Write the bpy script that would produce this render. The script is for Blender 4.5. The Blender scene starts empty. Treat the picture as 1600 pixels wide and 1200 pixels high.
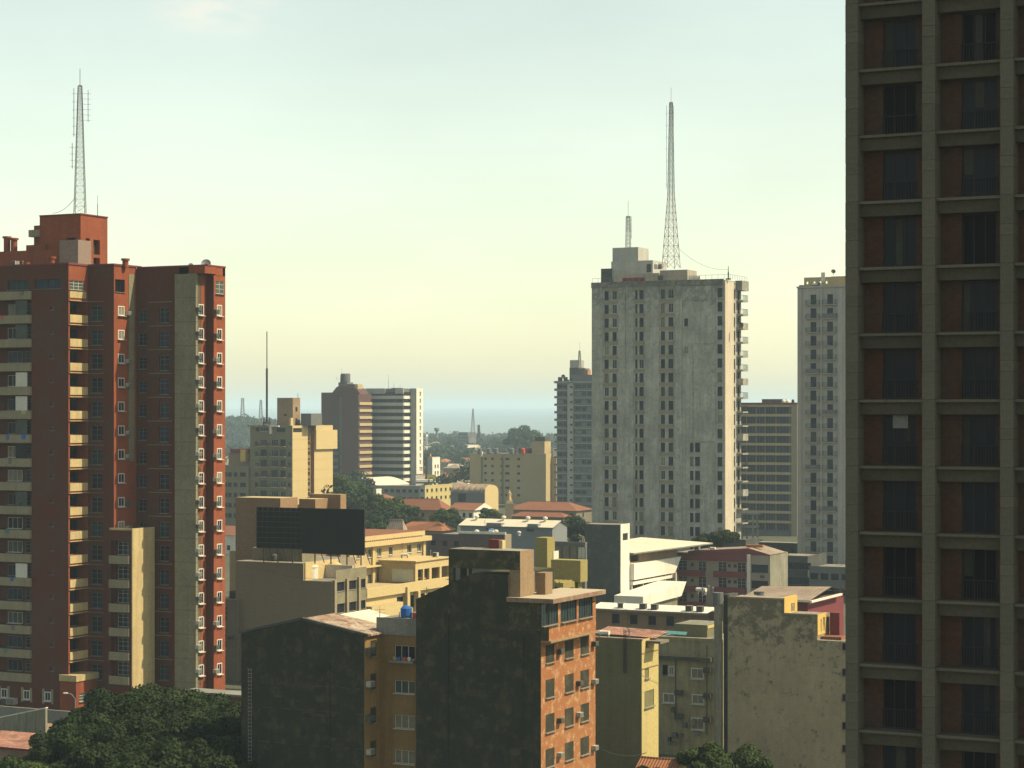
import bpy, math, random
import numpy as np
from mathutils import Vector
random.seed(7); rng = np.random.default_rng(7)
S = bpy.context.scene
COL = S.collection
R = math.radians
F, CXP, HY, CAMZ = 3300.0, 800.0, 645.0, 38.0      # focal length in photo pixels, principal column, horizon row, camera height
ANG = math.atan(0.5)                               # the street grid is turned 26.6 degrees from the view axis

# ------------------------------------------------------------------ camera
cam = bpy.data.cameras.new('camera'); camo = bpy.data.objects.new('camera', cam); COL.objects.link(camo)
camo.location = (0, 0, CAMZ); camo.rotation_euler = (R(90), 0, 0)
cam.sensor_width = 36; cam.lens = 36 * F / 1600; cam.shift_y = 45 / 1600
cam.clip_start = 1; cam.clip_end = 60000
S.camera = camo

# ------------------------------------------------------------------ light
uu = np.array([math.cos(ANG), -math.sin(ANG), 0]); vv = np.array([math.sin(ANG), math.cos(ANG), 0])
sd = 0.60 * uu + 0.20 * vv + 0.74 * np.array([0, 0, 1]); sd /= np.linalg.norm(sd)
SUN_EL = math.asin(sd[2]); SUN_AZ = math.atan2(sd[0], sd[1])
W = bpy.data.worlds.new('World'); S.world = W; W.use_nodes = True
nt = W.node_tree; nt.nodes.clear()
sky = nt.nodes.new('ShaderNodeTexSky'); sky.sky_type = 'NISHITA'; sky.sun_disc = False
sky.sun_elevation = SUN_EL; sky.sun_rotation = SUN_AZ
sky.altitude = 100; sky.air_density = 1.0; sky.dust_density = 1.1; sky.ozone_density = 1.0
mulc = nt.nodes.new('ShaderNodeMix'); mulc.data_type = 'RGBA'; mulc.blend_type = 'MULTIPLY'; mulc.inputs[0].default_value = 1
mulc.inputs[7].default_value = (1.13, 1.035, 0.755, 1)
def wnode(t, **k):
    n = nt.nodes.new(t)
    for a, v in k.items(): setattr(n, a, v)
    return n
wtc = wnode('ShaderNodeTexCoord'); wsub = wnode('ShaderNodeVectorMath', operation='SUBTRACT'); wsub.inputs[1].default_value = (-.137, .972, .186)
wmp = wnode('ShaderNodeVectorMath', operation='MULTIPLY'); wmp.inputs[1].default_value = (26, 8, 75); wlen = wnode('ShaderNodeVectorMath', operation='LENGTH')
wns = wnode('ShaderNodeTexNoise'); wns.inputs['Scale'].default_value = 22; wns.inputs['Detail'].default_value = 7; wst = wnode('ShaderNodeVectorMath', operation='MULTIPLY'); wst.inputs[1].default_value = (1, 1, 3)
nt.links.new(wtc.outputs['Generated'], wsub.inputs[0]); nt.links.new(wsub.outputs[0], wmp.inputs[0]); nt.links.new(wmp.outputs[0], wlen.inputs[0]); nt.links.new(wtc.outputs['Generated'], wst.inputs[0]); nt.links.new(wst.outputs[0], wns.inputs[0])
wr1 = wnode('ShaderNodeMapRange'); wr1.inputs[1].default_value = 1.0; wr1.inputs[2].default_value = .2; nt.links.new(wlen.outputs['Value'], wr1.inputs[0])
wr2 = wnode('ShaderNodeMapRange'); wr2.inputs[1].default_value = .42; wr2.inputs[2].default_value = .72; nt.links.new(wns.outputs[0], wr2.inputs[0])
wml = wnode('ShaderNodeMath', operation='MULTIPLY'); nt.links.new(wr1.outputs[0], wml.inputs[0]); nt.links.new(wr2.outputs[0], wml.inputs[1])
wn2 = wnode('ShaderNodeTexNoise'); wn2.inputs['Scale'].default_value = 5.5; wn2.inputs['Detail'].default_value = 5; nt.links.new(wst.outputs[0], wn2.inputs[0])
wr3 = wnode('ShaderNodeMapRange'); wr3.inputs[1].default_value = .3; wr3.inputs[2].default_value = .7; wr3.inputs[3].default_value = .95; wr3.inputs[4].default_value = 1.05; nt.links.new(wn2.outputs[0], wr3.inputs[0])
cmix = wnode('ShaderNodeMix', data_type='RGBA'); cmix.inputs[7].default_value = (5.6, 4.7, 3.8, 1)
bg = nt.nodes.new('ShaderNodeBackground'); bg.inputs[1].default_value = 0.138
wo = nt.nodes.new('ShaderNodeOutputWorld')
hsv = nt.nodes.new('ShaderNodeHueSaturation'); hsv.inputs['Saturation'].default_value = .78; nt.links.new(sky.outputs[0], hsv.inputs['Color']); nt.links.new(hsv.outputs[0], mulc.inputs[6]); wsc = wnode('ShaderNodeVectorMath', operation='SCALE'); nt.links.new(mulc.outputs[2], wsc.inputs[0]); nt.links.new(wr3.outputs[0], wsc.inputs['Scale']); nt.links.new(wsc.outputs[0], cmix.inputs[6]); nt.links.new(wml.outputs[0], cmix.inputs[0]); nt.links.new(cmix.outputs[2], bg.inputs[0]); nt.links.new(bg.outputs[0], wo.inputs[0])
sl = bpy.data.lights.new('sun', 'SUN'); sl.energy = 5.0; sl.angle = R(0.6); sl.color = (1.0, 0.84, 0.55)
so = bpy.data.objects.new('sun', sl); COL.objects.link(so)
so.rotation_euler = Vector(sd).to_track_quat('Z', 'Y').to_euler()
S.view_settings.view_transform = 'Standard'; S.view_settings.look = 'None'
S.view_settings.exposure = 0.62; S.view_settings.gamma = 1
HAZE_DENSITY = 1.3e-4; HAZE_COLOR = (0.62, 0.82, 1.0)
S.cycles.volume_bounces = 3; S.cycles.max_bounces = 6; S.cycles.diffuse_bounces = 2; S.cycles.transparent_max_bounces = 8

# ------------------------------------------------------------------ materials
MATS = {}
def mat(name, col, rough=.85, dirt=.35, streak=.35, dcol=(.06, .06, .05), sc=1.0, bump=.25, spec=.08, metal=0, rnd=.0, patch=0, pcol=(.6, .58, .5), vscale=1.0, strong=0, ztop=0):
    """weathered plaster / paint: broad blotches, rain streaks, fine grain"""
    if name in MATS: return MATS[name]
    m = bpy.data.materials.new(name); m.use_nodes = True; t = m.node_tree; N = t.nodes; L = t.links
    b = N['Principled BSDF']; b.inputs['Roughness'].default_value = rough; b.inputs['Metallic'].default_value = metal
    b.inputs['Specular IOR Level'].default_value = spec
    tc = N.new('ShaderNodeTexCoord')
    def noise(scale, mp=None, det=5, rg=.6):
        n = N.new('ShaderNodeTexNoise'); n.inputs['Scale'].default_value = scale; n.inputs['Detail'].default_value = det
        n.inputs['Roughness'].default_value = rg
        if mp:
            q = N.new('ShaderNodeMapping'); q.inputs['Scale'].default_value = mp; L.new(tc.outputs['Object'], q.inputs[0]); L.new(q.outputs[0], n.inputs[0])
        else: L.new(tc.outputs['Object'], n.inputs[0])
        return n
    def ramp(src, a, bb, lo=0, hi=1):
        r = N.new('ShaderNodeMapRange'); r.inputs[1].default_value = a; r.inputs[2].default_value = bb
        r.inputs[3].default_value = lo; r.inputs[4].default_value = hi; L.new(src, r.inputs[0]); return r.outputs[0]
    def mix(f, a, c, mode='MIX'):
        x = N.new('ShaderNodeMix'); x.data_type = 'RGBA'; x.blend_type = mode
        if isinstance(f, float): x.inputs[0].default_value = f
        else: L.new(f, x.inputs[0])
        for sock, val in ((x.inputs[6], a), (x.inputs[7], c)):
            if isinstance(val, tuple): sock.default_value = (*val, 1)
            else: L.new(val, sock)
        return x.outputs[2]
    c = tuple(col)
    big = noise(.16 * sc, det=6)
    out = mix(ramp(big.outputs[0], .38, .64, 0, min(1, dirt * 1.1)), c, dcol)
    med = noise(.9 * sc, det=8, rg=.7)
    out = mix(ramp(med.outputs[0], .42, .68, 0, min(1, dirt * .9)), out, dcol)
    if patch:
        pn = noise(.55 * sc, det=8, rg=.75)
        src_ = pn.outputs[0]
        if ztop:
            sz = N.new('ShaderNodeSeparateXYZ'); L.new(tc.outputs['Object'], sz.inputs[0])
            ad = N.new('ShaderNodeMath'); ad.operation = 'ADD'; L.new(src_, ad.inputs[0]); L.new(ramp(sz.outputs[2], ztop - 7, ztop, -.045, .13), ad.inputs[1]); src_ = ad.outputs[0]
        out = mix(ramp(src_, .51 - .05 * strong, .60, 0, patch), out, pcol)
    if streak:
        st = noise(1.1 * sc, (1, 1, .07), 6, .65)
        out = mix(ramp(st.outputs[0], .45, .68, 0, streak), out, dcol)
        s2 = noise(3.2 * sc, (1, 1, .05), 7, .7)
        out = mix(ramp(s2.outputs[0], .50, .70, 0, streak * .8), out, dcol)
    if rnd:
        oi = N.new('ShaderNodeObjectInfo')
        out = mix(1.0, out, mix(ramp(oi.outputs['Random'], 0, 1), (1 - rnd,) * 3, (1 + rnd * .5,) * 3), 'MULTIPLY')
    fn = noise(4.5 * sc, det=8, rg=.8)
    out = mix(1.0, out, mix(ramp(fn.outputs[0], .3, .7), (.70, .70, .70), (1.22, 1.22, 1.22)), 'MULTIPLY')
    L.new(out, b.inputs['Base Color'])
    if bump:
        bp = N.new('ShaderNodeBump'); bp.inputs['Strength'].default_value = bump; bp.inputs['Distance'].default_value = .05
        L.new(fn.outputs[0], bp.inputs['Height']); L.new(bp.outputs[0], b.inputs['Normal'])
    MATS[name] = m; return m

def brickmat(name, c1, c2, mortar, sx=4.0, dirt=.3):
    m = mat(name, c1, dirt=dirt, streak=.25)
    t = m.node_tree; N = t.nodes; L = t.links; b = N['Principled BSDF']
    src = b.inputs['Base Color'].links[0].from_socket
    tc = N.new('ShaderNodeTexCoord'); sep = N.new('ShaderNodeSeparateXYZ'); L.new(tc.outputs['Object'], sep.inputs[0])
    cb = N.new('ShaderNodeCombineXYZ'); ad = N.new('ShaderNodeMath'); L.new(sep.outputs[0], ad.inputs[0]); L.new(sep.outputs[1], ad.inputs[1])
    L.new(ad.outputs[0], cb.inputs[0]); L.new(sep.outputs[2], cb.inputs[1])
    br = N.new('ShaderNodeTexBrick'); br.inputs['Scale'].default_value = sx; br.inputs['Color1'].default_value = (1, 1, 1, 1)
    br.inputs['Color2'].default_value = (*[c2[i] / max(c1[i], 1e-3) for i in range(3)], 1); br.inputs['Mortar'].default_value = (*[mortar[i] / max(c1[i], 1e-3) for i in range(3)], 1)
    br.inputs['Mortar Size'].default_value = .012; L.new(cb.outputs[0], br.inputs[0])
    mx = N.new('ShaderNodeMix'); mx.data_type = 'RGBA'; mx.blend_type = 'MULTIPLY'; mx.inputs[0].default_value = .55
    L.new(src, mx.inputs[6]); L.new(br.outputs[0], mx.inputs[7]); L.new(mx.outputs[2], b.inputs['Base Color'])
    return m

def wavemat(name, col, dark, period=.3, axis='X', dirt=.4, streak=0, dcol=(.1, .07, .05), patch=0, pcol=(.6, .5, .4), rough=.8):
    """ribbed sheet or tile roofing"""
    m = mat(name, col, dirt=dirt, streak=streak, dcol=dcol, patch=patch, pcol=pcol, rough=rough, sc=2)
    t = m.node_tree; N = t.nodes; L = t.links; b = N['Principled BSDF']
    src = b.inputs['Base Color'].links[0].from_socket
    tc = N.new('ShaderNodeTexCoord'); w = N.new('ShaderNodeTexWave'); w.bands_direction = axis
    w.inputs['Scale'].default_value = .314 / period; w.inputs['Distortion'].default_value = .3
    L.new(tc.outputs['Object'], w.inputs[0])
    mx = N.new('ShaderNodeMix'); mx.data_type = 'RGBA'; L.new(w.outputs[0], mx.inputs[0])
    mm = N.new('ShaderNodeMix'); mm.data_type = 'RGBA'; mm.blend_type = 'MULTIPLY'; mm.inputs[0].default_value = 1; L.new(src, mm.inputs[6]); mm.inputs[7].default_value = (*dark, 1)
    L.new(mm.outputs[2], mx.inputs[6]); L.new(src, mx.inputs[7]); L.new(mx.outputs[2], b.inputs['Base Color'])
    bp = N.new('ShaderNodeBump'); bp.inputs['Distance'].default_value = .08; bp.inputs['Strength'].default_value = .6
    L.new(w.outputs[0], bp.inputs['Height']); L.new(bp.outputs[0], b.inputs['Normal'])
    return m

def glassmat(name, col, rough=.12, spec=.6, var=.5):
    if name in MATS: return MATS[name]
    m = bpy.data.materials.new(name); m.use_nodes = True; t = m.node_tree; N = t.nodes; L = t.links; b = N['Principled BSDF']
    b.inputs['Roughness'].default_value = rough; b.inputs['Specular IOR Level'].default_value = spec
    tc = N.new('ShaderNodeTexCoord'); n = N.new('ShaderNodeTexNoise'); n.inputs['Scale'].default_value = 1.3; n.inputs['Detail'].default_value = 4
    oi = N.new('ShaderNodeObjectInfo'); ad = N.new('ShaderNodeVectorMath'); ad.operation = 'ADD'; cmb = N.new('ShaderNodeCombineXYZ')
    mu = N.new('ShaderNodeMath'); mu.operation = 'MULTIPLY'; mu.inputs[1].default_value = 37; L.new(oi.outputs['Random'], mu.inputs[0]); L.new(mu.outputs[0], cmb.inputs[0]); L.new(mu.outputs[0], cmb.inputs[2])
    L.new(tc.outputs['Object'], ad.inputs[0]); L.new(cmb.outputs[0], ad.inputs[1]); L.new(ad.outputs[0], n.inputs[0])
    mx = N.new('ShaderNodeMix'); mx.data_type = 'RGBA'; L.new(n.outputs[0], mx.inputs[0])
    mx.inputs[6].default_value = (*[c * (1 - var) for c in col], 1); mx.inputs[7].default_value = (*[c * (1 + var) for c in col], 1)
    L.new(mx.outputs[2], b.inputs['Base Color'])
    MATS[name] = m; return m

def foliage(name, c1, c2, sc=.5):
    if name in MATS: return MATS[name]
    m = bpy.data.materials.new(name); m.use_nodes = True; t = m.node_tree; N = t.nodes; L = t.links; b = N['Principled BSDF']
    b.inputs['Roughness'].default_value = .7; b.inputs['Specular IOR Level'].default_value = .2
    tc = N.new('ShaderNodeTexCoord'); n = N.new('ShaderNodeTexNoise'); n.inputs['Scale'].default_value = sc; n.inputs['Detail'].default_value = 6; L.new(tc.outputs['Object'], n.inputs[0])
    mr = N.new('ShaderNodeMapRange'); mr.inputs[1].default_value = .35; mr.inputs[2].default_value = .65; L.new(n.outputs[0], mr.inputs[0])
    mx = N.new('ShaderNodeMix'); mx.data_type = 'RGBA'; L.new(mr.outputs[0], mx.inputs[0]); mx.inputs[6].default_value = (*c1, 1); mx.inputs[7].default_value = (*c2, 1)
    L.new(mx.outputs[2], b.inputs['Base Color'])
    tr = N.new('ShaderNodeBsdfTranslucent'); L.new(mx.outputs[2], tr.inputs[0]); ms = N.new('ShaderNodeMixShader'); ms.inputs[0].default_value = .25
    L.new(b.outputs[0], ms.inputs[1]); L.new(tr.outputs[0], ms.inputs[2]); L.new(ms.outputs[0], N['Material Output'].inputs[0])
    MATS[name] = m; return m

RED = brickmat('red brick cladding', (.105, .024, .009), (.09, .017, .010), (.10, .035, .022), 3.2)  # fronts of the red tower: shade is put into this darker red
REDP = mat('red wall in sunlit tone', (.235, .068, .032), dirt=.25, streak=.3, dcol=(.09, .03, .025))  # lighter red for the tower's sunlit returns and roof blocks; sunlight put into the colour
CREAM = mat('cream render', (0.4368, 0.351, 0.1872), dirt=.2, streak=.45, dcol=(.22, .17, .09))
CREAMG = mat('grey cream concrete', (0.216, 0.198, 0.132), dirt=.35, streak=.4, dcol=(.12, .11, .08), patch=.35, pcol=(.10, .10, .08))
BALC = mat('balcony cream in shaded tone', (0.24, 0.216, 0.15), dirt=.2, streak=.45, dcol=(.17, .14, .09))  # darker cream for parapets and edges on shaded fronts; shade is in the colour
PINK = mat('pinkish grey render', (.20, .155, .135), dirt=.2, streak=.3, dcol=(.2, .13, .1))
WTOW = mat('stained pale concrete', (.42, .41, .365), dirt=.55, streak=.5, dcol=(.17, .17, .15), patch=.6, pcol=(.12, .12, .11), sc=1.3, ztop=66)
WTOWT = mat('heavily stained concrete', (.24, .235, .21), dirt=.6, streak=.8, dcol=(.09, .09, .085), patch=.8, pcol=(.08, .08, .075), sc=1.3, ztop=70)
WYEL = mat('yellowed spandrel', (.235, .215, .16), dirt=.3, streak=.3, dcol=(.2, .18, .12))
WTOWLIT = mat('pale concrete in sunlit tone', (0.493, 0.442, 0.357), dirt=.2, streak=.45, dcol=(.3, .26, .2))  # lighter copy of the tower concrete for its sunlit end; light put into colour
ROOFC = mat('flat concrete roofing', (0.238, 0.221, 0.187), dirt=.6, streak=0, dcol=(.1, .09, .08), patch=.4, pcol=(.4, .37, .3))
WHITE = mat('white paint', (.62, .60, .53), dirt=.15, streak=.3, dcol=(.35, .32, .26))
WHITEC = mat('off white metal frame', (.52, .51, .46), rough=.5, dirt=.1, streak=0, bump=0)
GREY = mat('mid grey concrete', (0.21, 0.2063, 0.1875), dirt=.3, streak=.4, dcol=(.12, .12, .1))
BLUEG = mat('blue grey render', (0.126, 0.132, 0.132), dirt=.3, streak=.3, dcol=(.1, .1, .1))
DKBLUE = mat('slate cement', (0.0633, 0.066, 0.0633), dirt=.5, streak=.5, dcol=(.06, .065, .06), patch=.3, pcol=(.18, .18, .16))
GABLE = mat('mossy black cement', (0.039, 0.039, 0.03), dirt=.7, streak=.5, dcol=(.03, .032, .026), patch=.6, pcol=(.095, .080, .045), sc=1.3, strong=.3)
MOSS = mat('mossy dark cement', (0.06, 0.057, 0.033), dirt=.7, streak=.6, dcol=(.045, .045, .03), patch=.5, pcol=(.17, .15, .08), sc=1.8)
ORANGE = mat('peeling orange plaster', (.27, .125, .052), dirt=.35, streak=.35, dcol=(.25, .09, .04), patch=.8, pcol=(.40, .28, .18), sc=2.2)
OCHRE = mat('ochre plaster', (.24, .155, .065), dirt=.35, streak=.4, dcol=(.13, .08, .04), sc=2)
TANR = mat('tan rough render', (0.2646, 0.189, 0.1197), dirt=.3, streak=.35, dcol=(.16, .11, .07))
RUSTY = wavemat('rust streaked roof sheet', (.50, .44, .36), (.55, .5, .45), .5, 'Y', dirt=.6, patch=.9, pcol=(.16, .07, .04), dcol=(.22, .13, .09))
WROOF = wavemat('white roof sheeting', (.60, .56, .46), (.85, .85, .85), .6, 'X', dirt=.2, dcol=(.4, .3, .2), patch=.25, pcol=(.45, .33, .2))
BROOF = wavemat('brown grey roof sheet', (0.306, 0.2465, 0.1955), (.8, .8, .8), .5, 'X', dirt=.3)
BEIGEW = mat('beige render', (.24, .205, .14), dirt=.2, streak=.15, dcol=(.2, .16, .12))
BEIGED = mat('mildewed beige wall', (.35, .295, .20), dirt=.3, streak=.2, dcol=(.15, .13, .09), patch=.75, pcol=(.085, .08, .058), sc=1.5, ztop=19)
BEIGET = mat('blackened beige wall top', (0.162, 0.141, 0.096), dirt=.5, streak=.7, dcol=(.06, .06, .05), patch=.9, pcol=(.06, .06, .05), sc=1.9, strong=1)
CREAML = mat('warm cream paint', (.44, .355, .18), dirt=.15, streak=.2, dcol=(.4, .27, .15))
CREAMS = mat('sand render', (.38, .31, .17), dirt=.2, streak=.2, dcol=(.3, .22, .13))
OLIVE = mat('olive yellow paint', (.26, .22, .09), dirt=.2, streak=.2, dcol=(.2, .17, .06))
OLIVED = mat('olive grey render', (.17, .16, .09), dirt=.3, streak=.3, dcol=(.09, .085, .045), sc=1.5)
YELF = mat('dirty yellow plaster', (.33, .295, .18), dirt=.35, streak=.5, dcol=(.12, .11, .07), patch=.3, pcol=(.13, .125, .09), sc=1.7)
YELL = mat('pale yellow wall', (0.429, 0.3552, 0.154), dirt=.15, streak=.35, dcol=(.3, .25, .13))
YBRT = mat('bright yellow plaster', (0.48, 0.336, 0.104), dirt=.15, streak=.2, dcol=(.4, .25, .08))
TERRA = wavemat('terracotta tiles', (.25, .12, .075), (.55, .5, .5), .3, 'X', dirt=.4, dcol=(.2, .08, .05), patch=.4, pcol=(.28, .13, .08))
TERRAO = wavemat('orange terracotta tiles', (.36, .17, .095), (.6, .55, .5), .3, 'X', dirt=.25, dcol=(.3, .11, .06))
BROWN = mat('brown red cladding', (0.085, 0.045, 0.0425), dirt=.2, streak=.2, dcol=(.11, .06, .06))
MAROON = mat('maroon paint', (0.165, 0.0413, 0.0488), dirt=.2, streak=.3, dcol=(.1, .04, .045))
BLACK = mat('black mesh screen', (.016, .019, .022), dirt=.3, streak=.3, dcol=(.03, .03, .03), rough=.9, spec=.1)
INT = mat('dark interior', (.02, .02, .022), dirt=.2, streak=0, bump=0)
STEEL = mat('galvanised steel', (.20, .20, .215), rough=.5, dirt=.2, streak=0, bump=0, metal=.3)
DSTEEL = mat('dark painted steel', (.03, .028, .033), rough=.55, dirt=.2, streak=0, bump=0)
RSTEEL = mat('rusty steel', (.18, .09, .07), rough=.7, dirt=.4, streak=0, bump=0)
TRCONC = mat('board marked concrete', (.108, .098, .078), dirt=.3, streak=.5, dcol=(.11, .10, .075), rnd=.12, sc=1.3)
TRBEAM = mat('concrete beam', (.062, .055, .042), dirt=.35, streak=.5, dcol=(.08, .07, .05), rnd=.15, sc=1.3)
TRBRICK = brickmat('dark hollow brick', (.085, .028, .014), (.055, .018, .010), (.06, .04, .028), 1.55)
TRJOINT = mat('joint shadow gap', (.06, .055, .04), dirt=0, streak=0, bump=0)
CONCW = mat('weathered grey wall', (0.264, 0.252, 0.2), dirt=.4, streak=.75, dcol=(.10, .10, .075), sc=2)
TANK = mat('fibre cement tank', (.16, .18, .19), dirt=.3, streak=.2)
TANKB = mat('blue plastic tank', (.03, .12, .38), dirt=.1, streak=0)
ACM = mat('air conditioner casing', (0.378, 0.369, 0.324), rough=.6, dirt=.2, streak=.2, bump=0)
ACD = mat('dark grimy casing', (.08, .08, .075), rough=.7, dirt=.2, streak=.2, bump=0)
BARK = mat('bark', (.09, .07, .05), dirt=.3, streak=.3)
G_DK = glassmat('dark window glass', (.012, .014, .022), rough=0.25, spec=.10)
G_BL = glassmat('blue window glass', (.018, .028, .048), rough=0.25, spec=.10)
G_GN = glassmat('greenish curtained glass', (.055, .066, .060), rough=.4, spec=.10)
G_CU = glassmat('beige curtained glass', (.17, .155, .12), rough=.4, spec=.10)
G_TQ = glassmat('teal curtained glass', (.018, .036, .042), rough=0.3, spec=.10)
G_NV = glassmat('navy night glass', (.006, .008, .017), rough=.3, spec=.12)
G_IN = glassmat('black opening', (.005, .005, .008), rough=.5, spec=.05)
LEAF1 = foliage('dark leaves', (.008, .018, .005), (.026, .044, .010))
LEAF2 = foliage('mid green leaves', (.016, .034, .008), (.050, .075, .016), .3)
LEAF3 = foliage('bluish leaves', (.010, .022, .011), (.028, .045, .020), .2)
REDPL = mat('red plastic', (.5, .08, .05), dirt=.1, streak=0)
SIGNY = mat('yellow sign panel', (.42, .36, .05), dirt=.1, streak=0)
TEAL = mat('teal corrugated sheet', (0.06, 0.198, 0.198), dirt=.2, streak=0)

# ------------------------------------------------------------------ mesh helpers
class MB:
    def __init__(s): s.v = []; s.f = []; s.m = []; s.mats = []
    def mi(s, m):
        if m not in s.mats: s.mats.append(m)
        return s.mats.index(m)
    def face(s, pts, m):
        i = len(s.v); s.v += [tuple(p) for p in pts]; s.f.append(tuple(range(i, i + len(pts)))); s.m.append(s.mi(m))
    def box(s, x0, x1, y0, y1, z0, z1, m, top=None, bottom=True):
        if x0 > x1: x0, x1 = x1, x0
        if y0 > y1: y0, y1 = y1, y0
        if z0 > z1: z0, z1 = z1, z0
        i = len(s.v); s.v += [(x0, y0, z0), (x1, y0, z0), (x1, y1, z0), (x0, y1, z0), (x0, y0, z1), (x1, y0, z1), (x1, y1, z1), (x0, y1, z1)]
        k = s.mi(m); kt = s.mi(top) if top else k
        fs = [((0, 1, 5, 4), k), ((1, 2, 6, 5), k), ((2, 3, 7, 6), k), ((3, 0, 4, 7), k), ((4, 5, 6, 7), kt)]
        if bottom: fs.append(((3, 2, 1, 0), k))
        for f, kk in fs: s.f.append(tuple(i + q for q in f)); s.m.append(kk)
        return s
    def prism(s, poly, axis, a0, a1, m, mtop=None):
        """poly: (a,z) outline counter-clockwise, extruded along axis 'x' or 'y'"""
        P = (lambda q, a: (a, q[0], q[1])) if axis == 'x' else (lambda q, a: (q[0], a, q[1]))
        n = len(poly); i = len(s.v); s.v += [P(q, a0) for q in poly] + [P(q, a1) for q in poly]; k = s.mi(m)
        s.f.append(tuple(range(i, i + n))); s.m.append(k); s.f.append(tuple(i + n + j for j in reversed(range(n)))); s.m.append(k)
        for j in range(n):
            j2 = (j + 1) % n; s.f.append((i + j2, i + j, i + n + j, i + n + j2))
            up = abs(poly[j2][0] - poly[j][0]) > 1e-4 and poly[j2][0] < poly[j][0]
            s.m.append(s.mi(mtop) if (mtop and up) else k)
        return s
    def tube(s, p, q, r, m, n=6, r2=None):
        p = Vector(p); q = Vector(q); d = (q - p); 
        if d.length < 1e-6: return s
        r2 = r if r2 is None else r2
        a = d.orthogonal().normalized(); b = d.normalized().cross(a); i = len(s.v); k = s.mi(m)
        for c, rr in ((p, r), (q, r2)):
            for j in range(n):
                t = 2 * math.pi * j / n; s.v.append(tuple(c + a * math.cos(t) * rr + b * math.sin(t) * rr))
        for j in range(n):
            j2 = (j + 1) % n; s.f.append((i + j, i + j2, i + n + j2, i + n + j)); s.m.append(k)
        s.f.append(tuple(i + j for j in reversed(range(n)))); s.m.append(k); s.f.append(tuple(i + n + j for j in range(n))); s.m.append(k)
        return s
    def lathe(s, prof, m, n=14, c=(0, 0)):
        i = len(s.v); k = s.mi(m); L = len(prof)
        for r, z in prof:
            for j in range(n):
                t = 2 * math.pi * j / n; s.v.append((c[0] + r * math.cos(t), c[1] + r * math.sin(t), z))
        for a in range(L - 1):
            for j in range(n):
                j2 = (j + 1) % n; s.f.append((i + a * n + j, i + a * n + j2, i + (a + 1) * n + j2, i + (a + 1) * n + j)); s.m.append(k)
        s.f.append(tuple(i + (L - 1) * n + j for j in range(n))); s.m.append(k)
        return s
    def facade(s, face, plane, a0, a1, z0, z1, holes, depth, m, back=None):
        """one wall face with real openings. face F: normal -y at y=plane; R: normal +x at x=plane"""
        if face == 'F': P = lambda a, z, d: (a, plane + d, z)
        else: P = lambda a, z, d: (plane - d, a, z)
        hs = [(max(h[0], a0), min(h[1], a1), max(h[2], z0), min(h[3], z1)) for h in holes]
        hs = [h for h in hs if h[1] - h[0] > .02 and h[3] - h[2] > .02]
        A = sorted({round(x, 4) for h in hs for x in h[:2]} | {a0, a1}); Z = sorted({round(x, 4) for h in hs for x in h[2:]} | {z0, z1})
        for zi in range(len(Z) - 1):
            zc = (Z[zi] + Z[zi + 1]) / 2; row = [h for h in hs if h[2] < zc < h[3]]; st = None
            for ai in range(len(A) - 1):
                ac = (A[ai] + A[ai + 1]) / 2; inh = any(h[0] < ac < h[1] for h in row)
                if not inh and st is None: st = A[ai]
                if (inh or ai == len(A) - 2) and st is not None:
                    en = A[ai] if inh else A[ai + 1]
                    s.face([P(st, Z[zi], 0), P(en, Z[zi], 0), P(en, Z[zi + 1], 0), P(st, Z[zi + 1], 0)], m); st = None
        for h in hs:
            b0, b1, c0, c1 = h; d = depth
            s.face([P(b0, c0, 0), P(b0, c0, d), P(b0, c1, d), P(b0, c1, 0)], m); s.face([P(b1, c0, d), P(b1, c0, 0), P(b1, c1, 0), P(b1, c1, d)], m)
            s.face([P(b0, c1, 0), P(b0, c1, d), P(b1, c1, d), P(b1, c1, 0)], m); s.face([P(b0, c0, d), P(b0, c0, 0), P(b1, c0, 0), P(b1, c0, d)], m)
            if back: s.face([P(b0, c0, d), P(b1, c0, d), P(b1, c1, d), P(b0, c1, d)], back)
        return s
    def block(s, u0, u1, v0, v1, z0, z1, m, hF=(), hR=(), depth=.25, top=None, back=INT):
        s.facade('F', v0, u0, u1, z0, z1, hF, depth, m, back); s.facade('R', u1, v0, v1, z0, z1, hR, depth, m, back)
        s.face([(u1, v1, z0), (u0, v1, z0), (u0, v1, z1), (u1, v1, z1)], m)
        s.face([(u0, v1, z0), (u0, v0, z0), (u0, v0, z1), (u0, v1, z1)], m)
        s.face([(u0, v0, z1), (u1, v0, z1), (u1, v1, z1), (u0, v1, z1)], top or ROOFC)
        return s
    def mesh(s, name):
        me = bpy.data.meshes.new(name); me.from_pydata(s.v, [], s.f)
        for m in s.mats: me.materials.append(m)
        me.polygons.foreach_set('material_index', s.m); me.update(); return me
    def obj(s, name, parent=None, loc=(0, 0, 0), rz=0):
        return link(name, s.mesh(name), parent, loc, rz)

def link(name, data, parent=None, loc=(0, 0, 0), rz=0, rx=0):
    o = bpy.data.objects.new(name, data); COL.objects.link(o); o.location = loc; o.rotation_euler = (rx, 0, rz)
    if parent: o.parent = parent
    return o
def tag(o, label=None, cat=None, group=None, kind=None):
    if label: o['label'] = label
    if cat: o['category'] = cat
    if group: o['group'] = group
    if kind: o['kind'] = kind
    return o
def copy_tree(o, parent=None):
    c = o.copy(); COL.objects.link(c); c.parent = parent
    for ch in list(KIDS.get(o.name, [])) or [x for x in o.children]: copy_tree(ch, c)
    return c
KIDS = {}

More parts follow.
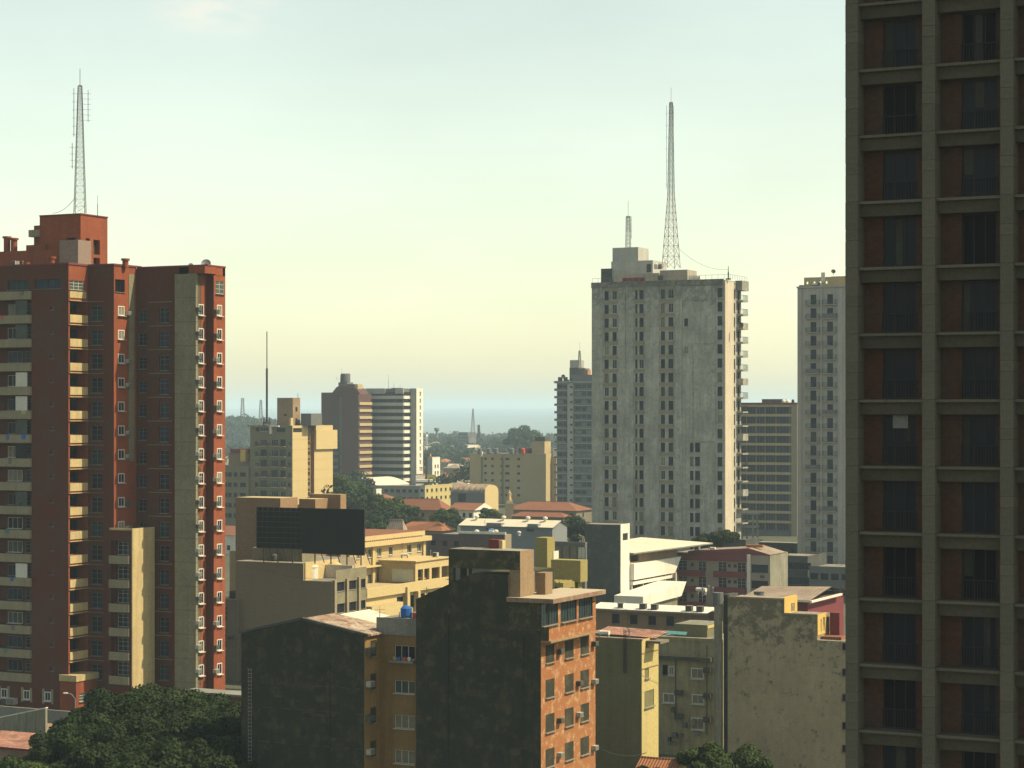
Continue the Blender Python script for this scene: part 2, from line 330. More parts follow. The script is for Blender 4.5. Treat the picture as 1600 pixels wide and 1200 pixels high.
WCACHE = {}
def winmesh(style, w, h, pm):
    """frame + pane meshes for an opening w x h, facing -y, centre at origin"""
    w = round(w * 20) / 20; h = round(h * 20) / 20; key = (style, w, h, pm.name)
    if key in WCACHE: return WCACHE[key]
    fm = {'white': WHITEC, 'pale': WHITEC, 'dark': DSTEEL, 'grid': WHITEC, 'wood': RSTEEL, 'steel': STEEL, 'tri': DSTEEL}[style.split('_')[0]]
    b = MB(); t = .055 if style != 'pale' else .12; d0, d1 = -.03, .05; x, z = w / 2, h / 2
    b.box(-x, -x + t, d0, d1, -z, z, fm); b.box(x - t, x, d0, d1, -z, z, fm); b.box(-x + t, x - t, d0, d1, z - t, z, fm); b.box(-x + t, x - t, d0, d1, -z, -z + t, fm)
    n = 1 if w < 1.9 else 2 if w < 3 else 3
    if style == 'tri': n = 2
    for i in range(1, n + 1):
        if w < .65: break
        xx = -x + w * i / (n + 1); b.box(xx - .025, xx + .025, d0 + .01, d1 - .01, -z + t, z - t, fm)
    if 'grid' in style:
        for zz in (-h * .12, h * .22): b.box(-x + t, x - t, d0 + .012, d1 - .012, zz - .02, zz + .02, fm)
    b.box(-x - .05, x + .05, -.32, d0 - .002, -z - .07, -z - .01, fm if style in ('white', 'pale') else GREY)
    p = MB(); p.box(-x + t, x - t, .01, .03, -z + t, z - t, pm)
    r = (b.mesh('window'), p.mesh('pane')); WCACHE[key] = r; return r
def rotF(face): return 0 if face == 'F' else math.pi / 2
def loc(face, plane, a, z, d): return (a, plane + d, z) if face == 'F' else (plane - d, a, z)
def window(parent, face, plane, a0, a1, z0, z1, style='dark', pm=None, inset=.15, pane=True):
    pm = pm or G_DK
    fr, pn = winmesh(style, a1 - a0, z1 - z0, pm)
    o = link('window', fr, parent, loc(face, plane, (a0 + a1) / 2, (z0 + z1) / 2, inset), rotF(face))
    if pane: link('pane', pn, o)
    return o
ACMESH = {}
def ac(parent, face, plane, a, z, dark=False, s=1.0):
    k = (dark,)
    if k not in ACMESH:
        m = ACD if dark else ACM; b = MB()
        b.box(-.38, .38, -.50, -.02, 0, .46, m); b.box(-.33, .33, -.515, -.5, .05, .41, ACD)
        for i in range(5): b.box(-.33, .33, -.525, -.515, .08 + i * .07, .10 + i * .07, m)
        b.box(-.34, -.30, -.45, -.0, -.05, 0, STEEL); b.box(.30, .34, -.45, -.0, -.05, 0, STEEL)
        b.tube((-.32, -.42, -.02), (-.32, -.01, -.32), .015, STEEL, 4); b.tube((.32, -.42, -.02), (.32, -.01, -.32), .015, STEEL, 4)
        ACMESH[k] = b.mesh('air_conditioner')
    o = link('air_conditioner', ACMESH[k], parent, loc(face, plane, a, z, 0), rotF(face)); o.scale = (s, s, s); return o
BCACHE = {}
def railing_mesh(w, h, d, m=DSTEEL, step=.14):
    """balustrade of upright bars round three sides of a balcony, w wide, d deep towards -y"""
    key = ('rail', round(w, 2), round(h, 2), round(d, 2), m.name, step)
    if key in BCACHE: return BCACHE[key]
    b = MB(); x = w / 2
    for zz in (.06, h - .02):
        b.box(-x, x, -d, -d + .04, zz - .02, zz + .02, m); b.box(-x, -x + .04, -d + .04, 0, zz - .02, zz + .02, m); b.box(x - .04, x, -d + .04, 0, zz - .02, zz + .02, m)
    n = max(2, int(w / step))
    for i in range(n + 1):
        xx = -x + .02 + (w - .04) * i / n; b.box(xx - .012, xx + .012, -d + .005, -d + .03, .08, h - .04, m)
    n = max(1, int(d / step))
    for i in range(1, n):
        yy = -d + d * i / n
        for sx in (-1, 1): b.box(sx * (x - .02) - .012, sx * (x - .02) + .012, yy - .012, yy + .012, .08, h - .04, m)
    me = b.mesh('railing'); BCACHE[key] = me; return me
def balcony(parent, face, plane, a0, a1, z, d=1.1, h=1.0, mslab=None, rail=True, solid=None, t=.14):
    key = ('balc', round(a1 - a0, 2), d, h, (mslab or GREY).name, rail, solid.name if solid else '', t)
    if key not in BCACHE:
        w = a1 - a0; b = MB(); b.box(-w / 2, w / 2, -d, 0, -t, 0, mslab or GREY)
        if solid: b.box(-w / 2, w / 2, -d - .003, -d + .1, .001, h, solid); b.box(-w / 2, -w / 2 + .1, -d + .1, -.0, .001, h, solid); b.box(w / 2 - .1, w / 2, -d + .1, 0, .001, h, solid)
        BCACHE[key] = b.mesh('balcony')
    o = link('balcony', BCACHE[key], parent, loc(face, plane, (a0 + a1) / 2, z, 0), rotF(face))
    if rail and not solid: link('railing', railing_mesh(a1 - a0 - .02, h, d - .02, step=.22), o)
    return o

class B:
    """a building: local x runs along the shaded fronts (to the right, towards the camera), local y runs away along the sunlit side;
    the origin is the near corner on the ground. pu/pv/pz give the metres that a column or row of the photograph stands for."""
    def __init__(s, name, label, cat, xm, Y, a=ANG, group=None, base=0):
        s.X0 = (xm - CXP) * Y / F; s.Y0 = Y; s.a = a; s.c = math.cos(a); s.s = math.sin(a); s.base = base
        s.root = bpy.data.objects.new(name, None); COL.objects.link(s.root); s.root.location = (s.X0, Y, base); s.root.rotation_euler = (0, 0, -a)
        s.root.empty_display_size = 1
        tag(s.root, label, cat, group)
    def w(s, u, v, z=0): return (s.X0 + s.c * u + s.s * v, s.Y0 - s.s * u + s.c * v, s.base + z)
    def pu(s, x, v=0):
        k = (x - CXP) / F; return (k * (s.Y0 + s.c * v) - s.X0 - s.s * v) / (s.c + s.s * k)
    def pv(s, x, u=0):
        k = (x - CXP) / F; return (s.X0 + s.c * u - k * (s.Y0 - s.s * u)) / (s.c * k - s.s)
    def pz(s, y, u=0, v=0):
        return CAMZ + (HY - y) * (s.Y0 - s.s * u + s.c * v) / F - s.base
    def box(s, name, *a, **k):
        mb = MB(); mb.box(*a, **k); return mb.obj(name, s.root)
def pick(*ms): return random.choice(ms)

# ================================================================== SETTING
def structure(name, mb): o = mb.obj(name); o['kind'] = 'structure'; return o
GROUND = mat('city ground', (.10, .095, .075), dirt=.6, streak=0, dcol=(.045, .06, .03), sc=.06, bump=0)
FARG = mat('distant wooded plain', (.045, .065, .035), dirt=.6, streak=0, dcol=(.09, .10, .06), sc=.02, bump=0)
# ground: one sheet, rising very gently towards the horizon
def ground():
    ys = [-120, 0, 100, 200, 400, 700, 1000, 1400, 1800, 2400, 3200, 4500, 6500, 9000, 12000, 15000]
    xs = np.linspace(-1, 1, 41); vs = []; fs = []; n = len(xs)
    for y in ys:
        half = max(400, y * .42)
        for k, x in enumerate(xs):
            z = 0
            if y > 4500: z = (y - 4500) / 10500 * 62 + 6 * math.sin(x * 9 + y)
            vs.append((x * half, y, z))
    for j in range(len(ys) - 1):
        for i in range(n - 1): fs.append((j * n + i, j * n + i + 1, (j + 1) * n + i + 1, (j + 1) * n + i))
    me = bpy.data.meshes.new('ground'); me.from_pydata(vs, [], fs); me.materials.append(GROUND); me.materials.append(FARG)
    for p in me.polygons: p.material_index = 1 if p.center.y > 1500 else 0
    o = link('ground', me); o['kind'] = 'structure'
ground()
ASPH = mat('asphalt', (.05, .05, .048), dirt=.3, streak=0, dcol=(.08, .08, .07), sc=.5, bump=.1)
KERB = mat('kerb stone', (.30, .29, .26), dirt=.2, streak=0)
LINE = mat('road paint', (.7, .68, .6), dirt=.2, streak=0, bump=0)
def street(x0, y0, L, wdt, axis):
    """axis 0: street along u; 1: along v; starts at world (x0,y0)"""
    d = uu if axis == 0 else vv; n = vv if axis == 0 else uu
    def P(a, b, z): q = np.array([x0, y0, 0]) + d * a + n * b; return (q[0], q[1], z)
    def strip(mb, b0, b1, a0, a1, z, m):
        pts = [P(a0, b0, z), P(a1, b0, z), P(a1, b1, z), P(a0, b1, z)]
        mb.face(pts, m)
    m = MB(); strip(m, -wdt / 2, wdt / 2, 0, L, .004 + .004 * axis, ASPH); structure('road', m)
    m = MB()
    a = 2
    while a < L - 3: strip(m, -.08, .08, a, a + 2.5, .012 + .004 * axis, LINE); a += 6
    structure('road_marking', m)
    for sgn in (-1, 1):
        m = MB(); b0, b1 = sgn * wdt / 2, sgn * (wdt / 2 + 2); lo, hi = min(b0, b1), max(b0, b1)
        q = [P(0, lo, 0), P(L, lo, 0), P(L, hi, 0), P(0, hi, 0)]; zt = .13 + .004 * axis
        top = [(p[0], p[1], zt) for p in q]; m.face(top, KERB)
        for i in range(4): m.face([q[i], q[(i + 1) % 4], top[(i + 1) % 4], top[i]], KERB)
        structure('pavement', m)
street(-90, 250, 160, 9, 0); street(-70, 385, 200, 9, 0); street(22, 120, 420, 9, 1)

RIVER = mat('wide hazy river', (.15, .20, .22), rough=.45, spec=.3, dirt=.15, streak=0, dcol=(.10, .14, .13), sc=.01, bump=0)
m = MB(); prev = None
for y in (2850, 4500, 6500, 9000, 12000, 13600):
    z = 2.5 + (0 if y <= 4500 else (y - 4500) / 10500 * 62 + 7); cur = (y, z)
    if prev: m.face([(-.40 * prev[0] - 300, prev[0], prev[1]), (.40 * prev[0] + 300, prev[0], prev[1]), (.40 * y + 300, y, z), (-.40 * y - 300, y, z)], RIVER)
    prev = cur
structure('river', m)
# distant hills on the horizon and the nearer wooded rise on the left
def ridge(name, x0, x1, Y, hfun, depth, m, n=80, rows=7):
    vs = []; fs = []
    for j in range(rows):
        t = j / (rows - 1)
        for i in range(n + 1):
            x = x0 + (x1 - x0) * i / n; vs.append((x, Y + depth * t, -2 + (hfun(x) + 2) * math.sin(math.pi * min(1, t * .9 + .02))))
    for j in range(rows - 1):
        for i in range(n): fs.append((j * (n + 1) + i, j * (n + 1) + i + 1, (j + 1) * (n + 1) + i + 1, (j + 1) * (n + 1) + i))
    me = bpy.data.meshes.new(name); me.from_pydata(vs, [], fs); me.materials.append(m); o = link(name, me); o['kind'] = 'structure'; return o
ridge('hills', -6500, 6500, 13500, lambda x: 62 + 7 * math.sin(x / 900) + 4 * math.sin(x / 310 + 1), 3000, FARG, 200)
def hillh(x): 
    t = (x + 330) / 170
    return 25 * math.exp(-t * t) if abs(t) < 3 else 0
ridge('wooded_rise', -640, -60, 2050, hillh, 500, FARG)

# ---- foliage
def leafcloud(cent, rad, n, size, flat=.75):
    """leaf-sized quads spread through a set of lobes (numpy): returns (verts, faces)"""
    cent = np.array(cent); rad = np.array(rad); k = rng.integers(0, len(cent), n)
    d = rng.normal(size=(n, 3)); d /= np.linalg.norm(d, axis=1)[:, None]
    r = rng.uniform(.62, 1.08, n) ** .8
    c = cent[k] + d * (rad[k] * r)[:, None] * np.array([1, 1, flat])
    nn = d + rng.normal(scale=.55, size=(n, 3)); nn[:, 2] += .35; nn /= np.linalg.norm(nn, axis=1)[:, None]
    a = np.cross(nn, rng.normal(size=(n, 3))); a /= np.linalg.norm(a, axis=1)[:, None]; b = np.cross(nn, a)
    s = size * rng.uniform(.6, 1.4, n)[:, None]
    q = np.stack([c - a * s, c - b * s * .6, c + a * s, c + b * s * .6], 1).reshape(-1, 3)
    return q
def quadmesh(name, q, m):
    n = len(q) // 4; me = bpy.data.meshes.new(name); me.vertices.add(n * 4); me.vertices.foreach_set('co', q.astype(np.float32).ravel())
    me.loops.add(n * 4); me.loops.foreach_set('vertex_index', np.arange(n * 4, dtype=np.int32)); me.polygons.add(n)
    me.polygons.foreach_set('loop_start', np.arange(0, n * 4, 4, dtype=np.int32)); me.polygons.foreach_set('loop_total', np.full(n, 4, dtype=np.int32))
    me.update(calc_edges=True); me.materials.append(m); return me
def tree(loc_, H, Rr, leafn, leafs, m, label, group=None, lobes=14, name='broadleaf_tree', cat='tree', rz=0):
    root = link(name, None, None, loc_, rz); tag(root, label, cat, group)
    tk = MB(); th = H * .38; r0 = H * .028 + .06
    tk.tube((0, 0, -.2), (0, 0, th), r0, BARK, 8, r0 * .65)
    cs = []; rs = []
    for i in range(lobes):
        a = i * 2.4; rr = Rr * .84 * math.sqrt((i + .5) / lobes); z = H * (.52 + .36 * (1 - (rr / Rr) ** 2)) + random.uniform(-.07, .07) * H
        c = (rr * math.cos(a), rr * math.sin(a), z); cs.append(c); rs.append(Rr * random.uniform(.5, .95) * 1.35 / math.sqrt(lobes))
        tk.tube((0, 0, th * .9), (c[0] * .8, c[1] * .8, c[2] - .05 * H), r0 * .38, BARK, 5, r0 * .1)
    tk.obj('trunk', root)
    cr = link('crown', quadmesh('crown', leafcloud(cs, rs, leafn, leafs), m), root)
    return root

# ================================================================== RIGHT TOWER (unfinished concrete frame with brick infill)
CURT1 = mat('dim grey curtain', (.045, .045, .038), dirt=.2, streak=.4, bump=0)
CURT2 = mat('dim olive curtain', (.028, .028, .022), dirt=.2, streak=.4, bump=0)
def right_tower():
    b = B('unfinished_tower', 'dark unfinished concrete frame tower with brick infill filling the right edge', 'building', 1321, 100)
    rt = b.root; fl = 3.12; H = 74.0; z_ref = b.pz(107, 1.5, .2)         # top of a ledge
    z_ref = z_ref - fl * 30; k0 = [z_ref + fl * k for k in range(60)]; levels = [z for z in k0 if -1 < z < H]
    piers = [0, 3.70, 7.34, 10.98, 14.62]; pw = .60; pd = 1.05; Uend = 15.2
    # core: brick skin with door openings behind the frame
    mb = MB(); holes = []; info = []
    for z in levels:
        for i in range(4):
            a0 = piers[i] + pw; w = piers[i + 1] - a0; h0 = (a0 + .92, a0 + .92 + 1.60, z + .02, z + fl - .72)
            if i == 1: h0 = (a0 + 1.0, a0 + 1.0 + 1.62, z + .02, z + fl - .72)
            if i == 2: h0 = (a0 + .8, a0 + .8 + 1.6, z + .02, z + fl - .72)
            holes.append(h0); info.append((z, i, h0))
    mb.facade('F', pd, 0.02, Uend, 0, H, holes, .22, TRBRICK, INT)
    mb.face([(.02, 14, 0), (.02, pd, 0), (.02, pd, H), (.02, 14, H)], TRBRICK); mb.face([(Uend, pd, 0), (Uend, 14, 0), (Uend, 14, H), (Uend, pd, H)], TRBRICK)
    mb.face([(Uend, 14, 0), (.02, 14, 0), (.02, 14, H), (Uend, 14, H)], TRBRICK); mb.face([(.02, pd, H), (Uend, pd, H), (Uend, 14, H), (.02, 14, H)], ROOFC)
    mb.obj('wall', rt)
    # piers: stacked cast panels with open joints over a dark core
    core = MB()
    for p in piers: core.box(p + .02, p + pw - .02, .03, pd, 0, H + .6, TRJOINT)
    core.obj('pier_core', rt)
    hts = [.41, .16, .43]; pm = []
    for h in hts:
        q = MB(); q.box(0, pw, 0, pd - .01, .012, h * fl - .012, TRCONC); pm.append(q.mesh('concrete_panel'))
    for p in piers:
        for z in levels:
            zz = z
            for h, me in zip(hts, pm):
                o = link('concrete_panel', me, rt, (p + random.uniform(-.006, .006), random.uniform(-.008, .004), zz)); zz += h * fl
    # slabs and beams
    for i in range(4):
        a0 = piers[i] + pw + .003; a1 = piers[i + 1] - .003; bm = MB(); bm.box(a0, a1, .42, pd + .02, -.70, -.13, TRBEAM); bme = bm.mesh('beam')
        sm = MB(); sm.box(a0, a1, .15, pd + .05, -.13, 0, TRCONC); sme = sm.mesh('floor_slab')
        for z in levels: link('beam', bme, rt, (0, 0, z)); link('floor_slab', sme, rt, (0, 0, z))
    for z, i, h in info:
        if z < 5 or z > 64 or i > 2: continue
        pmn = pick(G_IN, G_NV, G_NV, G_NV) if z > 30 else pick(G_IN, G_IN, G_NV, G_NV)
        o = window(rt, 'F', pd, *h, 'tri', pmn, .12)
        w = h[1] - h[0]; hh = h[3] - h[2]
        if random.random() < .45 and z > 16:
            c = MB(); x = -w / 2 + random.choice([.08, .6, 1.0]); cw = random.uniform(.22, .5); c0 = -hh / 2 + random.choice([.1, 1.1]); c.box(x, x + cw, .004, .008, c0, hh / 2 - .08, pick(CURT1, CURT2)); c.obj('curtain', o)
        if random.random() < .5:
            link('railing', railing_mesh(w + .1, .95, .03, DSTEEL, .13), o, (0, -.14, -hh / 2))
    # white blind in one window
    c = MB(); z = [q for q in levels if abs(b.pz(625, 1, .2) - q) < 1.0]
    if z:
        z = z[0] - fl; c.box(1.98, 2.72, pd + .04, pd + .06, z + fl - 1.35, z + fl - .74, STEEL); c.obj('blind', rt)
right_tower()

# ================================================================== RED TOWER (left)
def satellite_dish(x, y, Y, r, label, mt=None, face=0):
    X = (x - CXP) * Y / F; z = CAMZ + (HY - y) * Y / F
    root = link('satellite_dish', None, None, (X, Y, z - r - .35), face); tag(root, label, 'satellite dish')
    m = MB(); n = 16; prof = [(r * t, .28 * r * t * t) for t in (0.01, .35, .7, 1)]
    # bowl facing local -y, tilted up
    vs = []; k = m.mi(mt or STEEL)
    for rr, d in prof:
        for j in range(n):
            t = 2 * math.pi * j / n; p = Vector((rr * math.cos(t), -d, rr * math.sin(t))); a = R(25); vs.append((p.x, p.y * math.cos(a) + p.z * math.sin(a), r + .35 - p.y * math.sin(a) * 0 + p.z * math.cos(a)))
    m.v = vs
    for a in range(3):
        for j in range(n): j2 = (j + 1) % n; m.f.append((a * n + j, a * n + j2, (a + 1) * n + j2, (a + 1) * n + j)); m.m.append(k)
    m.f.append(tuple(range(n))); m.m.append(k); m.obj('bowl', root)
    q = MB(); q.tube((0, 0, 0), (0, .05, r + .2), .05, DSTEEL); q.tube((0, 0, .35), (0, -r * .7, r * .9 + .3), .02, DSTEEL, 4); q.obj('bracket', root)
    q = MB(); q.box(-.06, .06, -r * .72, -r * .6, r * .9 + .25, r * .9 + .4, DSTEEL); q.obj('receiver', root)
def lattice_mast(x, ybase, ytop, Y, wbase, wtop, label, m1, m2, waist=None, whip=0, arms=(), ylat=None, thick=.06, sides=4, bays=22, name='lattice_mast', dens=2.0):
    X = (x - CXP) * Y / F; z0 = CAMZ + (HY - ybase) * Y / F; H = (ybase - ytop) * Y / F
    root = link(name, None, None, (X, Y, z0), .35); tag(root, label, 'radio mast')
    def half(z):
        t = z / H
        if waist: 
            tw, ww = waist
            return (wbase + (ww - wbase) * t / tw) / 2 if t < tw else (ww + (wtop - ww) * (t - tw) / (1 - tw)) / 2
        return (wbase + (wtop - wbase) * t) / 2
    def corner(k, z):
        a = 2 * math.pi * k / sides + math.pi / sides; r = half(z) * (1.414 if sides == 4 else 1.155); return (r * math.cos(a), r * math.sin(a), z)
    zs = [0]
    while zs[-1] < H - .01: zs.append(min(H, zs[-1] + max(H / bays * .55, half(zs[-1]) * dens)))
    for k in range(sides):
        m = MB()
        for a, c in zip(zs[:-1], zs[1:]): m.tube(corner(k, a), corner(k, c), thick, m1 if a < H * .45 else m2, 5)
        m.obj('leg', root)
    m = MB()
    for i, (a, c) in enumerate(zip(zs[:-1], zs[1:])):
        mm = m1 if a < H * .45 else m2
        for k in range(sides):
            k2 = (k + 1) % sides; m.tube(corner(k, c), corner(k2, c), thick * .6, mm, 4)
            m.tube(corner(k, a), corner(k2, c), thick * .55, mm, 4); m.tube(corner(k2, a), corner(k, c), thick * .55, mm, 4)
    m.obj('bracing', root)
    if whip: q = MB(); q.tube((0, 0, H), (0, 0, H + whip), .035, DSTEEL, 5); q.box(-.15, .15, -.15, .15, H - .05, H + .06, DSTEEL); q.obj('whip_antenna', root)
    for (dx, za, zb, n) in arms:
        q = MB(); q.tube((dx, 0, za * H), (dx, 0, zb * H), .04, m2, 5)
        for i in range(n):
            zz = za * H + (zb - za) * H * (i + .3) / n; q.tube((0, 0, zz), (dx * 1.35, 0, zz), .022, m2, 4); q.tube((dx, -.3, zz), (dx, .3, zz), .02, m2, 4)
        q.obj('antenna_array', root)
    return root
def whip(x, ybase, ytop, Y, label, r=.04, rungs=0, mt=None, name='whip_antenna'):
    X = (x - CXP) * Y / F; z0 = CAMZ + (HY - ybase) * Y / F; H = (ybase - ytop) * Y / F
    m = MB(); m.tube((0, 0, 0), (0, 0, H * .6), r, mt or DSTEEL, 6); m.tube((0, 0, H * .6), (0, 0, H), r * .5, mt or DSTEEL, 5); m.box(-r * 3, r * 3, -r * 3, r * 3, 0, r * 2, mt or DSTEEL)
    for i in range(rungs): zz = H * (.45 + .5 * i / rungs); m.tube((-.5 + .04 * i, 0, zz), (.5 - .04 * i, 0, zz), .018, mt or DSTEEL, 4)
    o = m.obj(name, None, (X, Y, z0), .4); tag(o, label, 'antenna'); return o

def red_tower():
    b = B('red_apartment_tower', 'tall red brick apartment tower with cream balconies at the left edge', 'building', 107, 258)
    rt = b.root; fl = 37.75 * 258 / F
    zr = b.pz(413); vA = b.pv(137); uB = b.pu(178, vA); vB = vA + (b.pv(213, uB) - vA); uC = b.pu(273, vB); 
    uF0 = uC; vF = vB - 1.2                     # cream fin stands proud
    vF = vB - .9; uF0 = b.pu(273, vF); uF1 = b.pu(306, vF); vG = vF + 2.2; uG = b.pu(334, vG); vH = b.pv(352, uG)
    zb = 0.0
    # floor levels (parapet bottoms)
    bz = b.pz(466); lv = [bz - fl * k for k in range(18)]; lv = [z for z in lv if z > 3.5]
    # ---- wing A
    mb = MB(); hF = []; hR = []; wl = []
    aw0, aw1 = b.pu(-150), b.pu(50)
    zt = lv[0]; lv = lv[1:]; L1 = [zt] + lv
    for z in lv:                                  # recessed loggias on the far left, openings between parapets
        hF.append((aw0 + .5, aw1 - .15, z + 1.05, z + fl - .12))
        hF.append((b.pu(79), b.pu(85), z + 1.55, z + 2.0)); wl.append(('F', 0, hF[-1]))
        hR.append((b.pv(109), b.pv(136), z + 1.0, z + fl - .25))
    hF.append((b.pu(12), b.pu(46), zt + 1.25, zt + 2.4)); wl.append(('F', 0, hF[-1])); hF.append((b.pu(54), b.pu(95), zt + 1.25, zt + 2.4)); wl.append(('F', 0, hF[-1]))
    hR.append((b.pv(108.5), b.pv(131), zt + 1.1, zt + 2.25)); topR = hR[-1]
    smallF = {h for h in hF if h[1] - h[0] < 3.5}
    mb.facade('F', 0, b.pu(-170), 0, 0, zr, [h for h in hF if h in smallF], .3, RED, INT) if False else None
    # front face: split into loggia part and plain part so that depths differ
    L0 = b.pu(-170)
    mb.facade('F', 0, L0, aw1, 0, zr, [h for h in hF if h[1] <= aw1 + .01], 1.35, RED, RED)
    mb.facade('F', 0, aw1, 0, 0, zr, [h for h in hF if h[0] > aw1 - .01], .3, RED, INT)
    mb.facade('R', 0, 0, vA, 0, zr, hR[:-1] + [topR], 1.3, REDP, RED)
    mb.face([(L0, 0, zr), (0, 0, zr), (0, vA, zr), (L0, vA, zr)], ROOFC)
    # ---- wing B (front at vA)
    hB = []
    for z in lv: hB.append((b.pu(142, vA), b.pu(160, vA), z + .25, z + 2.15)); wl.append(('F', vA, hB[-1]))
    mb.facade('F', vA, 0, uB, 0, zr, hB, .3, RED, INT)
    hR2 = []; mn = b.pu(0)
    for z in lv + [zt]:
        hR2.append((b.pv(184.5, uB), b.pv(194.5, uB), z + .95, z + 2.15)) if z != zt else hR2.append((b.pv(180, uB), b.pv(195, uB), z + .9, z + 2.45))
    mb.facade('R', uB, vA, vB, 0, zr, hR2, .25, REDP, INT)
    # ---- wing C (front at vB)
    hC = []
    for z in lv: 
        hC.append((b.pu(249, vB), b.pu(264, vB), z + .1, z + 2.0)); wl.append(('F', vB, hC[-1]))
        hC.append((b.pu(216, vB), b.pu(229, vB), z + .3, z + 1.8)); wl.append(('F', vB, hC[-1]))
    zc = b.pz(420, uB, vB)
    mb.facade('F', vB, uB, uF0, 0, zc, hC, .3, RED, INT)
    hR3 = []
    uF1b = uF1
    for z in lv: hR3.append((b.pv(310, uF1), b.pv(318, uF1), z + .9, z + 2.3))
    mb.facade('R', uF1, vF + .4, vG, 0, zc, [], .25, REDP, INT)
    mb.facade('F', vG, uF1, uG, 0, zc, [], .25, RED, INT)
    hR4 = []
    for z in lv: hR4.append((b.pv(339, uG), b.pv(347, uG), z + .9, z + 2.3))
    hR4.append((b.pv(337, uG), b.pv(350, uG), zt + .7, zt + 2.3))
    zg = b.pz(432, uG, vH)
    mb.facade('R', uG, vG, vH, 0, zg, hR4, .25, REDP, INT)
    # backs and roofs
    E = vH
    mb.face([(L0, vA, zr), (uB, vA, zr), (uB, vB, zr), (L0, vB, zr)], ROOFC); mb.face([(L0, vB, zc), (uG, vB, zc), (uG, E, zc), (L0, E, zc)], ROOFC)
    mb.face([(uG, E, 0), (L0, E, 0), (L0, E, zc), (uG, E, zc)], RED); mb.face([(L0, E, 0), (L0, 0, 0), (L0, 0, zr), (L0, E, zr)], RED)
    mb.face([(uG, vH, 0), (uG, E, 0), (uG, E, zg), (uG, vH, zg)], REDP)
    mb.face([(L0, vB, zc), (L0, vB, zr), (uB, vB, zr), (uB, vB, zc)], RED)
    mb.obj('wall', rt)
    # parapet caps
    p = MB(); p.box(L0, .12, -.12, .25, zr, zr + .22, MAROON); p.box(-.1, .12, .25, vA - .12, zr, zr + .22, MAROON); p.box(.12, uB + .12, vA - .12, vA + .2, zr, zr + .22, MAROON)
    p.box(uB - .1, uB + .12, vA + .2, vB + 1, zr, zr + .22, MAROON); p.box(uB + .12, uG + .1, vB - .1, vB + .25, zc, zc + .22, MAROON); p.box(uG - .15, uG + .1, vB + .25, vH, zc, zc + .2, MAROON)
    p.obj('parapet_cap', rt)
    q = MB(); q.box(uF1 - 1.2, uG + .05, vF + .2, vG + .6, zc - .9, zc - .02, REDP); q.box(uG - .6, uG + .04, vG + .3, vH - .6, zg, zc - .03, REDP); q.obj('roof_step', rt)
    # cream fin in courses
    hseg = fl; z = zc - .9; k = 0
    while z > 0:
        z0 = max(0, z - hseg); q = MB(); q.box(uF0, uF1, vF, vF + 1.1, z0 + .03, z - .01, CREAMG); q.obj('fin_panel', rt); z = z0
    q = MB(); q.box(uF0 + .03, uF1 - .03, vF + .04, vF + 1.08, 0, zc - .95, TRJOINT); q.obj('fin_core', rt)
    # cream loggia parapets, far left and on the lit return
    for z in L1:
        q = MB(); q.box(aw0 + .3, aw1, -.35, -.003, z, z + 1.02, BALC); q.obj('balcony_parapet', rt)
    for z in lv:
        q = MB(); q.box(-.18, .12, b.pv(108.5), b.pv(136.5), z + .02, z + .98, CREAM); q.obj('balcony_parapet', rt)
        q = MB(); q.box(-.02, .16, b.pv(107.6), b.pv(137), z + fl - .28, z + fl - .2, CREAM); q.obj('floor_edge', rt)
    q = MB(); q.box(-.05, .08, b.pv(108.5), b.pv(134), zt + .1, zt + .95, CREAM); q.obj('balcony_parapet', rt)
    # floor edges on the shaded fronts
    for z in lv:
        q = MB(); q.box(.1, b.pu(163, vA), vA - .1, vA - .003, z + fl - .3, z + fl - .24, BALC); q.obj('floor_edge', rt)
        q = MB(); q.box(b.pu(232, vB), b.pu(270, vB), vB - .12, vB - .003, z + fl - .3, z + fl - .22, BALC); q.obj('floor_edge', rt)
    for face, pl, h in wl: window(rt, face, pl, *h, 'steel_grid' if h[1] - h[0] < 3 else 'dark', pick(G_DK, G_BL, G_DK, G_TQ), .18)
    for i, h in enumerate(hR2[:-1]):
        window(rt, 'R', uB, *h, 'pale', pick(G_DK, G_BL, G_CU), .02)
        if i % 3 != 1: ac(rt, 'R', uB, h[1] + .55, h[2] + .1, random.random() < .6)
    window(rt, 'R', uB, *hR2[-1], 'dark', G_IN, .2)
    for h in hR4[:-1]: window(rt, 'R', uG, *h, 'pale', pick(G_DK, G_CU, G_GN), .02); ac(rt, 'R', uG, h[0] - .5, h[2] + .3, random.random() < .5)
    window(rt, 'R', uG, *hR4[-1], 'grid', G_GN, .1)
    for h in hR3:
        window(rt, 'R', uF1, h[0], h[1], h[2], h[3], 'pale', pick(G_DK, G_BL, G_GN), -.02); ac(rt, 'R', uF1, h[0] - .3, h[2] + .5, random.random() < .6)
    window(rt, 'R', 0, *topR, 'grid', G_GN, .12)
    for z in lv:                                   # glazing deep in the loggias
        window(rt, 'F', 1.35, b.pu(2), b.pu(25), z + 1.1, z + 2.5, 'steel' if random.random() < .6 else 'white', pick(G_DK, G_BL, G_GN, G_CU), -.07)
        window(rt, 'F', 1.35, b.pu(30), b.pu(44), z + 1.1, z + 2.5, 'steel_grid', pick(G_DK, G_IN), -.07)
        window(rt, 'R', -1.3, b.pv(112), b.pv(132), z + 1.05, z + 2.3, 'dark', pick(G_DK, G_IN), -.07)
    cols_ = [WHITE, TANKB, REDPL, CREAM, BLUEG, LEAF2, LEAF2, TEAL]
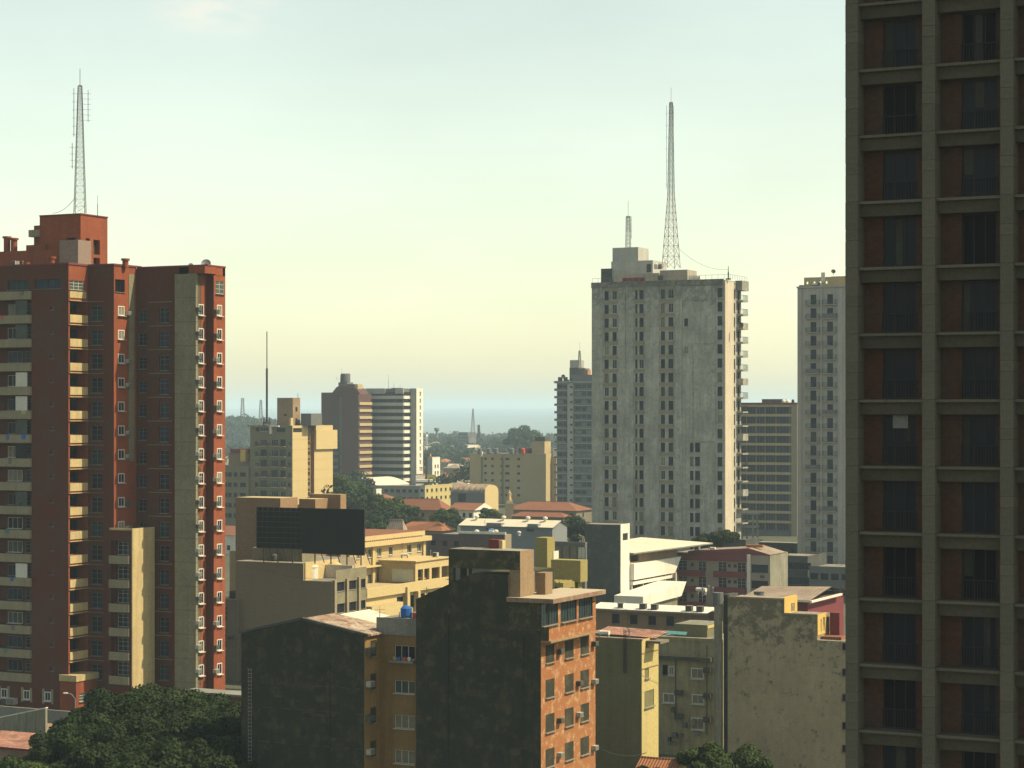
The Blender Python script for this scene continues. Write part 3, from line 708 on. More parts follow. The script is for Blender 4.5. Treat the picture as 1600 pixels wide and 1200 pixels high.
    for z in L1:
        for k in range(random.choice([0, 1, 1, 2])):
            m_ = pick(*cols_); u_ = random.uniform(b.pu(3), b.pu(44)); w_ = random.uniform(.25, .8); q = MB()
            if m_ == LEAF2:
                for j in range(14): a_ = random.uniform(-.3, .3); c_ = random.uniform(0, .5); q.face([(u_ + a_ - .12, -.2, z + 1.03 + c_), (u_ + a_, -.32, z + 1.0 + c_), (u_ + a_ + .12, -.2, z + 1.06 + c_), (u_ + a_, -.1, z + 1.16 + c_)], m_)
                q.obj('balcony_plant', rt)
            else:
                q.box(u_, u_ + w_, -.385, -.352, z + random.uniform(.35, .65), z + 1.04, m_); q.box(u_, u_ + w_, -.351, -.0, z + 1.03, z + 1.045, m_); q.obj('draped_cloth', rt)
        if random.random() < .3: q = MB(); q.box(b.pu(26), b.pu(44), -.2, -.14, z + 1.04, z + fl - .15, pick(G_GN, G_DK, WHITEC)); q.obj('balcony_enclosure', rt)
    # yellow green strip down the lit return
    q = MB(); q.box(uB - .1, uB + .05, b.pv(201, uB), b.pv(209.5, uB), 32, zr - .9, CREAMG); q.obj('render_strip', rt)
    # low wing with blank cream side
    uL = b.pu(205, vA - .7); vL0 = vA - .6; zL = b.pz(829, uL, vL0); vL1 = b.pv(240, uL); u0 = uB - .2
    mb = MB(); hL = []
    for z in lv:
        if z + fl < zL: hL.append((u0 + .15, uL - .35, z + 1.0, z + fl - .15))
    mb.block(u0, uL, vL0, vL1, 0, zL, RED, hL, (), 1.2, top=ROOFC, back=RED); mb.obj('side_wing', rt)
    q = MB(); q.box(uL + .003, uL + .14, vL0 - .05, vL1 + .05, 0, zL + .25, CREAM); q.box(u0, uL, vL0 - .05, vL0 + .2, zL, zL + .25, CREAM); q.obj('cream_end_wall', rt)
    for h in hL:
        q = MB(); q.box(u0 + .05, uL - .3, vL0 - .25, vL0 - .003, h[2] - 1.0, h[2] + .0, BALC); q.obj('balcony_parapet', rt)
        window(rt, 'F', vL0 + 1.2, h[0] + .3, h[1] - .3, h[2] + .02, h[3] - .2, 'grid', pick(G_DK, G_BL), -.07)
    # podium bay at the foot
    z0, z1 = b.pz(1097, 1, 1), b.pz(1063, 1, 1); u1 = b.pu(120.5, -.2)
    mb = MB(); v1 = b.pv(160, u1); mb.block(-1.0, u1, -.4, v1, z0 - 3, z1, REDP, (), [(.2, v1 - .2, z0 + .15, z0 + 1.15)], .5, back=INT); mb.obj('podium_bay', rt)
    q = MB(); q.box(-1.0, u1 + .14, -.55, v1, z1 - .0, z1 + .75, CREAM); q.obj('balcony_parapet', rt)
    window(rt, 'R', u1, .2, v1 - .2, z0 + .15, z0 + 1.15, 'grid', G_GN, .1)
    # base windows with white surrounds
    for xa, xb in ((37, 47), (70, 80), (2, 12)):
        window(rt, 'F', 0, b.pu(xa), b.pu(xb), b.pz(1098), b.pz(1083), 'pale', G_BL, -.04)
        q = MB(); w0, w1 = b.pu(xa) - .35, b.pu(xb) + .35
        for (p0, p1, r0, r1) in ((w0, b.pu(xa) - .01, b.pz(1102), b.pz(1079)), (b.pu(xb) + .01, w1, b.pz(1102), b.pz(1079))): q.box(p0, p1, -.08, -.003, r0, r1, BALC)
        q.obj('window_surround', rt)
    ac(rt, 'F', 0, b.pu(22), b.pz(1106), False, 1.6); ac(rt, 'F', 0, b.pu(12), b.pz(1107), True, 1.3)
    # penthouse
    pu0, pu1 = b.pu(45, 5), b.pu(126, 5); pv1 = 5 + (b.pv(168, pu1) - b.pv(126, pu1)); zt1 = b.pz(335, pu1, 5); zm = zr
    mb = MB(); hh = [(b.pv(134, pu1), b.pv(140, pu1), b.pz(396, pu1, 6), b.pz(372, pu1, 6)), (b.pv(146, pu1), b.pv(156, pu1), b.pz(396, pu1, 6), b.pz(373, pu1, 6)), (b.pv(134, pu1), b.pv(140, pu1), b.pz(412, pu1, 6), b.pz(400, pu1, 6)), (b.pv(146, pu1), b.pv(156, pu1), b.pz(412, pu1, 6), b.pz(401, pu1, 6))]
    um = b.pu(62, 5)
    mb.block(um, pu1, 5, 5 + pv1 - 5 + 0, zm - 2, zt1, REDP, [(b.pu(104, 5), b.pu(118, 5), b.pz(374, 0, 5), b.pz(370, 0, 5))], hh, .6, top=ROOFC)
    mb.block(pu0, um, 6, 12, zm - 2, zt1 - 1.0, REDP, (), (), .3, top=ROOFC); mb.obj('penthouse', rt)
    q = MB(); q.box(um, pu1 + .12, 4.9, 5.1, zt1, zt1 + .15, MAROON); q.box(pu1 - .1, pu1 + .12, 5.1, pv1, zt1, zt1 + .15, MAROON); q.obj('parapet_cap', rt)
    q = MB(); q.box(pu0 - .3, um, 5.3, 6, b.pz(370, pu0, 5), b.pz(359, pu0, 5), BALC); q.obj('balcony_parapet', rt)
    q = MB(); q.box(b.pu(93, 3), b.pu(122, 3), 3, 5.6, zm, b.pz(374, 0, 3), PINK); q.obj('stair_box', rt)
    q = MB(); q.box(b.pu(-40, 4), b.pu(92, 4), 4.2, 12, zm, b.pz(387, 0, 4), REDP, ROOFC); q.box(b.pu(40, 4.5), b.pu(70, 4.5), 4.6, 11, zm, b.pz(378, 0, 4), REDP, ROOFC); q.obj('service_storey', rt)
    def pipe(x, y0, y1, v, r=.42):
        u = b.pu(x, v); z0 = b.pz(y0, u, v) - (1.3 if x < 30 else 0); z1 = b.pz(y1, u, v); q = MB(); q.lathe([(r, z0), (r, z1 - .25), (r + .16, z1 - .24), (r + .16, z1), (.1, z1 + .02)], REDP, 12, (u, v)); q.obj('vent_pipe', rt)
    pipe(11, 388, 369.5, 5); pipe(22, 388, 372, 5); pipe(81, 412, 401, .9, .35); pipe(42, 424, 410, -.1 + .5, .2); pipe(196, 418, 404, vA + 2, .38)
    return b
rb = red_tower()
satellite_dish(322, 412, 262, .62, 'larger round satellite dish on the red tower roof edge')
satellite_dish(298, 415, 262, .34, 'small satellite dish left of the bigger one on the red tower roof')
Ym = 262
lattice_mast(125, 334, 134, Ym, 1.35, .45, 'pale lattice radio mast on the red tower penthouse', STEEL, STEEL, None, 2.1, ((1.0, .72, .97, 6), (-.75, .60, .98, 6), (-.95, .35, .55, 4)), thick=.04, bays=34, dens=1.35)
whip(152.5, 338, 305, 262, 'short whip aerial right of the lattice mast on the red tower')

# ================================================================== WHITE TOWER
LIFTP = mat('pale lift house render', (.40, .40, .37), dirt=.2, streak=.35, dcol=(.2, .2, .18))
LIFTC = mat('pinkish roof room render', (.34, .30, .25), dirt=.25, streak=.35, dcol=(.17, .15, .12))
def white_tower():
    b = B('pale_concrete_tower', 'tall stained pale concrete tower with rows of narrow windows under the tapering mast', 'building', 1131, 450)
    rt = b.root; fl = 22.05 * 450 / F; ztop = b.pz(437); L = b.pu(925); D = b.pv(1158)
    rows = [b.pz(464) - fl * k for k in range(20)]; rows = [z for z in rows if z > 1]
    cols = [(944.5, 951), (957, 963.5), (992.5, 996), (999, 1005.5), (1032.5, 1039), (1044.5, 1052), (1121, 1128.5)]
    hF = []; wi = []
    for k, z in enumerate(rows):
        for (xa, xb) in cols: hF.append((b.pu(xa), b.pu(xb), z, z + 1.95))
        if k >= 11:
            for (xa, xb) in ((1078, 1083.5), (1086, 1093.5)): hF.append((b.pu(xa), b.pu(xb), z, z + 1.95))
    for k in (2, 4): hF.append((b.pu(1069), b.pu(1075), rows[k], rows[k] + 1.6))
    hR = [(b.pv(1146), b.pv(1148.5), z, z + 2) for z in rows] + [(b.pv(1152), b.pv(1156), z - .2, z + 2) for z in rows[:16]]
    mb = MB(); mb.block(L, 0, 0, D, 0, ztop, WTOW, hF, hR, .3, top=ROOFC); mb.obj('wall', rt)
    for h in hF: window(rt, 'F', 0, *h, 'white' if random.random() < .2 else 'dark', pick(G_DK, G_BL, G_BL, G_DK, G_DK, G_GN, G_BL, G_CU) if random.random() < .9 else G_TQ, .16)
    for h in hR: window(rt, 'R', 0, *h, 'dark', G_DK, .16)
    # proud wall panels between the window strips
    def strip(xa, xb, ya, yb, m, d=.14): q = MB(); q.box(b.pu(xa), b.pu(xb), -d, -.003, b.pz(yb), b.pz(ya), m); q.obj('wall_panel', rt)
    strip(925, 942, 441, 895, WTOW); strip(967, 977.5, 441, 582, WTOW); strip(978, 990, 441, 895, WTOW, .2); strip(1008, 1030, 441, 895, WTOW, .17)
    strip(1055, 1066, 441, 895, WTOW, .2); strip(1066.5, 1083, 556, 690, WTOW, .14); strip(1084, 1118, 540, 690, WTOW, .2); strip(1096, 1117, 692, 895, WTOW, .22)
    strip(1056, 1118, 446, 468, WTOW, .12); strip(1080, 1118, 470, 536, WTOW, .15)
    q = MB()
    for z in rows: 
        for (xa, xb) in ((943, 965.5), (991, 1007), (1031, 1053.5)): q.box(b.pu(xa), b.pu(xb), -.05, -.003, z + 2.1, z + fl - .15, WYEL)
    q.obj('spandrel', rt)
    q = MB(); q.box(L - .1, .02, -.25, -.003, ztop - 1.0, ztop + .2, WTOWT); q.obj('cornice', rt)
    q = MB(); q.box(.003, .3, .1, b.pv(1144.5), b.pz(858), ztop - .1, WTOWLIT); q.obj('lit_end_panel', rt)
    q = MB(); q.box(-.2, 1.4, b.pv(1150), D + 1, ztop - 1.9, ztop + .2, WTOW); q.obj('roof_hood', rt)
    va, vb = b.pv(1151), b.pv(1158)
    for k, z in enumerate(rows[:17]): balcony(rt, 'R', 0, va, vb + .5, z - .35, 1.45 if k != 3 else 1.5, 1.15, WTOW, rail=True, solid=(WTOW if k % 4 == 2 else None), t=.3)
    # roof structures
    def rbox(n, xa, xb, y0, y1, v0, v1, m): q = MB(); q.box(b.pu(xa, v0), b.pu(xb, v0), v0, v1, b.pz(y0, 0, v0), b.pz(y1, 0, v0), m, ROOFC); return q.obj(n, rt)
    rbox('lift_house', 957, 997, 437, 380, 8, 14, LIFTP); rbox('lift_house', 955, 1020, 437, 402, 7, 15, LIFTP); rbox('lift_house', 939, 955, 437, 413, 6.5, 14, DKBLUE)
    rbox('roof_room', 960, 1030, 437, 423, 3, 6.4, LIFTC); rbox('roof_room', 1031, 1074, 437, 419, 3.5, 9, LIFTC); rbox('roof_room', 1076, 1094, 437, 430, 2, 5, WHITE)
    q = MB(); q.box(b.pu(1010.5, 7), b.pu(1017.5, 7), 6.93, 7.02, b.pz(421, 0, 7), b.pz(408, 0, 7), DKBLUE); q.box(b.pu(973, 3), b.pu(1007, 3), 2.93, 3.05, b.pz(435, 0, 3), b.pz(429.5, 0, 3), MAROON); q.box(b.pu(1028, 3), b.pu(1036, 3), 2.95, 3.05, b.pz(434, 0, 3), b.pz(427, 0, 3), DKBLUE)
    q.obj('door', rt)
    q = MB()
    for (x0, y0, x1, y1) in ((L, .2, 0, .2), (0, .2, 1.3, .3), (1.3, .3, 1.3, D)):
        q.tube((x0, y0, ztop + 1.1), (x1, y1, ztop + 1.1), .035, STEEL, 4); n = int(math.hypot(x1 - x0, y1 - y0) / 1.4)
        for i in range(n + 1): t = i / max(n, 1); q.tube((x0 + (x1 - x0) * t, y0 + (y1 - y0) * t, ztop + .2), (x0 + (x1 - x0) * t, y0 + (y1 - y0) * t, ztop + 1.1), .03, STEEL, 4)
    q.obj('roof_railing', rt)
white_tower()
lattice_mast(1048.5, 419, 160, 455, 3.0, .55, 'tall tapering red and white lattice mast on the pale concrete tower', RSTEEL, DSTEEL, (.45, 1.1), 3.2, ((-1.05, .48, .98, 7), (.55, .70, .98, 4)), thick=.06, sides=4, bays=14, dens=1.7)
lattice_mast(981.5, 387, 338, 460, .9, .7, 'small double antenna stand on the lift house of the pale tower', STEEL, DSTEEL, None, 3.4, ((.75, .3, 1.0, 4),), thick=.05, bays=7)
whip(1138, 437, 416, 451, 'stub pole at the right roof corner of the pale tower', .14)
satellite_dish(1156, 508, 452, .75, 'dish hanging on a balcony of the pale tower', DSTEEL)
for i, (x, y) in enumerate(((1026, 416), (1031, 414.5))):
    X = (x - CXP) * 455 / F; m = MB(); m.lathe([(.5, 0), (.55, .2), (.55, .9), (.4, 1.1), (.1, 1.2)], TANK if i else WHITE, 12); o = m.obj('water_tank', None, (X, 455.5, CAMZ + (HY - 420) * 455 / F)); tag(o, ['small white tank left of the tall mast foot', 'small grey tank touching the tall mast foot'][i], 'water tank')

# ================================================================== GRID OFFICE
TANBAND = mat('tan floor band', (.36, .29, .17), dirt=.25, streak=.3, dcol=(.18, .15, .1))
def grid_office():
    b = B('ribbon_window_office', 'dark office block with tan slab bands between the pale tower and white balcony tower', 'building', 1237, 650)
    rt = b.root; fl = 15.2 * 650 / F; zt = b.pz(632); L = b.pu(1140)
    q = MB(); q.box(L, 0, .5, 26, 0, zt, BLUEG, ROOFC); q.obj('wall', rt)
    rows = [zt - .7 - fl * k for k in range(16)]; xs = [1150, 1166, 1181, 1195, 1212, 1233, 1237]
    band = MB(); band.box(L, 0, -.25, .5, 0, .75, TANBAND); bm = band.mesh('floor_band')
    for z in rows:
        if z < 2: continue
        link('floor_band', bm, rt, (0, 0, z))
        for xa, xb in zip(xs[:-1], xs[1:]):
            if xb - xa < 6: continue
            window(rt, 'F', .5, b.pu(xa) + .15, b.pu(xb) - .15, z - fl + .76, z - .02, 'steel', pick(G_DK, G_BL, G_DK, G_BL), -.06)
    q = MB()
    for x in xs[:-1]: q.box(b.pu(x) - .12, b.pu(x) + .12, .15, .49, 2, rows[0], TANR)
    q.obj('mullion', rt)
    q = MB(); q.box(0.003, 1.9, -.4, 22, 0, zt + .1, BEIGEW); q.obj('end_pilaster', rt)
    q = MB(); q.box(L, 1.9, -.5, .3, zt, zt + .6, MAROON); q.box(b.pu(1187), b.pu(1218), 2, 8, zt, zt + 1.7, DKBLUE); q.obj('roof_plant', rt)
grid_office()
for i, (x, w) in enumerate(((1224, .9), (1230, .8), (1239, .45))):
    m = MB(); m.lathe([(w, 0), (w, 1.0), (w * .6, 1.35), (.1, 1.4)], WHITE if i < 2 else DSTEEL, 12); o = m.obj('water_tank', None, ((x - CXP) * 655 / F, 655, CAMZ + (HY - 631) * 655 / F))
    tag(o, ['left one of two white tanks on the banded office roof', 'right one of two white tanks on the banded office roof', 'thin dark drum at the right end of the banded office roof'][i], 'water tank')

# ================================================================== RIGHT WHITE BALCONY TOWER
def balcony_tower_r():
    b = B('white_balcony_tower', 'slim white apartment tower with small iron balconies beside the dark frame tower', 'building', 1332, 458)
    rt = b.root; fl = 21.6 * 458 / F; zt = b.pz(448); L = b.pu(1246)
    rows = [b.pz(475) - fl * k for k in range(21)]; rows = [z for z in rows if z > 2]
    hF = []; 
    for z in rows:
        for xa, xb in ((1266.5, 1275.5), (1292.5, 1301.5)): hF.append((b.pu(xa), b.pu(xb), z + .02, z + 2.25))
    mb = MB(); mb.block(L, 0, 0, 18, 0, zt, GREYW, hF, (), .3); mb.obj('wall', rt)
    for i, h in enumerate(hF):
        window(rt, 'F', 0, *h, 'dark', pick(G_DK, G_BL, G_BL, G_TQ, G_GN), .16)
        c = (h[0] + h[1]) / 2; balcony(rt, 'F', 0, c - 1.55, c + 1.55, h[2], 1.0, 1.0, GREYW, rail=True, solid=(BLUEG if i % 7 == 3 else None))
    for x0, x1 in ((1246.5, 1253), (1281.5, 1285.5), (1309, 1317)):
        q = MB(); q.box(b.pu(x0), b.pu(x1), -.22, -.003, 0, zt - .2, GREYW); q.obj('pilaster', rt)
    q = MB(); q.box(L - .1, 0, -.35, .1, zt, zt + .35, GREYW); q.box(L + .3, b.pu(1254), .2, 6, zt + .35, b.pz(443), BLUEG); q.obj('cornice', rt)
    # roof screen wall with openings
    mb = MB(); z1 = b.pz(431); hs = [(b.pu(x), b.pu(x + 3.6), zt + .9, z1 - .9) for x in (1257, 1268, 1277.5, 1287)]
    mb.facade('F', 1.0, b.pu(1254), b.pu(1318), zt + .3, z1, hs, .5, CREAMS, None); mb.face([(b.pu(1254), 1.0, z1), (b.pu(1318), 1.0, z1), (b.pu(1318), 1.5, z1), (b.pu(1254), 1.5, z1)], CREAMS)
    mb.facade('F', 1.5, b.pu(1254), b.pu(1318), zt + .3, z1, hs, .01, CREAMS, None); mb.obj('roof_screen', rt)
    q = MB(); q.box(b.pu(1281), b.pu(1287), .9, 1.7, z1 - 1, z1 + 1.0, WHITE); q.box(b.pu(1292), b.pu(1316), 3, 8, zt + .3, z1 + .2, PINK); q.obj('chimney', rt)
GREYW = mat('cool grey white render', (.34, .335, .31), dirt=.25, streak=.35, dcol=(.2, .2, .19))
balcony_tower_r()
satellite_dish(1302, 424, 460, .5, 'dish on the roof screen of the slim white balcony tower', DSTEEL)

# ================================================================== LEFT-OF-TOWER BALCONY TOWER (far)
def balcony_tower_f():
    b = B('banded_apartment_tower', 'distant grey apartment tower with pale balcony bands left of the pale concrete tower', 'building', 931, 839)
    rt = b.root; fl = 11.85 * 839 / F; zt = b.pz(597); L = b.pu(870)
    q = MB(); q.box(L, 0, 0, 20, 0, zt, BLUEG, ROOFC); q.obj('wall', rt)
    rows = [zt - .2 - fl * k for k in range(18)]; rows = [z for z in rows if z > 1]
    sl_ = MB(); sl_.box(L - .5, b.pu(887.5), -1.4, -.003, -.22, .0, GREYW); sl_.box(b.pu(897.5), .3, -1.4, -.003, -.22, 0, GREYW); sl_.box(L - .5, b.pu(887.5), -1.4, -1.28, -1.25 + .2, -.22, BLUEG) if 0 else None
    sm = sl_.mesh('balcony_slab')
    pm_ = MB(); pm_.box(L - .45, b.pu(887), -1.38, -1.30, .001, .75, BLUEG); pm_.box(b.pu(898), .25, -1.38, -1.30, .001, .75, BLUEG); pme = pm_.mesh('balcony_parapet')
    for z in rows:
        o = link('balcony_slab', sm, rt, (0, 0, z)); link('balcony_parapet', pme, o)
        for xa, xb in ((872, 879), (880.5, 887), (899, 908), (909.5, 916), (917.5, 924)):
            window(rt, 'F', 0, b.pu(xa), b.pu(xb), z + .3, z + 2.3, 'steel', pick(G_DK, G_BL, BLG2), -.04)
        window(rt, 'F', -1.0, b.pu(891, -1), b.pu(894.5, -1), z + 1.0, z + 1.7, 'dark', G_DK, -.06)
    q = MB(); q.box(b.pu(888), b.pu(897), -1.0, -.003, 0, zt - .4, GREYW); q.obj('stair_shaft', rt)
    q = MB(); q.box(b.pu(886.5), b.pu(902), 2, 8, zt, b.pz(574), DKBLUE); q.box(b.pu(887), b.pu(901), 2.1, 7, b.pz(574), b.pz(562), GREYW); q.box(b.pu(902.5), b.pu(910), 2.5, 7, zt, b.pz(575), BLUEG); q.box(b.pu(910), b.pu(915), 2, 5, zt, b.pz(577), ORANGE); q.box(b.pu(892), b.pu(931), -1, 1.9, zt, b.pz(585.5), BLUEG)
    q.box(L - .9, .3, -1.6, .3, zt, zt + .3, GREYW); q.obj('roof_room', rt)
BLG2 = glassmat('muted blue panel', (.08, .09, .12), rough=.4)
balcony_tower_f()
lattice_mast(905.5, 576, 548, 845, 1.2, .5, 'thin aerial on the distant banded apartment tower', STEEL, DSTEEL, None, 3.5, (), thick=.07, bays=7)
satellite_dish(880, 588, 842, .8, 'dish on the left roof edge of the banded apartment tower', DSTEEL)

# ================================================================== STRIPED + BROWN TOWERS
STRP = mat('pale office spandrel', (.42, .41, .36), dirt=.15, streak=.2, dcol=(.25, .24, .22))
def striped():
    b = B('striped_office_tower', 'white office tower striped with dark ribbon windows at centre left', 'building', 630, 916)
    rt = b.root; fl = 10.75 * 916 / F; zt = b.pz(607); L = b.pu(571.5); v1 = b.pv(641); u2 = b.pu(650, v1); v2 = b.pv(660, u2)
    mb = MB(); mb.box(L, 0, .3, v2 - .3, 0, zt, BLUEG, ROOFC); mb.box(.003, u2, v1, v2, 0, zt, GREYW, ROOFC); mb.obj('wall', rt)
    q = MB(); q.box(L, b.pu(579), -.3, .299, 0, zt + .1, GREYW); q.box(b.pu(579), b.pu(602), -.3, .299, b.pz(615), zt + .1, GREYW); q.box(b.pu(618), .1, -.3, .299, b.pz(615), zt + .1, GREYW); q.obj('frame', rt)
    rows = [b.pz(621) - fl * k for k in range(13)]
    ba = MB(); ba.box(b.pu(579) + .01, .12, -.25, .29, 0, 1.35, STRP); bme = ba.mesh('spandrel_band')
    bl = MB(); bl.box(.003, .35, .3, v1 - .01, 0, 1.4, WHITE); blm = bl.mesh('balcony_parapet')
    for z in rows:
        if z < 0: continue
        link('spandrel_band', bme, rt, (0, 0, z - .6)); link('balcony_parapet', blm, rt, (0, 0, z - .6))
        for xa, xb in ((581, 593), (593, 605), (605, 617), (617, 629)): window(rt, 'F', .3, b.pu(xa), b.pu(xb), z + .78, z + fl - .62, 'steel', pick(G_BL, G_DK, G_BL), -.06)
        window(rt, 'R', 0, .4, v1 - .2, z + .8, z + fl - .65, 'dark', G_DK, -.04)
    q = MB(); q.box(.36, u2 + .02, v1 - .25, v1 - .003, 0, zt + .1, GREYW); q.obj('corner_pilaster', rt)
    hs = [(b.pv(654.5, u2), b.pv(657, u2), z + .6, z + fl - .5) for z in rows[:11]] + [(b.pv(654.5, u2), b.pv(659, u2), z + .7, z + fl - .55) for z in rows[11:]]
    mb = MB(); mb.facade('R', u2 + .3, v1 - .2, v2, b.pz(741, u2, v1), zt + .2, hs, .35, WHITE, G_DK); mb.obj('lit_side_wall', rt)
    q = MB(); q.box(b.pu(606), b.pu(617), 3, 8, zt - 1, zt + .3, BLUEG); q.obj('roof_plant', rt)
striped()
whip(607, 607, 584, 918, 'tall thin aerial on the striped office tower', .07); whip(615.5, 610, 596, 918, 'shorter thin aerial right of the tall one on the striped tower', .06); whip(625, 607, 601, 918, 'tiny aerial near the striped tower corner', .06)

def brown_tower():
    b = B('brown_clad_tower', 'windowless brown clad tower with cream balconies left of the striped tower', 'building', 560, 905)
    rt = b.root; fl = 10.95 * 905 / F; zt = b.pz(616); L = b.pu(534)
    q = MB(); q.box(L, 0, 0, b.pv(580), 0, zt, BROWN, ROOFC); q.obj('wall', rt)
    q = MB(); q.box(b.pu(502, 4), L - .003, 4, 18, 0, b.pz(613, 0, 4), BROWN, ROOFC); q.box(b.pu(529, 1), L - .003, 1.8, 3.99, 0, zt - 1, BLUEG, ROOFC); q.obj('wall', rt)
    q = MB(); zz = zt; q.prism([(b.pu(514), zz), (b.pu(560), zz), (b.pu(555), zz + 2.2), (b.pu(549), zz + 3), (b.pu(532), zz + 4), (b.pu(523), zz + 3.2)], 'y', 1.5, 9, BROWN); q.box(b.pu(523), b.pu(537), 3, 8, zz + 3, b.pz(597), BLUEG); q.box(b.pu(537), b.pu(549), 2.5, 7, zz, b.pz(600), BROWN); q.box(b.pu(549), b.pu(554), 2.6, 6.8, zz, b.pz(600), CREAMS)
    q.lathe([(2.0, b.pz(597)), (2.1, b.pz(594)), (2.1, b.pz(584)), (1.9, b.pz(583)), (.1, b.pz(583))], BLUEG, 16, (b.pu(530.5), 5)); q.obj('roof_house', rt)
    v1 = b.pv(580)
    hs = []
    rows = [b.pz(629) - fl * k for k in range(12)]
    for z in rows: hs.append((.3, v1 - .3, z + .2, z + fl - 1.3))
    mb = MB(); mb.facade('R', .02, .0, v1, 0, zt, hs, .9, BROWN, INT); mb.obj('balcony_side', rt)
    for z in rows:
        q = MB(); q.box(.03, .6, .15, v1 - .15, z - 1.0, z + .2, CREAMS); q.obj('balcony_parapet', rt)
    # the neighbour's balconies peeping out below
    for k in range(9):
        q = MB(); z = b.pz(689) - fl * k; q.box(b.pu(519, 2), b.pu(531, 2), .3, 1.79, z, z + 1.3, BLUEG); q.obj('balcony_parapet', rt)
brown_tower()
lattice_mast(534, 600, 586, 912, 1.0, .8, 'cluster of aerials on the round tank of the brown tower', DSTEEL, DSTEEL, None, 3.0, ((2.0, .2, .9, 3), (-2.2, .4, .8, 2)), thick=.09, bays=5)

# ================================================================== MID RESIDENTIAL TOWER
def res_tower():
    b = B('cream_sided_apartment_block', 'apartment block with balconied dark front and blank sunlit cream side wall, left of centre', 'building', 457, 611)
    rt = b.root; fl = 16.2 * 611 / F; zt = b.pz(676); L = b.pu(391)
    rows = [b.pz(698) - fl * k for k in range(8)]; hF = []; holes = []
    for z in rows:
        for xa, xb, d in ((398, 403, 0), (407, 417, 1), (424, 434, 1), (438, 446, 1), (450, 454, 0)): hF.append((b.pu(xa), b.pu(xb), z + .2, z + (2.1 if d else 1.5)))
    hF += [(b.pu(400), b.pu(405), b.pz(674), b.pz(668.5)), (b.pu(407), b.pu(419), b.pz(674), b.pz(668.5)), (b.pu(432), b.pu(446), b.pz(675), b.pz(669))]
    zp = b.pz(665)
    va, vb, D = b.pv(481), b.pv(491), b.pv(520)
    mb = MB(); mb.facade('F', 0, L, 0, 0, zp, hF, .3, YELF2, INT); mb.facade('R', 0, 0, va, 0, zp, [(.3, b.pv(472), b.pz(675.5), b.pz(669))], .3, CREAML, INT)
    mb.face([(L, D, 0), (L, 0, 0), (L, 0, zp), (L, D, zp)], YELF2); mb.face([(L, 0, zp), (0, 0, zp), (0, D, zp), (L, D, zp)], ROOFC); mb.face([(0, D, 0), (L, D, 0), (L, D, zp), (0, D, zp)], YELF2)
    hs = [(va + .8, vb - .9, z - fl * .0 + .4, z + 1.5) for z in rows] + [(va + .8, vb - .9, z + 1.9, z + 2.5) for z in rows]
    mb.facade('R', -1.0, va, vb, 0, zp + .2, hs, .3, OCHRE, INT); mb.face([(0, va, 0), (-1, va, 0), (-1, va, zp), (0, va, zp)], CREAML); mb.face([(-1, vb, 0), (0, vb, 0), (0, vb, zp), (-1, vb, zp)], ORANGE)
    mb.facade('R', 0, vb, D, 0, zp, [], .3, CREAML, INT); mb.obj('wall', rt)
    for h in hF: window(rt, 'F', 0, *h, 'white' if random.random() < .3 else 'dark', pick(G_DK, G_BL, G_GN), .15)
    for z in rows:
        balcony(rt, 'F', 0, b.pu(404), b.pu(420), z + .1, 1.2, 1.0, CREAMS, rail=True); balcony(rt, 'F', 0, b.pu(423), b.pu(448), z + .1, 1.2, 1.0, CREAMS, rail=True)
        q = MB(); q.box(b.pu(392), b.pu(456), -.18, -.003, z - .75, z - .1, CREAMG); q.obj('floor_band', rt)
    z = b.pz(702, 0, vb); q = MB(); q.box(.003, .7, vb, b.pv(524), z, b.pz(672, 0, vb), CREAML); q.box(.003, .6, vb + .02, b.pv(502), b.pz(672, 0, vb), b.pz(664.5), CREAML); q.obj('projecting_block', rt)
    q = MB()
    for k in range(9): zz = zp - 4 - k * fl; q.box(.002, .03, .1, va - .1, zz, zz + .06, CREAMS); q.box(.002, .03, vb + .1, D - .1, zz, zz + .06, CREAMS)
    q.obj('string_course', rt)
    # penthouse
    v0 = 4; w0, w1 = b.pu(433, v0), b.pu(457.5, v0); zq = b.pz(621.5, 0, v0)
    mb = MB(); mb.block(w0, w1, v0, b.pv(469, w1) - b.pv(457.5, w1) + v0, zp, zq, TANR, [(b.pu(443, v0), b.pu(448, v0), b.pz(650, 0, v0), b.pz(647, 0, v0))], [(v0 + 1.4, v0 + 2.5, b.pz(643, 0, v0), b.pz(636, 0, v0)), (v0 + 1.4, v0 + 2.5, b.pz(664, 0, v0), b.pz(654, 0, v0))], .3)
    mb.obj('penthouse', rt); q = MB(); q.box(b.pu(470, 6), b.pu(486, 6), 6, 12, zp, b.pz(646, 0, 6), BLUEG); q.box(b.pu(452, 2), b.pu(454.5, 2), 2, 3.2, zp, b.pz(653), CREAML); q.obj('roof_room', rt)
    q = MB(); q.box(b.pu(388), b.pu(422), -.6, 2.5, b.pz(667), b.pz(664.5), TANR); q.box(b.pu(424), b.pu(437), -.7, 1.2, b.pz(667), b.pz(665), WHITE); q.box(b.pu(423), b.pu(425.5), -.7, .2, b.pz(678), b.pz(667), WHITE); q.obj('roof_canopy', rt)
    # low wing on the left
    zl = b.pz(729); L2 = b.pu(340); hs = []
    for k in range(5):
        z = b.pz(746) - fl * k
        for xa, xb in ((353, 358), (359, 365), (368, 374), (378, 387)): hs.append((b.pu(xa), b.pu(xb), z, z + 1.25))
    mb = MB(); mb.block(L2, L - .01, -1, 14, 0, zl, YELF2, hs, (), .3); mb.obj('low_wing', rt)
    for h in hs: window(rt, 'F', -1, *h, 'dark', pick(G_DK, G_BL), .15)
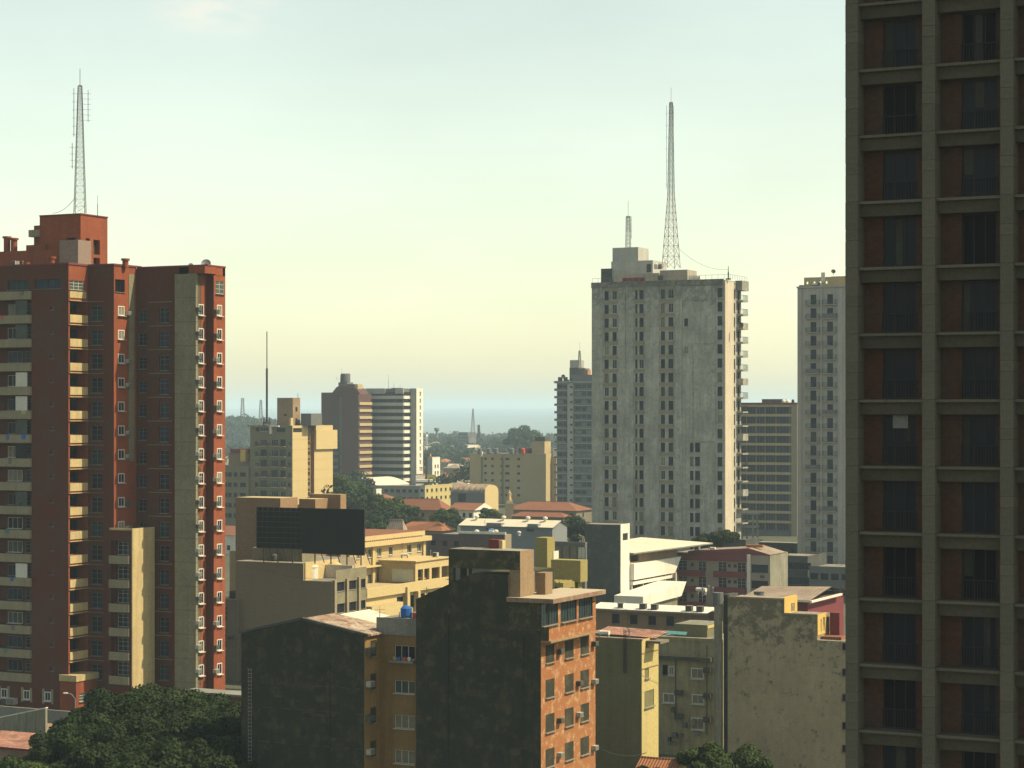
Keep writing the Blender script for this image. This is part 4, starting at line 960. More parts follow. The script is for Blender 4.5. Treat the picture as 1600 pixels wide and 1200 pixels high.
    q = MB(); q.box(b.pu(357, 3), b.pu(391, 3), 3, 10, zl, b.pz(708, 0, 3), TANR); q.box(b.pu(360, 2), b.pu(388, 2), 2, 9, b.pz(708, 0, 3), b.pz(702, 0, 3), MAROON); q.box(b.pu(376, 1), b.pu(384, 1), .8, 2.9, b.pz(722), b.pz(703), YBRT); q.obj('roof_room', rt)
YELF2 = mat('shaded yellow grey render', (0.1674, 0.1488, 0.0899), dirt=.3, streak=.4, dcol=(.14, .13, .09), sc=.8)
res_tower()
whip(417, 662, 518, 613, 'tall dark guyed pole on the cream sided apartment block', .30)
def frame_stand(x0, x1, y0, y1, Y, label):
    X0 = (x0 - CXP) * Y / F; X1 = (x1 - CXP) * Y / F; z0 = CAMZ + (HY - y0) * Y / F; z1 = CAMZ + (HY - y1) * Y / F; m = MB()
    w = X1 - X0
    for dx in (0, w): 
        for dy in (0, 1.2): m.tube((dx, dy, 0), (dx, dy, z1 - z0), .09, DSTEEL, 5)
    for zz in (.45, .95): 
        for dy in (0, 1.2): m.tube((0, dy, (z1 - z0) * zz), (w, dy, (z1 - z0) * zz), .07, DSTEEL, 5)
        for dx in (0, w): m.tube((dx, 0, (z1 - z0) * zz), (dx, 1.2, (z1 - z0) * zz), .07, DSTEEL, 5)
    m.tube((0, 0, 0), (w, 0, (z1 - z0) * .45), .05, DSTEEL, 4); o = m.obj('pole_stand', None, (X0, Y, z0)); tag(o, label, 'steel stand')
frame_stand(412, 421, 665, 652, 612.5, 'small steel stand round the foot of the dark pole')
whip(465.5, 622, 613, 616, 'short cross aerial on the penthouse of the cream sided block', .06, 2)
lattice_mast(379, 652, 622, 1500, 2.6, 1.2, 'left one of two distant telecom masts on the wooded rise', STEEL, STEEL, None, 1, ((1.4, .8, .98, 3), (-1.4, .8, .98, 3)), thick=.16, bays=9)
lattice_mast(407.5, 660, 625, 1500, 2.6, 1.0, 'right one of two distant telecom masts on the wooded rise', STEEL, STEEL, None, 1, ((1.2, .8, .98, 3),), thick=.15, bays=9)

# ================================================================== BEIGE BLOCK + BILLBOARD
def beige_block():
    b = B('beige_office_block', 'blank beige walled block with finned windows on its right side under the black billboard', 'building', 519, 292)
    rt = b.root; fl = 34 * 292 / F; L = b.pu(368); zt = b.pz(909); v1 = b.pv(572); zl = b.pz(882)
    us = b.pu(474); hs = []
    z0 = b.pz(925.5)
    for k in range(3):
        for xa, xb in ((524.5, 538), (543, 556.5), (561, 571)): hs.append((b.pv(xa), b.pv(xb), z0 - fl * k, z0 - fl * k + 1.25))
    mb = MB(); mb.block(us, 0, 0, v1, 0, zt, BEIGEW, (), hs, .3); mb.block(L, us - .003, 0, 14, 0, zl, BEIGEW, (), (), .3); mb.obj('wall', rt)
    for h in hs: window(rt, 'R', 0, *h, 'dark', G_DK, .15)
    for xa, xb in ((519.7, 523.3), (539, 542.2), (557.6, 560.6)):
        q = MB(); q.box(.003, .35, b.pv(xa), b.pv(xb), 0, zt + .2, BEIGEW); q.obj('fin', rt)
    for k in range(3):
        q = MB(); z = z0 - fl * k + 1.27; q.box(.003, .08, b.pv(523.5), v1, z, z + fl - 1.3, CREAMG); q.obj('spandrel', rt)
    # left end with tall windows next to the red tower
    for y0, y1 in ((973, 948), (1014, 982), (1058, 1026)): window(rt, 'F', -.0, b.pu(378) if 0 else L + .0, L + 1.0, b.pz(y0), b.pz(y1), 'dark', G_DK, -.04) if 0 else None
    # roof level pieces
    def bx(n, xa, xb, v, y0, y1, xr, m, t=None):
        u0, u1 = b.pu(xa, v), b.pu(xb, v); d = (b.pv(xr, u1) if xr else v + 4); q = MB(); q.box(u0, u1, v, d, b.pz(y0, u1, v), b.pz(y1, u1, v), m, t or ROOFC); return q.obj(n, rt)
    bx('roof_step', 394, 414, 3, 884, 856, None, BEIGEW); bx('roof_step', 414.2, 472, 2.5, 884, 853, None, CREAMG)
    q = MB(); q.box(us, us + .15, .3, 9, zt, zl + .1, CREAML); q.box(us - .003, 0, 5.5, 5.7, zt, b.pz(884, 0, 5), WHITE); q.obj('parapet', rt)
    # tan upper block behind the billboard
    q = MB(); v = 15
    q.box(b.pu(368, v), b.pu(438, v), v, v + (b.pv(465, b.pu(438, v)) - b.pv(438, b.pu(438, v))), 0, b.pz(782, 0, v), TANB, CREAMS)
    q.box(b.pu(438, v), b.pu(486, v + 4), v + 5.2, v + 14, 0, b.pz(783, 0, v + 5), TANB, CREAMS); q.obj('upper_block', rt)
    q = MB(); v = 24; u0, u1 = b.pu(484, v), b.pu(532, v); q.box(u0, u1, v, v + (b.pv(541, u1) - b.pv(532, u1)), 0, b.pz(775, 0, v), TANB, CREAMS); q.obj('upper_block', rt)
TANB = mat('tan brown render', (0.234, 0.1527, 0.091), dirt=.2, streak=.25, dcol=(.2, .13, .08))
beige_block()
def low_left_block():
    b = B('grey_cream_annex', 'narrow grey cream building with tall shutters squeezed between red tower and beige block', 'building', 371, 298.2)
    rt = b.root; L = b.pu(335); zt = b.pz(937)
    hs = [(b.pu(338), b.pu(354), b.pz(973), b.pz(948)), (b.pu(337.5), b.pu(353.5), b.pz(1014), b.pz(982)), (b.pu(337.5), b.pu(353), b.pz(1057), b.pz(1026))]
    mb = MB(); mb.block(L, 0, 0, 8, 0, zt, BEIGEG, hs, (), .25); mb.obj('wall', rt)
    for h in hs: window(rt, 'F', 0, *h, 'grid', pick(G_DK, G_BL), .12)
    ac(rt, 'F', 0, b.pu(362), b.pz(999), True)
    q = MB(); q.box(b.pu(352), b.pu(369), 1, 3, zt, b.pz(925), DKBLUE); q.obj('roof_tank', rt)
BEIGEG = mat('grey beige render', (0.1755, 0.156, 0.1235), dirt=.3, streak=.3, dcol=(.13, .12, .09))
low_left_block()
# foreground pink wall and roof right of the big tree
def pink_annex():
    b = B('salmon_low_house', 'low salmon walled house with a thin roof slab right of the big tree', 'house', 378, 215)
    rt = b.root; L = b.pu(295); zt = b.pz(1088); mb = MB(); mb.block(L, 0, 0, 1.6, 0, zt, TANR, (), (), .2); mb.obj('wall', rt)
    q = MB(); q.box(L - .5, .6, -.9, 1.8, zt, zt + .25, GREY); q.obj('roof', rt)
pink_annex()

def billboard():
    Y = 287; b = B('billboard', 'big black billboard screen on a steel frame seen above the beige block', 'billboard', 569, Y); rt = b.root
    L = b.pu(400); um = b.pu(472); z0, z1 = b.pz(868), b.pz(796); zf = b.pz(856, L); 
    q = MB(); q.box(um, 0, 0, .25, z0, z1, BLACK); q.obj('screen', rt)
    q = MB(); q.box(L, um - .01, .18, .28, zf, z1 - .02, BLACK); q.obj('screen_back', rt)
    for xa in np.linspace(401, 471, 9):
        q = MB(); u = b.pu(float(xa)); q.box(u - .04, u + .04, 0, .1, zf, z1, DSTEEL); q.obj('upright', rt)
    for t in np.linspace(0, .9, 8):
        q = MB(); z = zf + (z1 - zf) * t; q.box(b.pu(398.5), um, -.06, -.002, z, z + .05, FRST); q.obj('rail', rt)
    for xa in (410, 432, 455, 490, 515, 540, 562):
        q = MB(); u = b.pu(xa); q.tube((u, .35, b.pz(884)), (u, .35, z1 - .2), .09, DSTEEL, 6); q.tube((u, 2.8, b.pz(884)), (u, .4, z0 + 2.5), .06, DSTEEL, 5); q.obj('strut', rt)
FRST = mat('weathered steel rail', (.10, .09, .06), rough=.6, dirt=.3, streak=0)
billboard()

def roof_tank(x, y0, y1, Y, r, label, mt=TANK):
    z0 = CAMZ + (HY - y0) * Y / F; h = (y0 - y1) * Y / F
    root = link('water_tank', None, None, ((x - CXP) * Y / F, Y, z0)); tag(root, label, 'water tank')
    m = MB(); m.lathe([(r * .85, 0), (r, h * .15), (r, h * .8)], mt, 16); m.obj('tank_body', root)
    m = MB(); m.lathe([(r * 1.06, h * .8 + .001), (r * 1.06, h * .88), (r * .4, h), (.05, h * 1.02)], mt, 16); m.obj('lid', root)
roof_tank(484, 908, 881, 297, 1.15, 'white cylindrical tank on the beige block roof under the billboard', WHITE)
roof_tank(523, 905, 878, 300, .95, 'cream cylindrical tank at the beige block roof corner', CREAML)

# ================================================================== CREAM BUILDING WITH CORNICE AND TERRACES
def cream_building():
    b = B('cream_terraced_building', 'cream building with cornice, small upright windows and sunlit terraces right of the billboard', 'building', 480, 318)
    rt = b.root; D = b.pv(662); zt = b.pz(849, 0, b.pv(620)); fl = 3.1
    hs = []
    zc = b.pz(868, 0, b.pv(593)); zc0 = zc
    for xa, xb in ((510, 515), (525, 530), (541, 546), (557, 562), (574.5, 580.5), (589.5, 596), (607.5, 613.5), (636.5, 643), (652, 658)): 
        hs.append((b.pv(xa), b.pv(xb), zc - .1, zc + 1.2))
        if xa > 540: hs.append((b.pv(xa), b.pv(xb), zc - 4.3, zc - 2.8))
    mb = MB(); mb.block(-14, 0, 0, D, 0, zt, CREAMS, (), hs, .3, top=TERRA); mb.obj('wall', rt)
    for h in hs: window(rt, 'R', 0, *h, 'white', G_GN if random.random() < .4 else G_DK, .15)
    q = MB(); q.box(-14.2, .9, 2, D + 1.2, zt, zt + .75, CREAML); q.box(-13, .25, 8, D, zt + .9, zt + 1.65, CREAML, TERRA); q.box(-13, .2, 8, D, zt + .75, zt + .9, CREAMS); q.obj('cornice', rt)
    q = MB()
    for k in range(38): y = 9 + (D - 10) * k / 38; q.box(.25, .55, y, y + .35, zt + .752, zt + .95, TANR)
    q.obj('dentils', rt)
    for x in (583, 662):
        q = MB(); v = b.pv(x); q.box(.003, .3, v - .6, v + .2, 0, zt, CREAML); q.obj('pilaster', rt)
    # tilted ledge below the windows
    q = MB(); q.box(.003, 1.1, 1, b.pv(648), zc - 1.6, zc - 1.4, CREAML); q.obj('ledge', rt)
    # terrace pavilion projecting towards the street
    u1 = 7.0; v0 = b.pv(649, u1); v1 = b.pv(702, u1); zp = b.pz(873, u1, b.pv(690, u1)); zf = b.pz(912, u1, v0)
    openR = [(b.pv(xa, u1), b.pv(xb, u1), zf + .35, zp - 1.25) for xa, xb in ((653, 661), (663, 671), (674.5, 687), (690, 701))]
    mb = MB(); mb.facade('R', u1, v0, v1, zf, zp, openR, .35, CREAML, None); mb.facade('F', v0, .31, u1, zf, zp, [(b.pu(612, v0), b.pu(646, v0), zf + .25, zp - 1.15)], .3, CREAMS, None)
    mb.face([(.31, v0, zp), (u1, v0, zp), (u1, v1, zp), (.31, v1, zp)], CREAMS); mb.face([(.31, v1, zf), (.31, v1, zp), (u1, v1, zp), (u1, v1, zf)], CREAMS); mb.obj('pavilion', rt)
    window(rt, 'F', v0, b.pu(612, v0), b.pu(646, v0), zf + .25, zp - 1.15, 'white', G_GNL, .1)
    q = MB(); q.box(.32, u1 + .4, v0 - 5, v1 + .3, zp, zp + .2, CREAML, TERRA) if 0 else q.box(.32, u1 + .25, v0 - .25, v1 + .3, zp, zp + .18, CREAML); q.obj('pavilion_roof', rt)
    # street storeys below the terrace
    u2 = 8.2; vL = 3; hs = []
    for (xa, xb) in ((620, 631), (641, 651), (655, 664), (668, 678)): hs.append((b.pv(xa, u2), b.pv(xb, u2), zf - 3.4, zf - 1.5))
    mb = MB(); mb.block(.32, u2, vL, b.pv(704, u2), 0, zf, CREAML, (), hs, .4, top=CREAMS); mb.obj('street_storeys', rt)
    for h in hs: window(rt, 'R', u2, *h, 'dark', pick(G_DK, G_BL), .25)
    q = MB(); q.box(u2 + .003, u2 + .5, vL, b.pv(690, u2), zf - .9, zf + .55, CREAML); q.obj('terrace_parapet', rt)
    for x in (635.5, 652.5): q = MB(); v = b.pv(x, u2 + .5); q.box(u2 + .003, u2 + .85, v - .35, v + .35, 0, zf - (.0 if x < 640 else .9), CREAML); q.obj('column', rt)
    u3 = 9.5; q = MB(); zz = b.pz(945, u3, b.pv(600, u3)); q.box(u2 + .003, u3, vL, b.pv(630, u3), 0, zz, CREAML, CREAMS); q.obj('lower_terrace', rt)
G_GNL = glassmat('pale green glazing', (.42, .45, .36), rough=.4, var=.15)
cream_building()
for i, x in enumerate((574, 589, 594)): roof_tank(x, 838, 829, 352, .5, ['first grey tank on the cream building roof', 'second dark drum on the cream building roof', 'third dark drum, rightmost on the cream building roof'][i], [WHITE, TANK, ACD][i])

# ================================================================== GABLED DARK BUILDING + YELLOW INFILL
def gable_building():
    b = B('dark_gabled_building', 'low pitched building with blackened windowless gable wall and rusty white roof', 'building', 569, 180)
    rt = b.root; L = b.pu(377); zl = b.pz(990, L); zr_ = b.pz(993); uk = b.pu(471); zk = b.pz(969.5, uk); D = 5.6
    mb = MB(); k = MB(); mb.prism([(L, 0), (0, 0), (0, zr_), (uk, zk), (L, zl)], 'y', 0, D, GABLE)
    o = mb.obj('wall', rt)
    # return wall with its windows
    fl = 55 * 180 / F; hs = []
    for i, y in enumerate((1028, 1080, 1133, 1186)):
        z = b.pz(y); hs.append((b.pv(578), b.pv(587), z, z + 1.35))
    mb = MB(); mb.facade('R', .06, 0.02, D, 0, zr_ - .1, hs, .22, OCHRE, INT); mb.face([(0, .02, 0), (.06, .02, 0), (.06, .02, zr_ - .1), (0, .02, zr_ - .1)], OCHRE); mb.obj('side_wall', rt)
    for i, h in enumerate(hs): window(rt, 'R', .06, *h, 'dark', G_DK, .12); ac(rt, 'R', .06, h[0] - .45, h[2] + .35, i % 2 == 0)
    q = MB(); t = .12
    q.prism([(L - .2, zl), (uk, zk + .02), (.35, zr_ - .08), (.35, zr_ + .06), (uk, zk + .18), (L - .2, zl + .16)], 'y', .35, D, RUSTY)
    q.prism([(L - .25, zl), (uk, zk + .02), (.4, zr_ - .08), (.4, zr_ + .12), (uk, zk + .26), (L - .25, zl + .2)], 'y', -.05, .34, DKBLUE)
    q.obj('roof', rt)
    v2 = 5.65; v3 = 11.6; ue = -2.3; ze = b.pz(981, ue, v2); zr2 = b.pz(965, uk, v2) + .25; q = MB()
    q.prism([(L, 0), (-2.5, 0), (-2.5, ze - .15), (uk, zr2 - .15), (L, zl - .2)], 'y', v2 + .05, v3, OCHRE); q.obj('rear_wall', rt)
    q = MB(); q.prism([(L, zl - .1), (uk, zr2 - .1), (ue, ze - .12), (ue, ze), (uk, zr2), (L, zl)], 'y', v2, v3, WROOF); q.obj('rear_roof', rt)
gable_building()
def slab_lines():
    b = B('x', None, None, 569, 180); rt = b.root; par = [o for o in COL.objects if o.name.startswith('dark_gabled_building')][0]; L = b.pu(377)
    for y in (1078, 1117, 1172):
        z = b.pz(y); u = L + .2
        while u < -.6: w = random.uniform(.3, 1.2); q = MB(); q.box(u, min(-.1, u + w), -.02, -.002, z + random.uniform(-.03, .03), z + random.uniform(.05, .12), MOSSL); q.obj('slab_edge', par); u += w + random.uniform(.1, 1.6)
    bpy.data.objects.remove(rt)
MOSSL = mat('lighter crumbling slab edge', (.075, .064, .04), dirt=.4, streak=0, sc=3)
slab_lines()
def wall_life(bname, u0, u1, z0, z1, n, seed, pipes):
    par = [o for o in COL.objects if o.name.split('.')[0] == bname][0]; rr = random.Random(seed)
    for i in range(n):
        u = rr.uniform(u0, u1 - 1.5); z = rr.uniform(z0, z1); w = rr.uniform(.3, 1.3); h = rr.uniform(.2, .9); q = MB()
        pts = [(u + w * (.5 + .5 * math.cos(t) * rr.uniform(.7, 1)), z + h * (.5 + .5 * math.sin(t) * rr.uniform(.7, 1))) for t in [6.283 * k / 9 for k in range(9)]]
        q.face([(a, -.006, c) for a, c in pts], MOSSL if i % 3 else MOSSD); q.obj('render_patch', par)
    for u, za, zb in pipes: q = MB(); q.tube((u, -.07, za), (u, -.07, zb), .05, DSTEEL, 6); q.obj('drain_pipe', par)
MOSSD = mat('dark patched cement', (.022, .022, .018), dirt=.3, streak=.2, sc=3)
wall_life('dark_gabled_building', -9.5, -.5, 8.5, 18, 14, 5, ((-3.4, 4, 16.5),))
def ladder():
    Y = 179; z0 = CAMZ + (HY - 1215) * Y / F; X = (377.5 - CXP) * Y / F; root = link('wall_ladder', None, None, (X, Y + 5.2 * 0 + 4.6, z0)); tag(root, 'pale ladder up the left corner of the dark gabled wall', 'ladder')
    root.location = (X, 184.6, z0)
    H = 8.6
    for dx in (-.14, .14): q = MB(); q.tube((dx, 0, 0), (dx, 0, H), .018, STEEL, 5); q.obj('rail', root)
    for k in range(26): q = MB(); q.tube((-.14, 0, .2 + k * .33), (.14, 0, .2 + k * .33), .014, WHITEC, 4); q.obj('rung', root)
ladder()
def infill():
    b = B('ochre_apartment_infill', 'ochre apartment wall with wide white windows squeezed between two dark walls', 'building', 652, 180.7)
    rt = b.root; L = b.pu(589.5); zt = b.pz(969); hs = []
    for y0, y1 in ((1031, 1010), (1085, 1065), (1140, 1119), (1195, 1174)): hs.append((b.pu(616), b.pu(648), b.pz(y0), b.pz(y1)))
    mb = MB(); mb.block(L, 0, 0, 7, 0, zt, OCHRE, hs, (), .25); mb.obj('wall', rt)
    for i, h in enumerate(hs):
        window(rt, 'F', 0, *h, 'white', [G_DK, G_GN, G_CU, G_CU][i], .14)
    q = MB(); q.box(L - .02, 0, -.12, -.003, b.pz(994), zt + .1, GREY); q.obj('parapet_band', rt)
    q = MB(); q.box(b.pu(614), b.pu(650), -.7, -.003, b.pz(1036), b.pz(1032.5), GREY); q.obj('window_shelf', rt)
    for i, (u, m) in enumerate(((b.pu(620), CREAM), (b.pu(628), TANKB), (b.pu(636), REDPL), (b.pu(643), WHITE))):
        q = MB(); q.lathe([(.12, b.pz(1032.4) ), (.17, b.pz(1032.4) + .3)], m, 10, (u, -.4)); o = q.obj('plant_pot', rt)
infill()
def laundry():
    Y = 183; z = CAMZ + (HY - 957) * Y / F; root = link('washing_line', None, None, ((624 - CXP) * Y / F, Y, z - 1.3)); tag(root, 'washing line with blue and red clothes on the ochre building roof', 'washing line')
    q = MB(); q.tube((0, 0, 0), (0, 0, 1.35), .03, DSTEEL, 5); q.tube((1.55, -.6, 0), (1.55, -.6, 1.35), .03, DSTEEL, 5); q.tube((0, 0, 1.3), (1.55, -.6, 1.3), .012, DSTEEL, 4); q.obj('line', root)
    for x, w, h, m in ((.2, .35, .6, BLUEG), (.62, .5, .75, TANKB), (1.15, .35, .7, REDPL)):
        q = MB(); n = 6
        for i in range(n): a = x + w * i / n; c = x + w * (i + 1) / n; d0 = .03 * math.sin(i * 2.1); d1 = .03 * math.sin((i + 1) * 2.1); y0 = -.39 * a; y1 = -.39 * c; q.face([(a, y0 + d0, 1.29 - h), (c, y1 + d1, 1.29 - h), (c, y1, 1.29), (a, y0, 1.29)], m); q.face([(c, y1 + d1 + .02, 1.29 - h), (a, y0 + d0 + .02, 1.29 - h), (a, y0 + .02, 1.29), (c, y1 + .02, 1.29)], m)
        q.obj('garment', root)
laundry()
whip(593.5, 968, 946, 183.5, 'thin rooftop aerial with a diamond shape behind the gable', .03, 2)

# ================================================================== BROWN/ORANGE BUILDING (foreground centre)
def orange_building():
    b = B('orange_sided_building', 'foreground building with black mossy front and sunlit peeling orange side wall', 'building', 845, 174.8)
    rt = b.root; L = b.pu(650); fl = 54.6 * 174.8 / F; D = b.pv(930)
    zR = b.pz(942); uS = b.pu(794); zs = b.pz(898, uS); zl = b.pz(936, L); uk = b.pu(739)
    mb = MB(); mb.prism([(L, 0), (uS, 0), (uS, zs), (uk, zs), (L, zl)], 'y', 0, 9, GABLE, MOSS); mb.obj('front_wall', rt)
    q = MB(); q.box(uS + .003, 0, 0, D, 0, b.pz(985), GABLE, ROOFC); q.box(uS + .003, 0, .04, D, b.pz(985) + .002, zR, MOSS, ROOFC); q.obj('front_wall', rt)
    cols = [(852, 866), (882, 896), (906.5, 920)]; hs = []
    z0 = b.pz(1038.5)
    for k in range(5):
        for xa, xb in cols: hs.append((b.pv(xa), b.pv(xb), z0 - fl * k, z0 - fl * k + 1.5))
    mb = MB(); zb = b.pz(1001); mb.facade('R', .02, 0, D, 0, zb, hs, .22, ORANGE, INT); mb.face([(.02, 0, 0), (0, 0, 0), (0, 0, zb), (.02, 0, zb)], ORANGE); mb.face([(0, D, 0), (.02, D, 0), (.02, D, zb), (0, D, zb)], ORANGE); mb.obj('orange_wall', rt)
    for h in hs: window(rt, 'R', .02, *h, 'tri' if random.random() < .5 else 'dark', pick(G_TQ, G_TQ, G_DK, G_GN), .13)
    for k in range(5):
        z = z0 - fl * k
        for i, xx in enumerate((872, 902, 926)):
            if (k + i) % 3 != 1: ac(rt, 'R', .02, b.pv(xx), z + .55 - .2 * i * (k % 2), (k + i) % 2 == 0, .85)
    # top storey, slightly jettied
    u1 = .75; v1 = b.pv(931, u1); va = -.0; zt = b.pz(950, u1, 0); hz0 = zb + 1.32; hz1 = hz0 + 1.75
    ho = [(b.pv(xa, u1), b.pv(xb, u1), hz0, hz1) for xa, xb in ((847.5, 872), (876, 901), (904, 926))]
    mb = MB(); mb.facade('R', u1, .0, v1, zb, zR, ho, .2, ORANGE, INT); mb.face([(0, 0, zb), (u1, 0, zb), (u1, 0, zR), (0, 0, zR)], MOSS)
    mb.face([(u1, v1, zb), (0, v1, zb), (0, v1, zR), (u1, v1, zR)], ORANGE); mb.face([(0, 0, zb), (0, v1, zb), (u1, v1, zb), (u1, 0, zb)], GREY); mb.obj('top_storey', rt)
    for h in ho:
        w = (h[1] - h[0]) / 2; window(rt, 'R', u1, h[0], h[0] + w - .02, h[2], h[3], 'tri', G_TQ, .1); window(rt, 'R', u1, h[0] + w + .02, h[1], h[2], h[3], 'tri', G_TQ, .1)
    q = MB(); q.box(0.03, u1 + .25, -.1, v1 + .3, zb - .16, zb - .002, TANR); q.obj('jetty_slab', rt)
    # roof slab
    q = MB(); q.box(uS + .01, u1 + .55, -.35, v1 + .9, zR + .002, zR + .38, RUSTC, ROOFL); q.obj('roof_slab', rt)
    # step block lit face with louvre window
    u2 = uS + .02; vend = b.pv(812, uS)
    mb = MB(); mb.facade('R', u2, 0, 5.0, zR + .39, zs, [(b.pv(797, uS), b.pv(808, uS), b.pz(936, uS), b.pz(918, uS))], .25, TANR, INT); mb.obj('step_wall', rt)
    for i in range(6): q = MB(); z = b.pz(935, uS) + i * .16; q.box(u2 - .2, u2 - .02, b.pv(797.3, uS), b.pv(807.7, uS), z, z + .05, GREY); q.obj('louvre_slat', rt)
    # tank house on legs
    v0 = .15; a0, a1 = b.pu(701, v0), b.pu(812, v0); zz0, zz1 = b.pz(891, a1, v0), b.pz(861, a1, v0); dd = 2.6
    q = MB(); q.box(a0, a1, v0, v0 + dd, zz0, zz1, MOSS, ROOFC); q.box(a1 + .002, a1 + .05, v0, v0 + dd, zz0 - 0, zz1, TANR); q.obj('water_box', rt)
    for (x0, x1, w0, w1, zz) in ((a0, a0 + .45, v0, v0 + .4, 0), (a0, a0 + .45, v0 + dd - .5, v0 + dd, 0), (b.pu(714, v0), b.pu(717, v0), v0 + dd - .4, v0 + dd, 0)):
        q = MB(); q.box(x0, x1, w0, w1, zl, zz0 - .002, MOSS); q.obj('column', rt)
    q = MB(); q.box(uS + .05, a1 + .05, .16, 1.6, zR + .39, zz0 - .003, TANR); q.box(a1 - .3, a1 + .048, 1.62, 2.7, zR + .39, zz0 - .003, TANR); q.box(a1 + .06, a1 + .9, 3.2, 4.6, zR + .39, b.pz(895, a1, 3), TANR); q.obj('column', rt)
RUSTC = mat('crumbling slab edge', (.36, .27, .19), dirt=.5, streak=.5, dcol=(.12, .06, .045), patch=.6, pcol=(.16, .13, .09), sc=2.5)
ROOFL = mat('sun bleached roof slab', (0.4, 0.344, 0.264), dirt=.35, streak=.3, dcol=(.3, .25, .18), sc=2.5)
orange_building()
wall_life('orange_sided_building', -11.2, -.4, 9, 21, 18, 8, ((-1.6, 4, 19.5), (-8.7, 4, 21)))
def stub():
    q = MB(); q.box(-.45, .45, 0, .8, 0, .95, MAROON); q.box(.46, .8, .1, .7, 0, .9, CREAM); o = q.obj('roof_box', None, ((771 - CXP) * 179 / F, 179, CAMZ + (HY - 861) * 179 / F + .02), -ANG); tag(o, 'small dark red box on the mossy tank house', 'roof box')
stub()

# ================================================================== OLIVE ROOFTOP STRUCTURES BUILDING
def olive_building():
    b = B('olive_roof_building', 'olive yellow building with stair tower and pergola behind the orange sided one', 'building', 855, 262)
    rt = b.root; z0 = b.pz(930, 0, 0)
    q = MB(); q.box(b.pu(820), b.pu(884), 2, 6, 0, b.pz(926, 0, 2), OLIVED, ROOFC); q.obj('wall', rt)
    v = b.pv(867); q = MB(); q.box(b.pu(837), 0, 0, v, 0, b.pz(840.5), OLIVE, OLIVE); q.obj('stair_tower', rt)
    q = MB(); q.box(.003, .1, v - .6, v + .9, b.pz(877, 0, v), b.pz(861, 0, v), WHITE); q.obj('white_pipe', rt)
    v2 = -1.5; a0, a1 = b.pu(861, v2), b.pu(907, v2); ve = b.pv(918, a1); q = MB(); q.box(a0, a1, v2, ve, b.pz(910, a1, v2), b.pz(876, a1, v2), OLIVE); q.obj('tank_room', rt)
    q = MB(); q.box(a0 + 1, a1 - .6, v2 + .6, ve - .3, 0, b.pz(910, a1, v2) - .002, OLIVE); q.obj('tank_room_base', rt)
    v3 = -5; a0, a1 = b.pu(838, v3), b.pu(880, v3); ve = b.pv(899, a1); z1 = b.pz(911, a1, v3); z2 = b.pz(927, a1, v3)
    mb = MB(); hs = [(b.pu(847, v3), b.pu(853, v3), z2, z1 - .5), (b.pu(857, v3), b.pu(862, v3), z2, z1 - .5), (b.pu(866, v3), b.pu(872, v3), z2, z1 - .5)]; hR = [(v3 + 1.2, ve - .5, z2, z1 - .7)]
    mb.block(a0, a1, v3, ve, z2 - 6, z1, OLIVE, hs, hR, .8, top=OLIVE); mb.obj('pergola', rt)
    for k in range(6): q = MB(); x = a0 + (a1 - a0) * (k + .3) / 6; q.box(x, x + .15, v3 - .3, ve, z1 + .002, z1 + .18, OLIVE); q.obj('beam', rt)
olive_building()

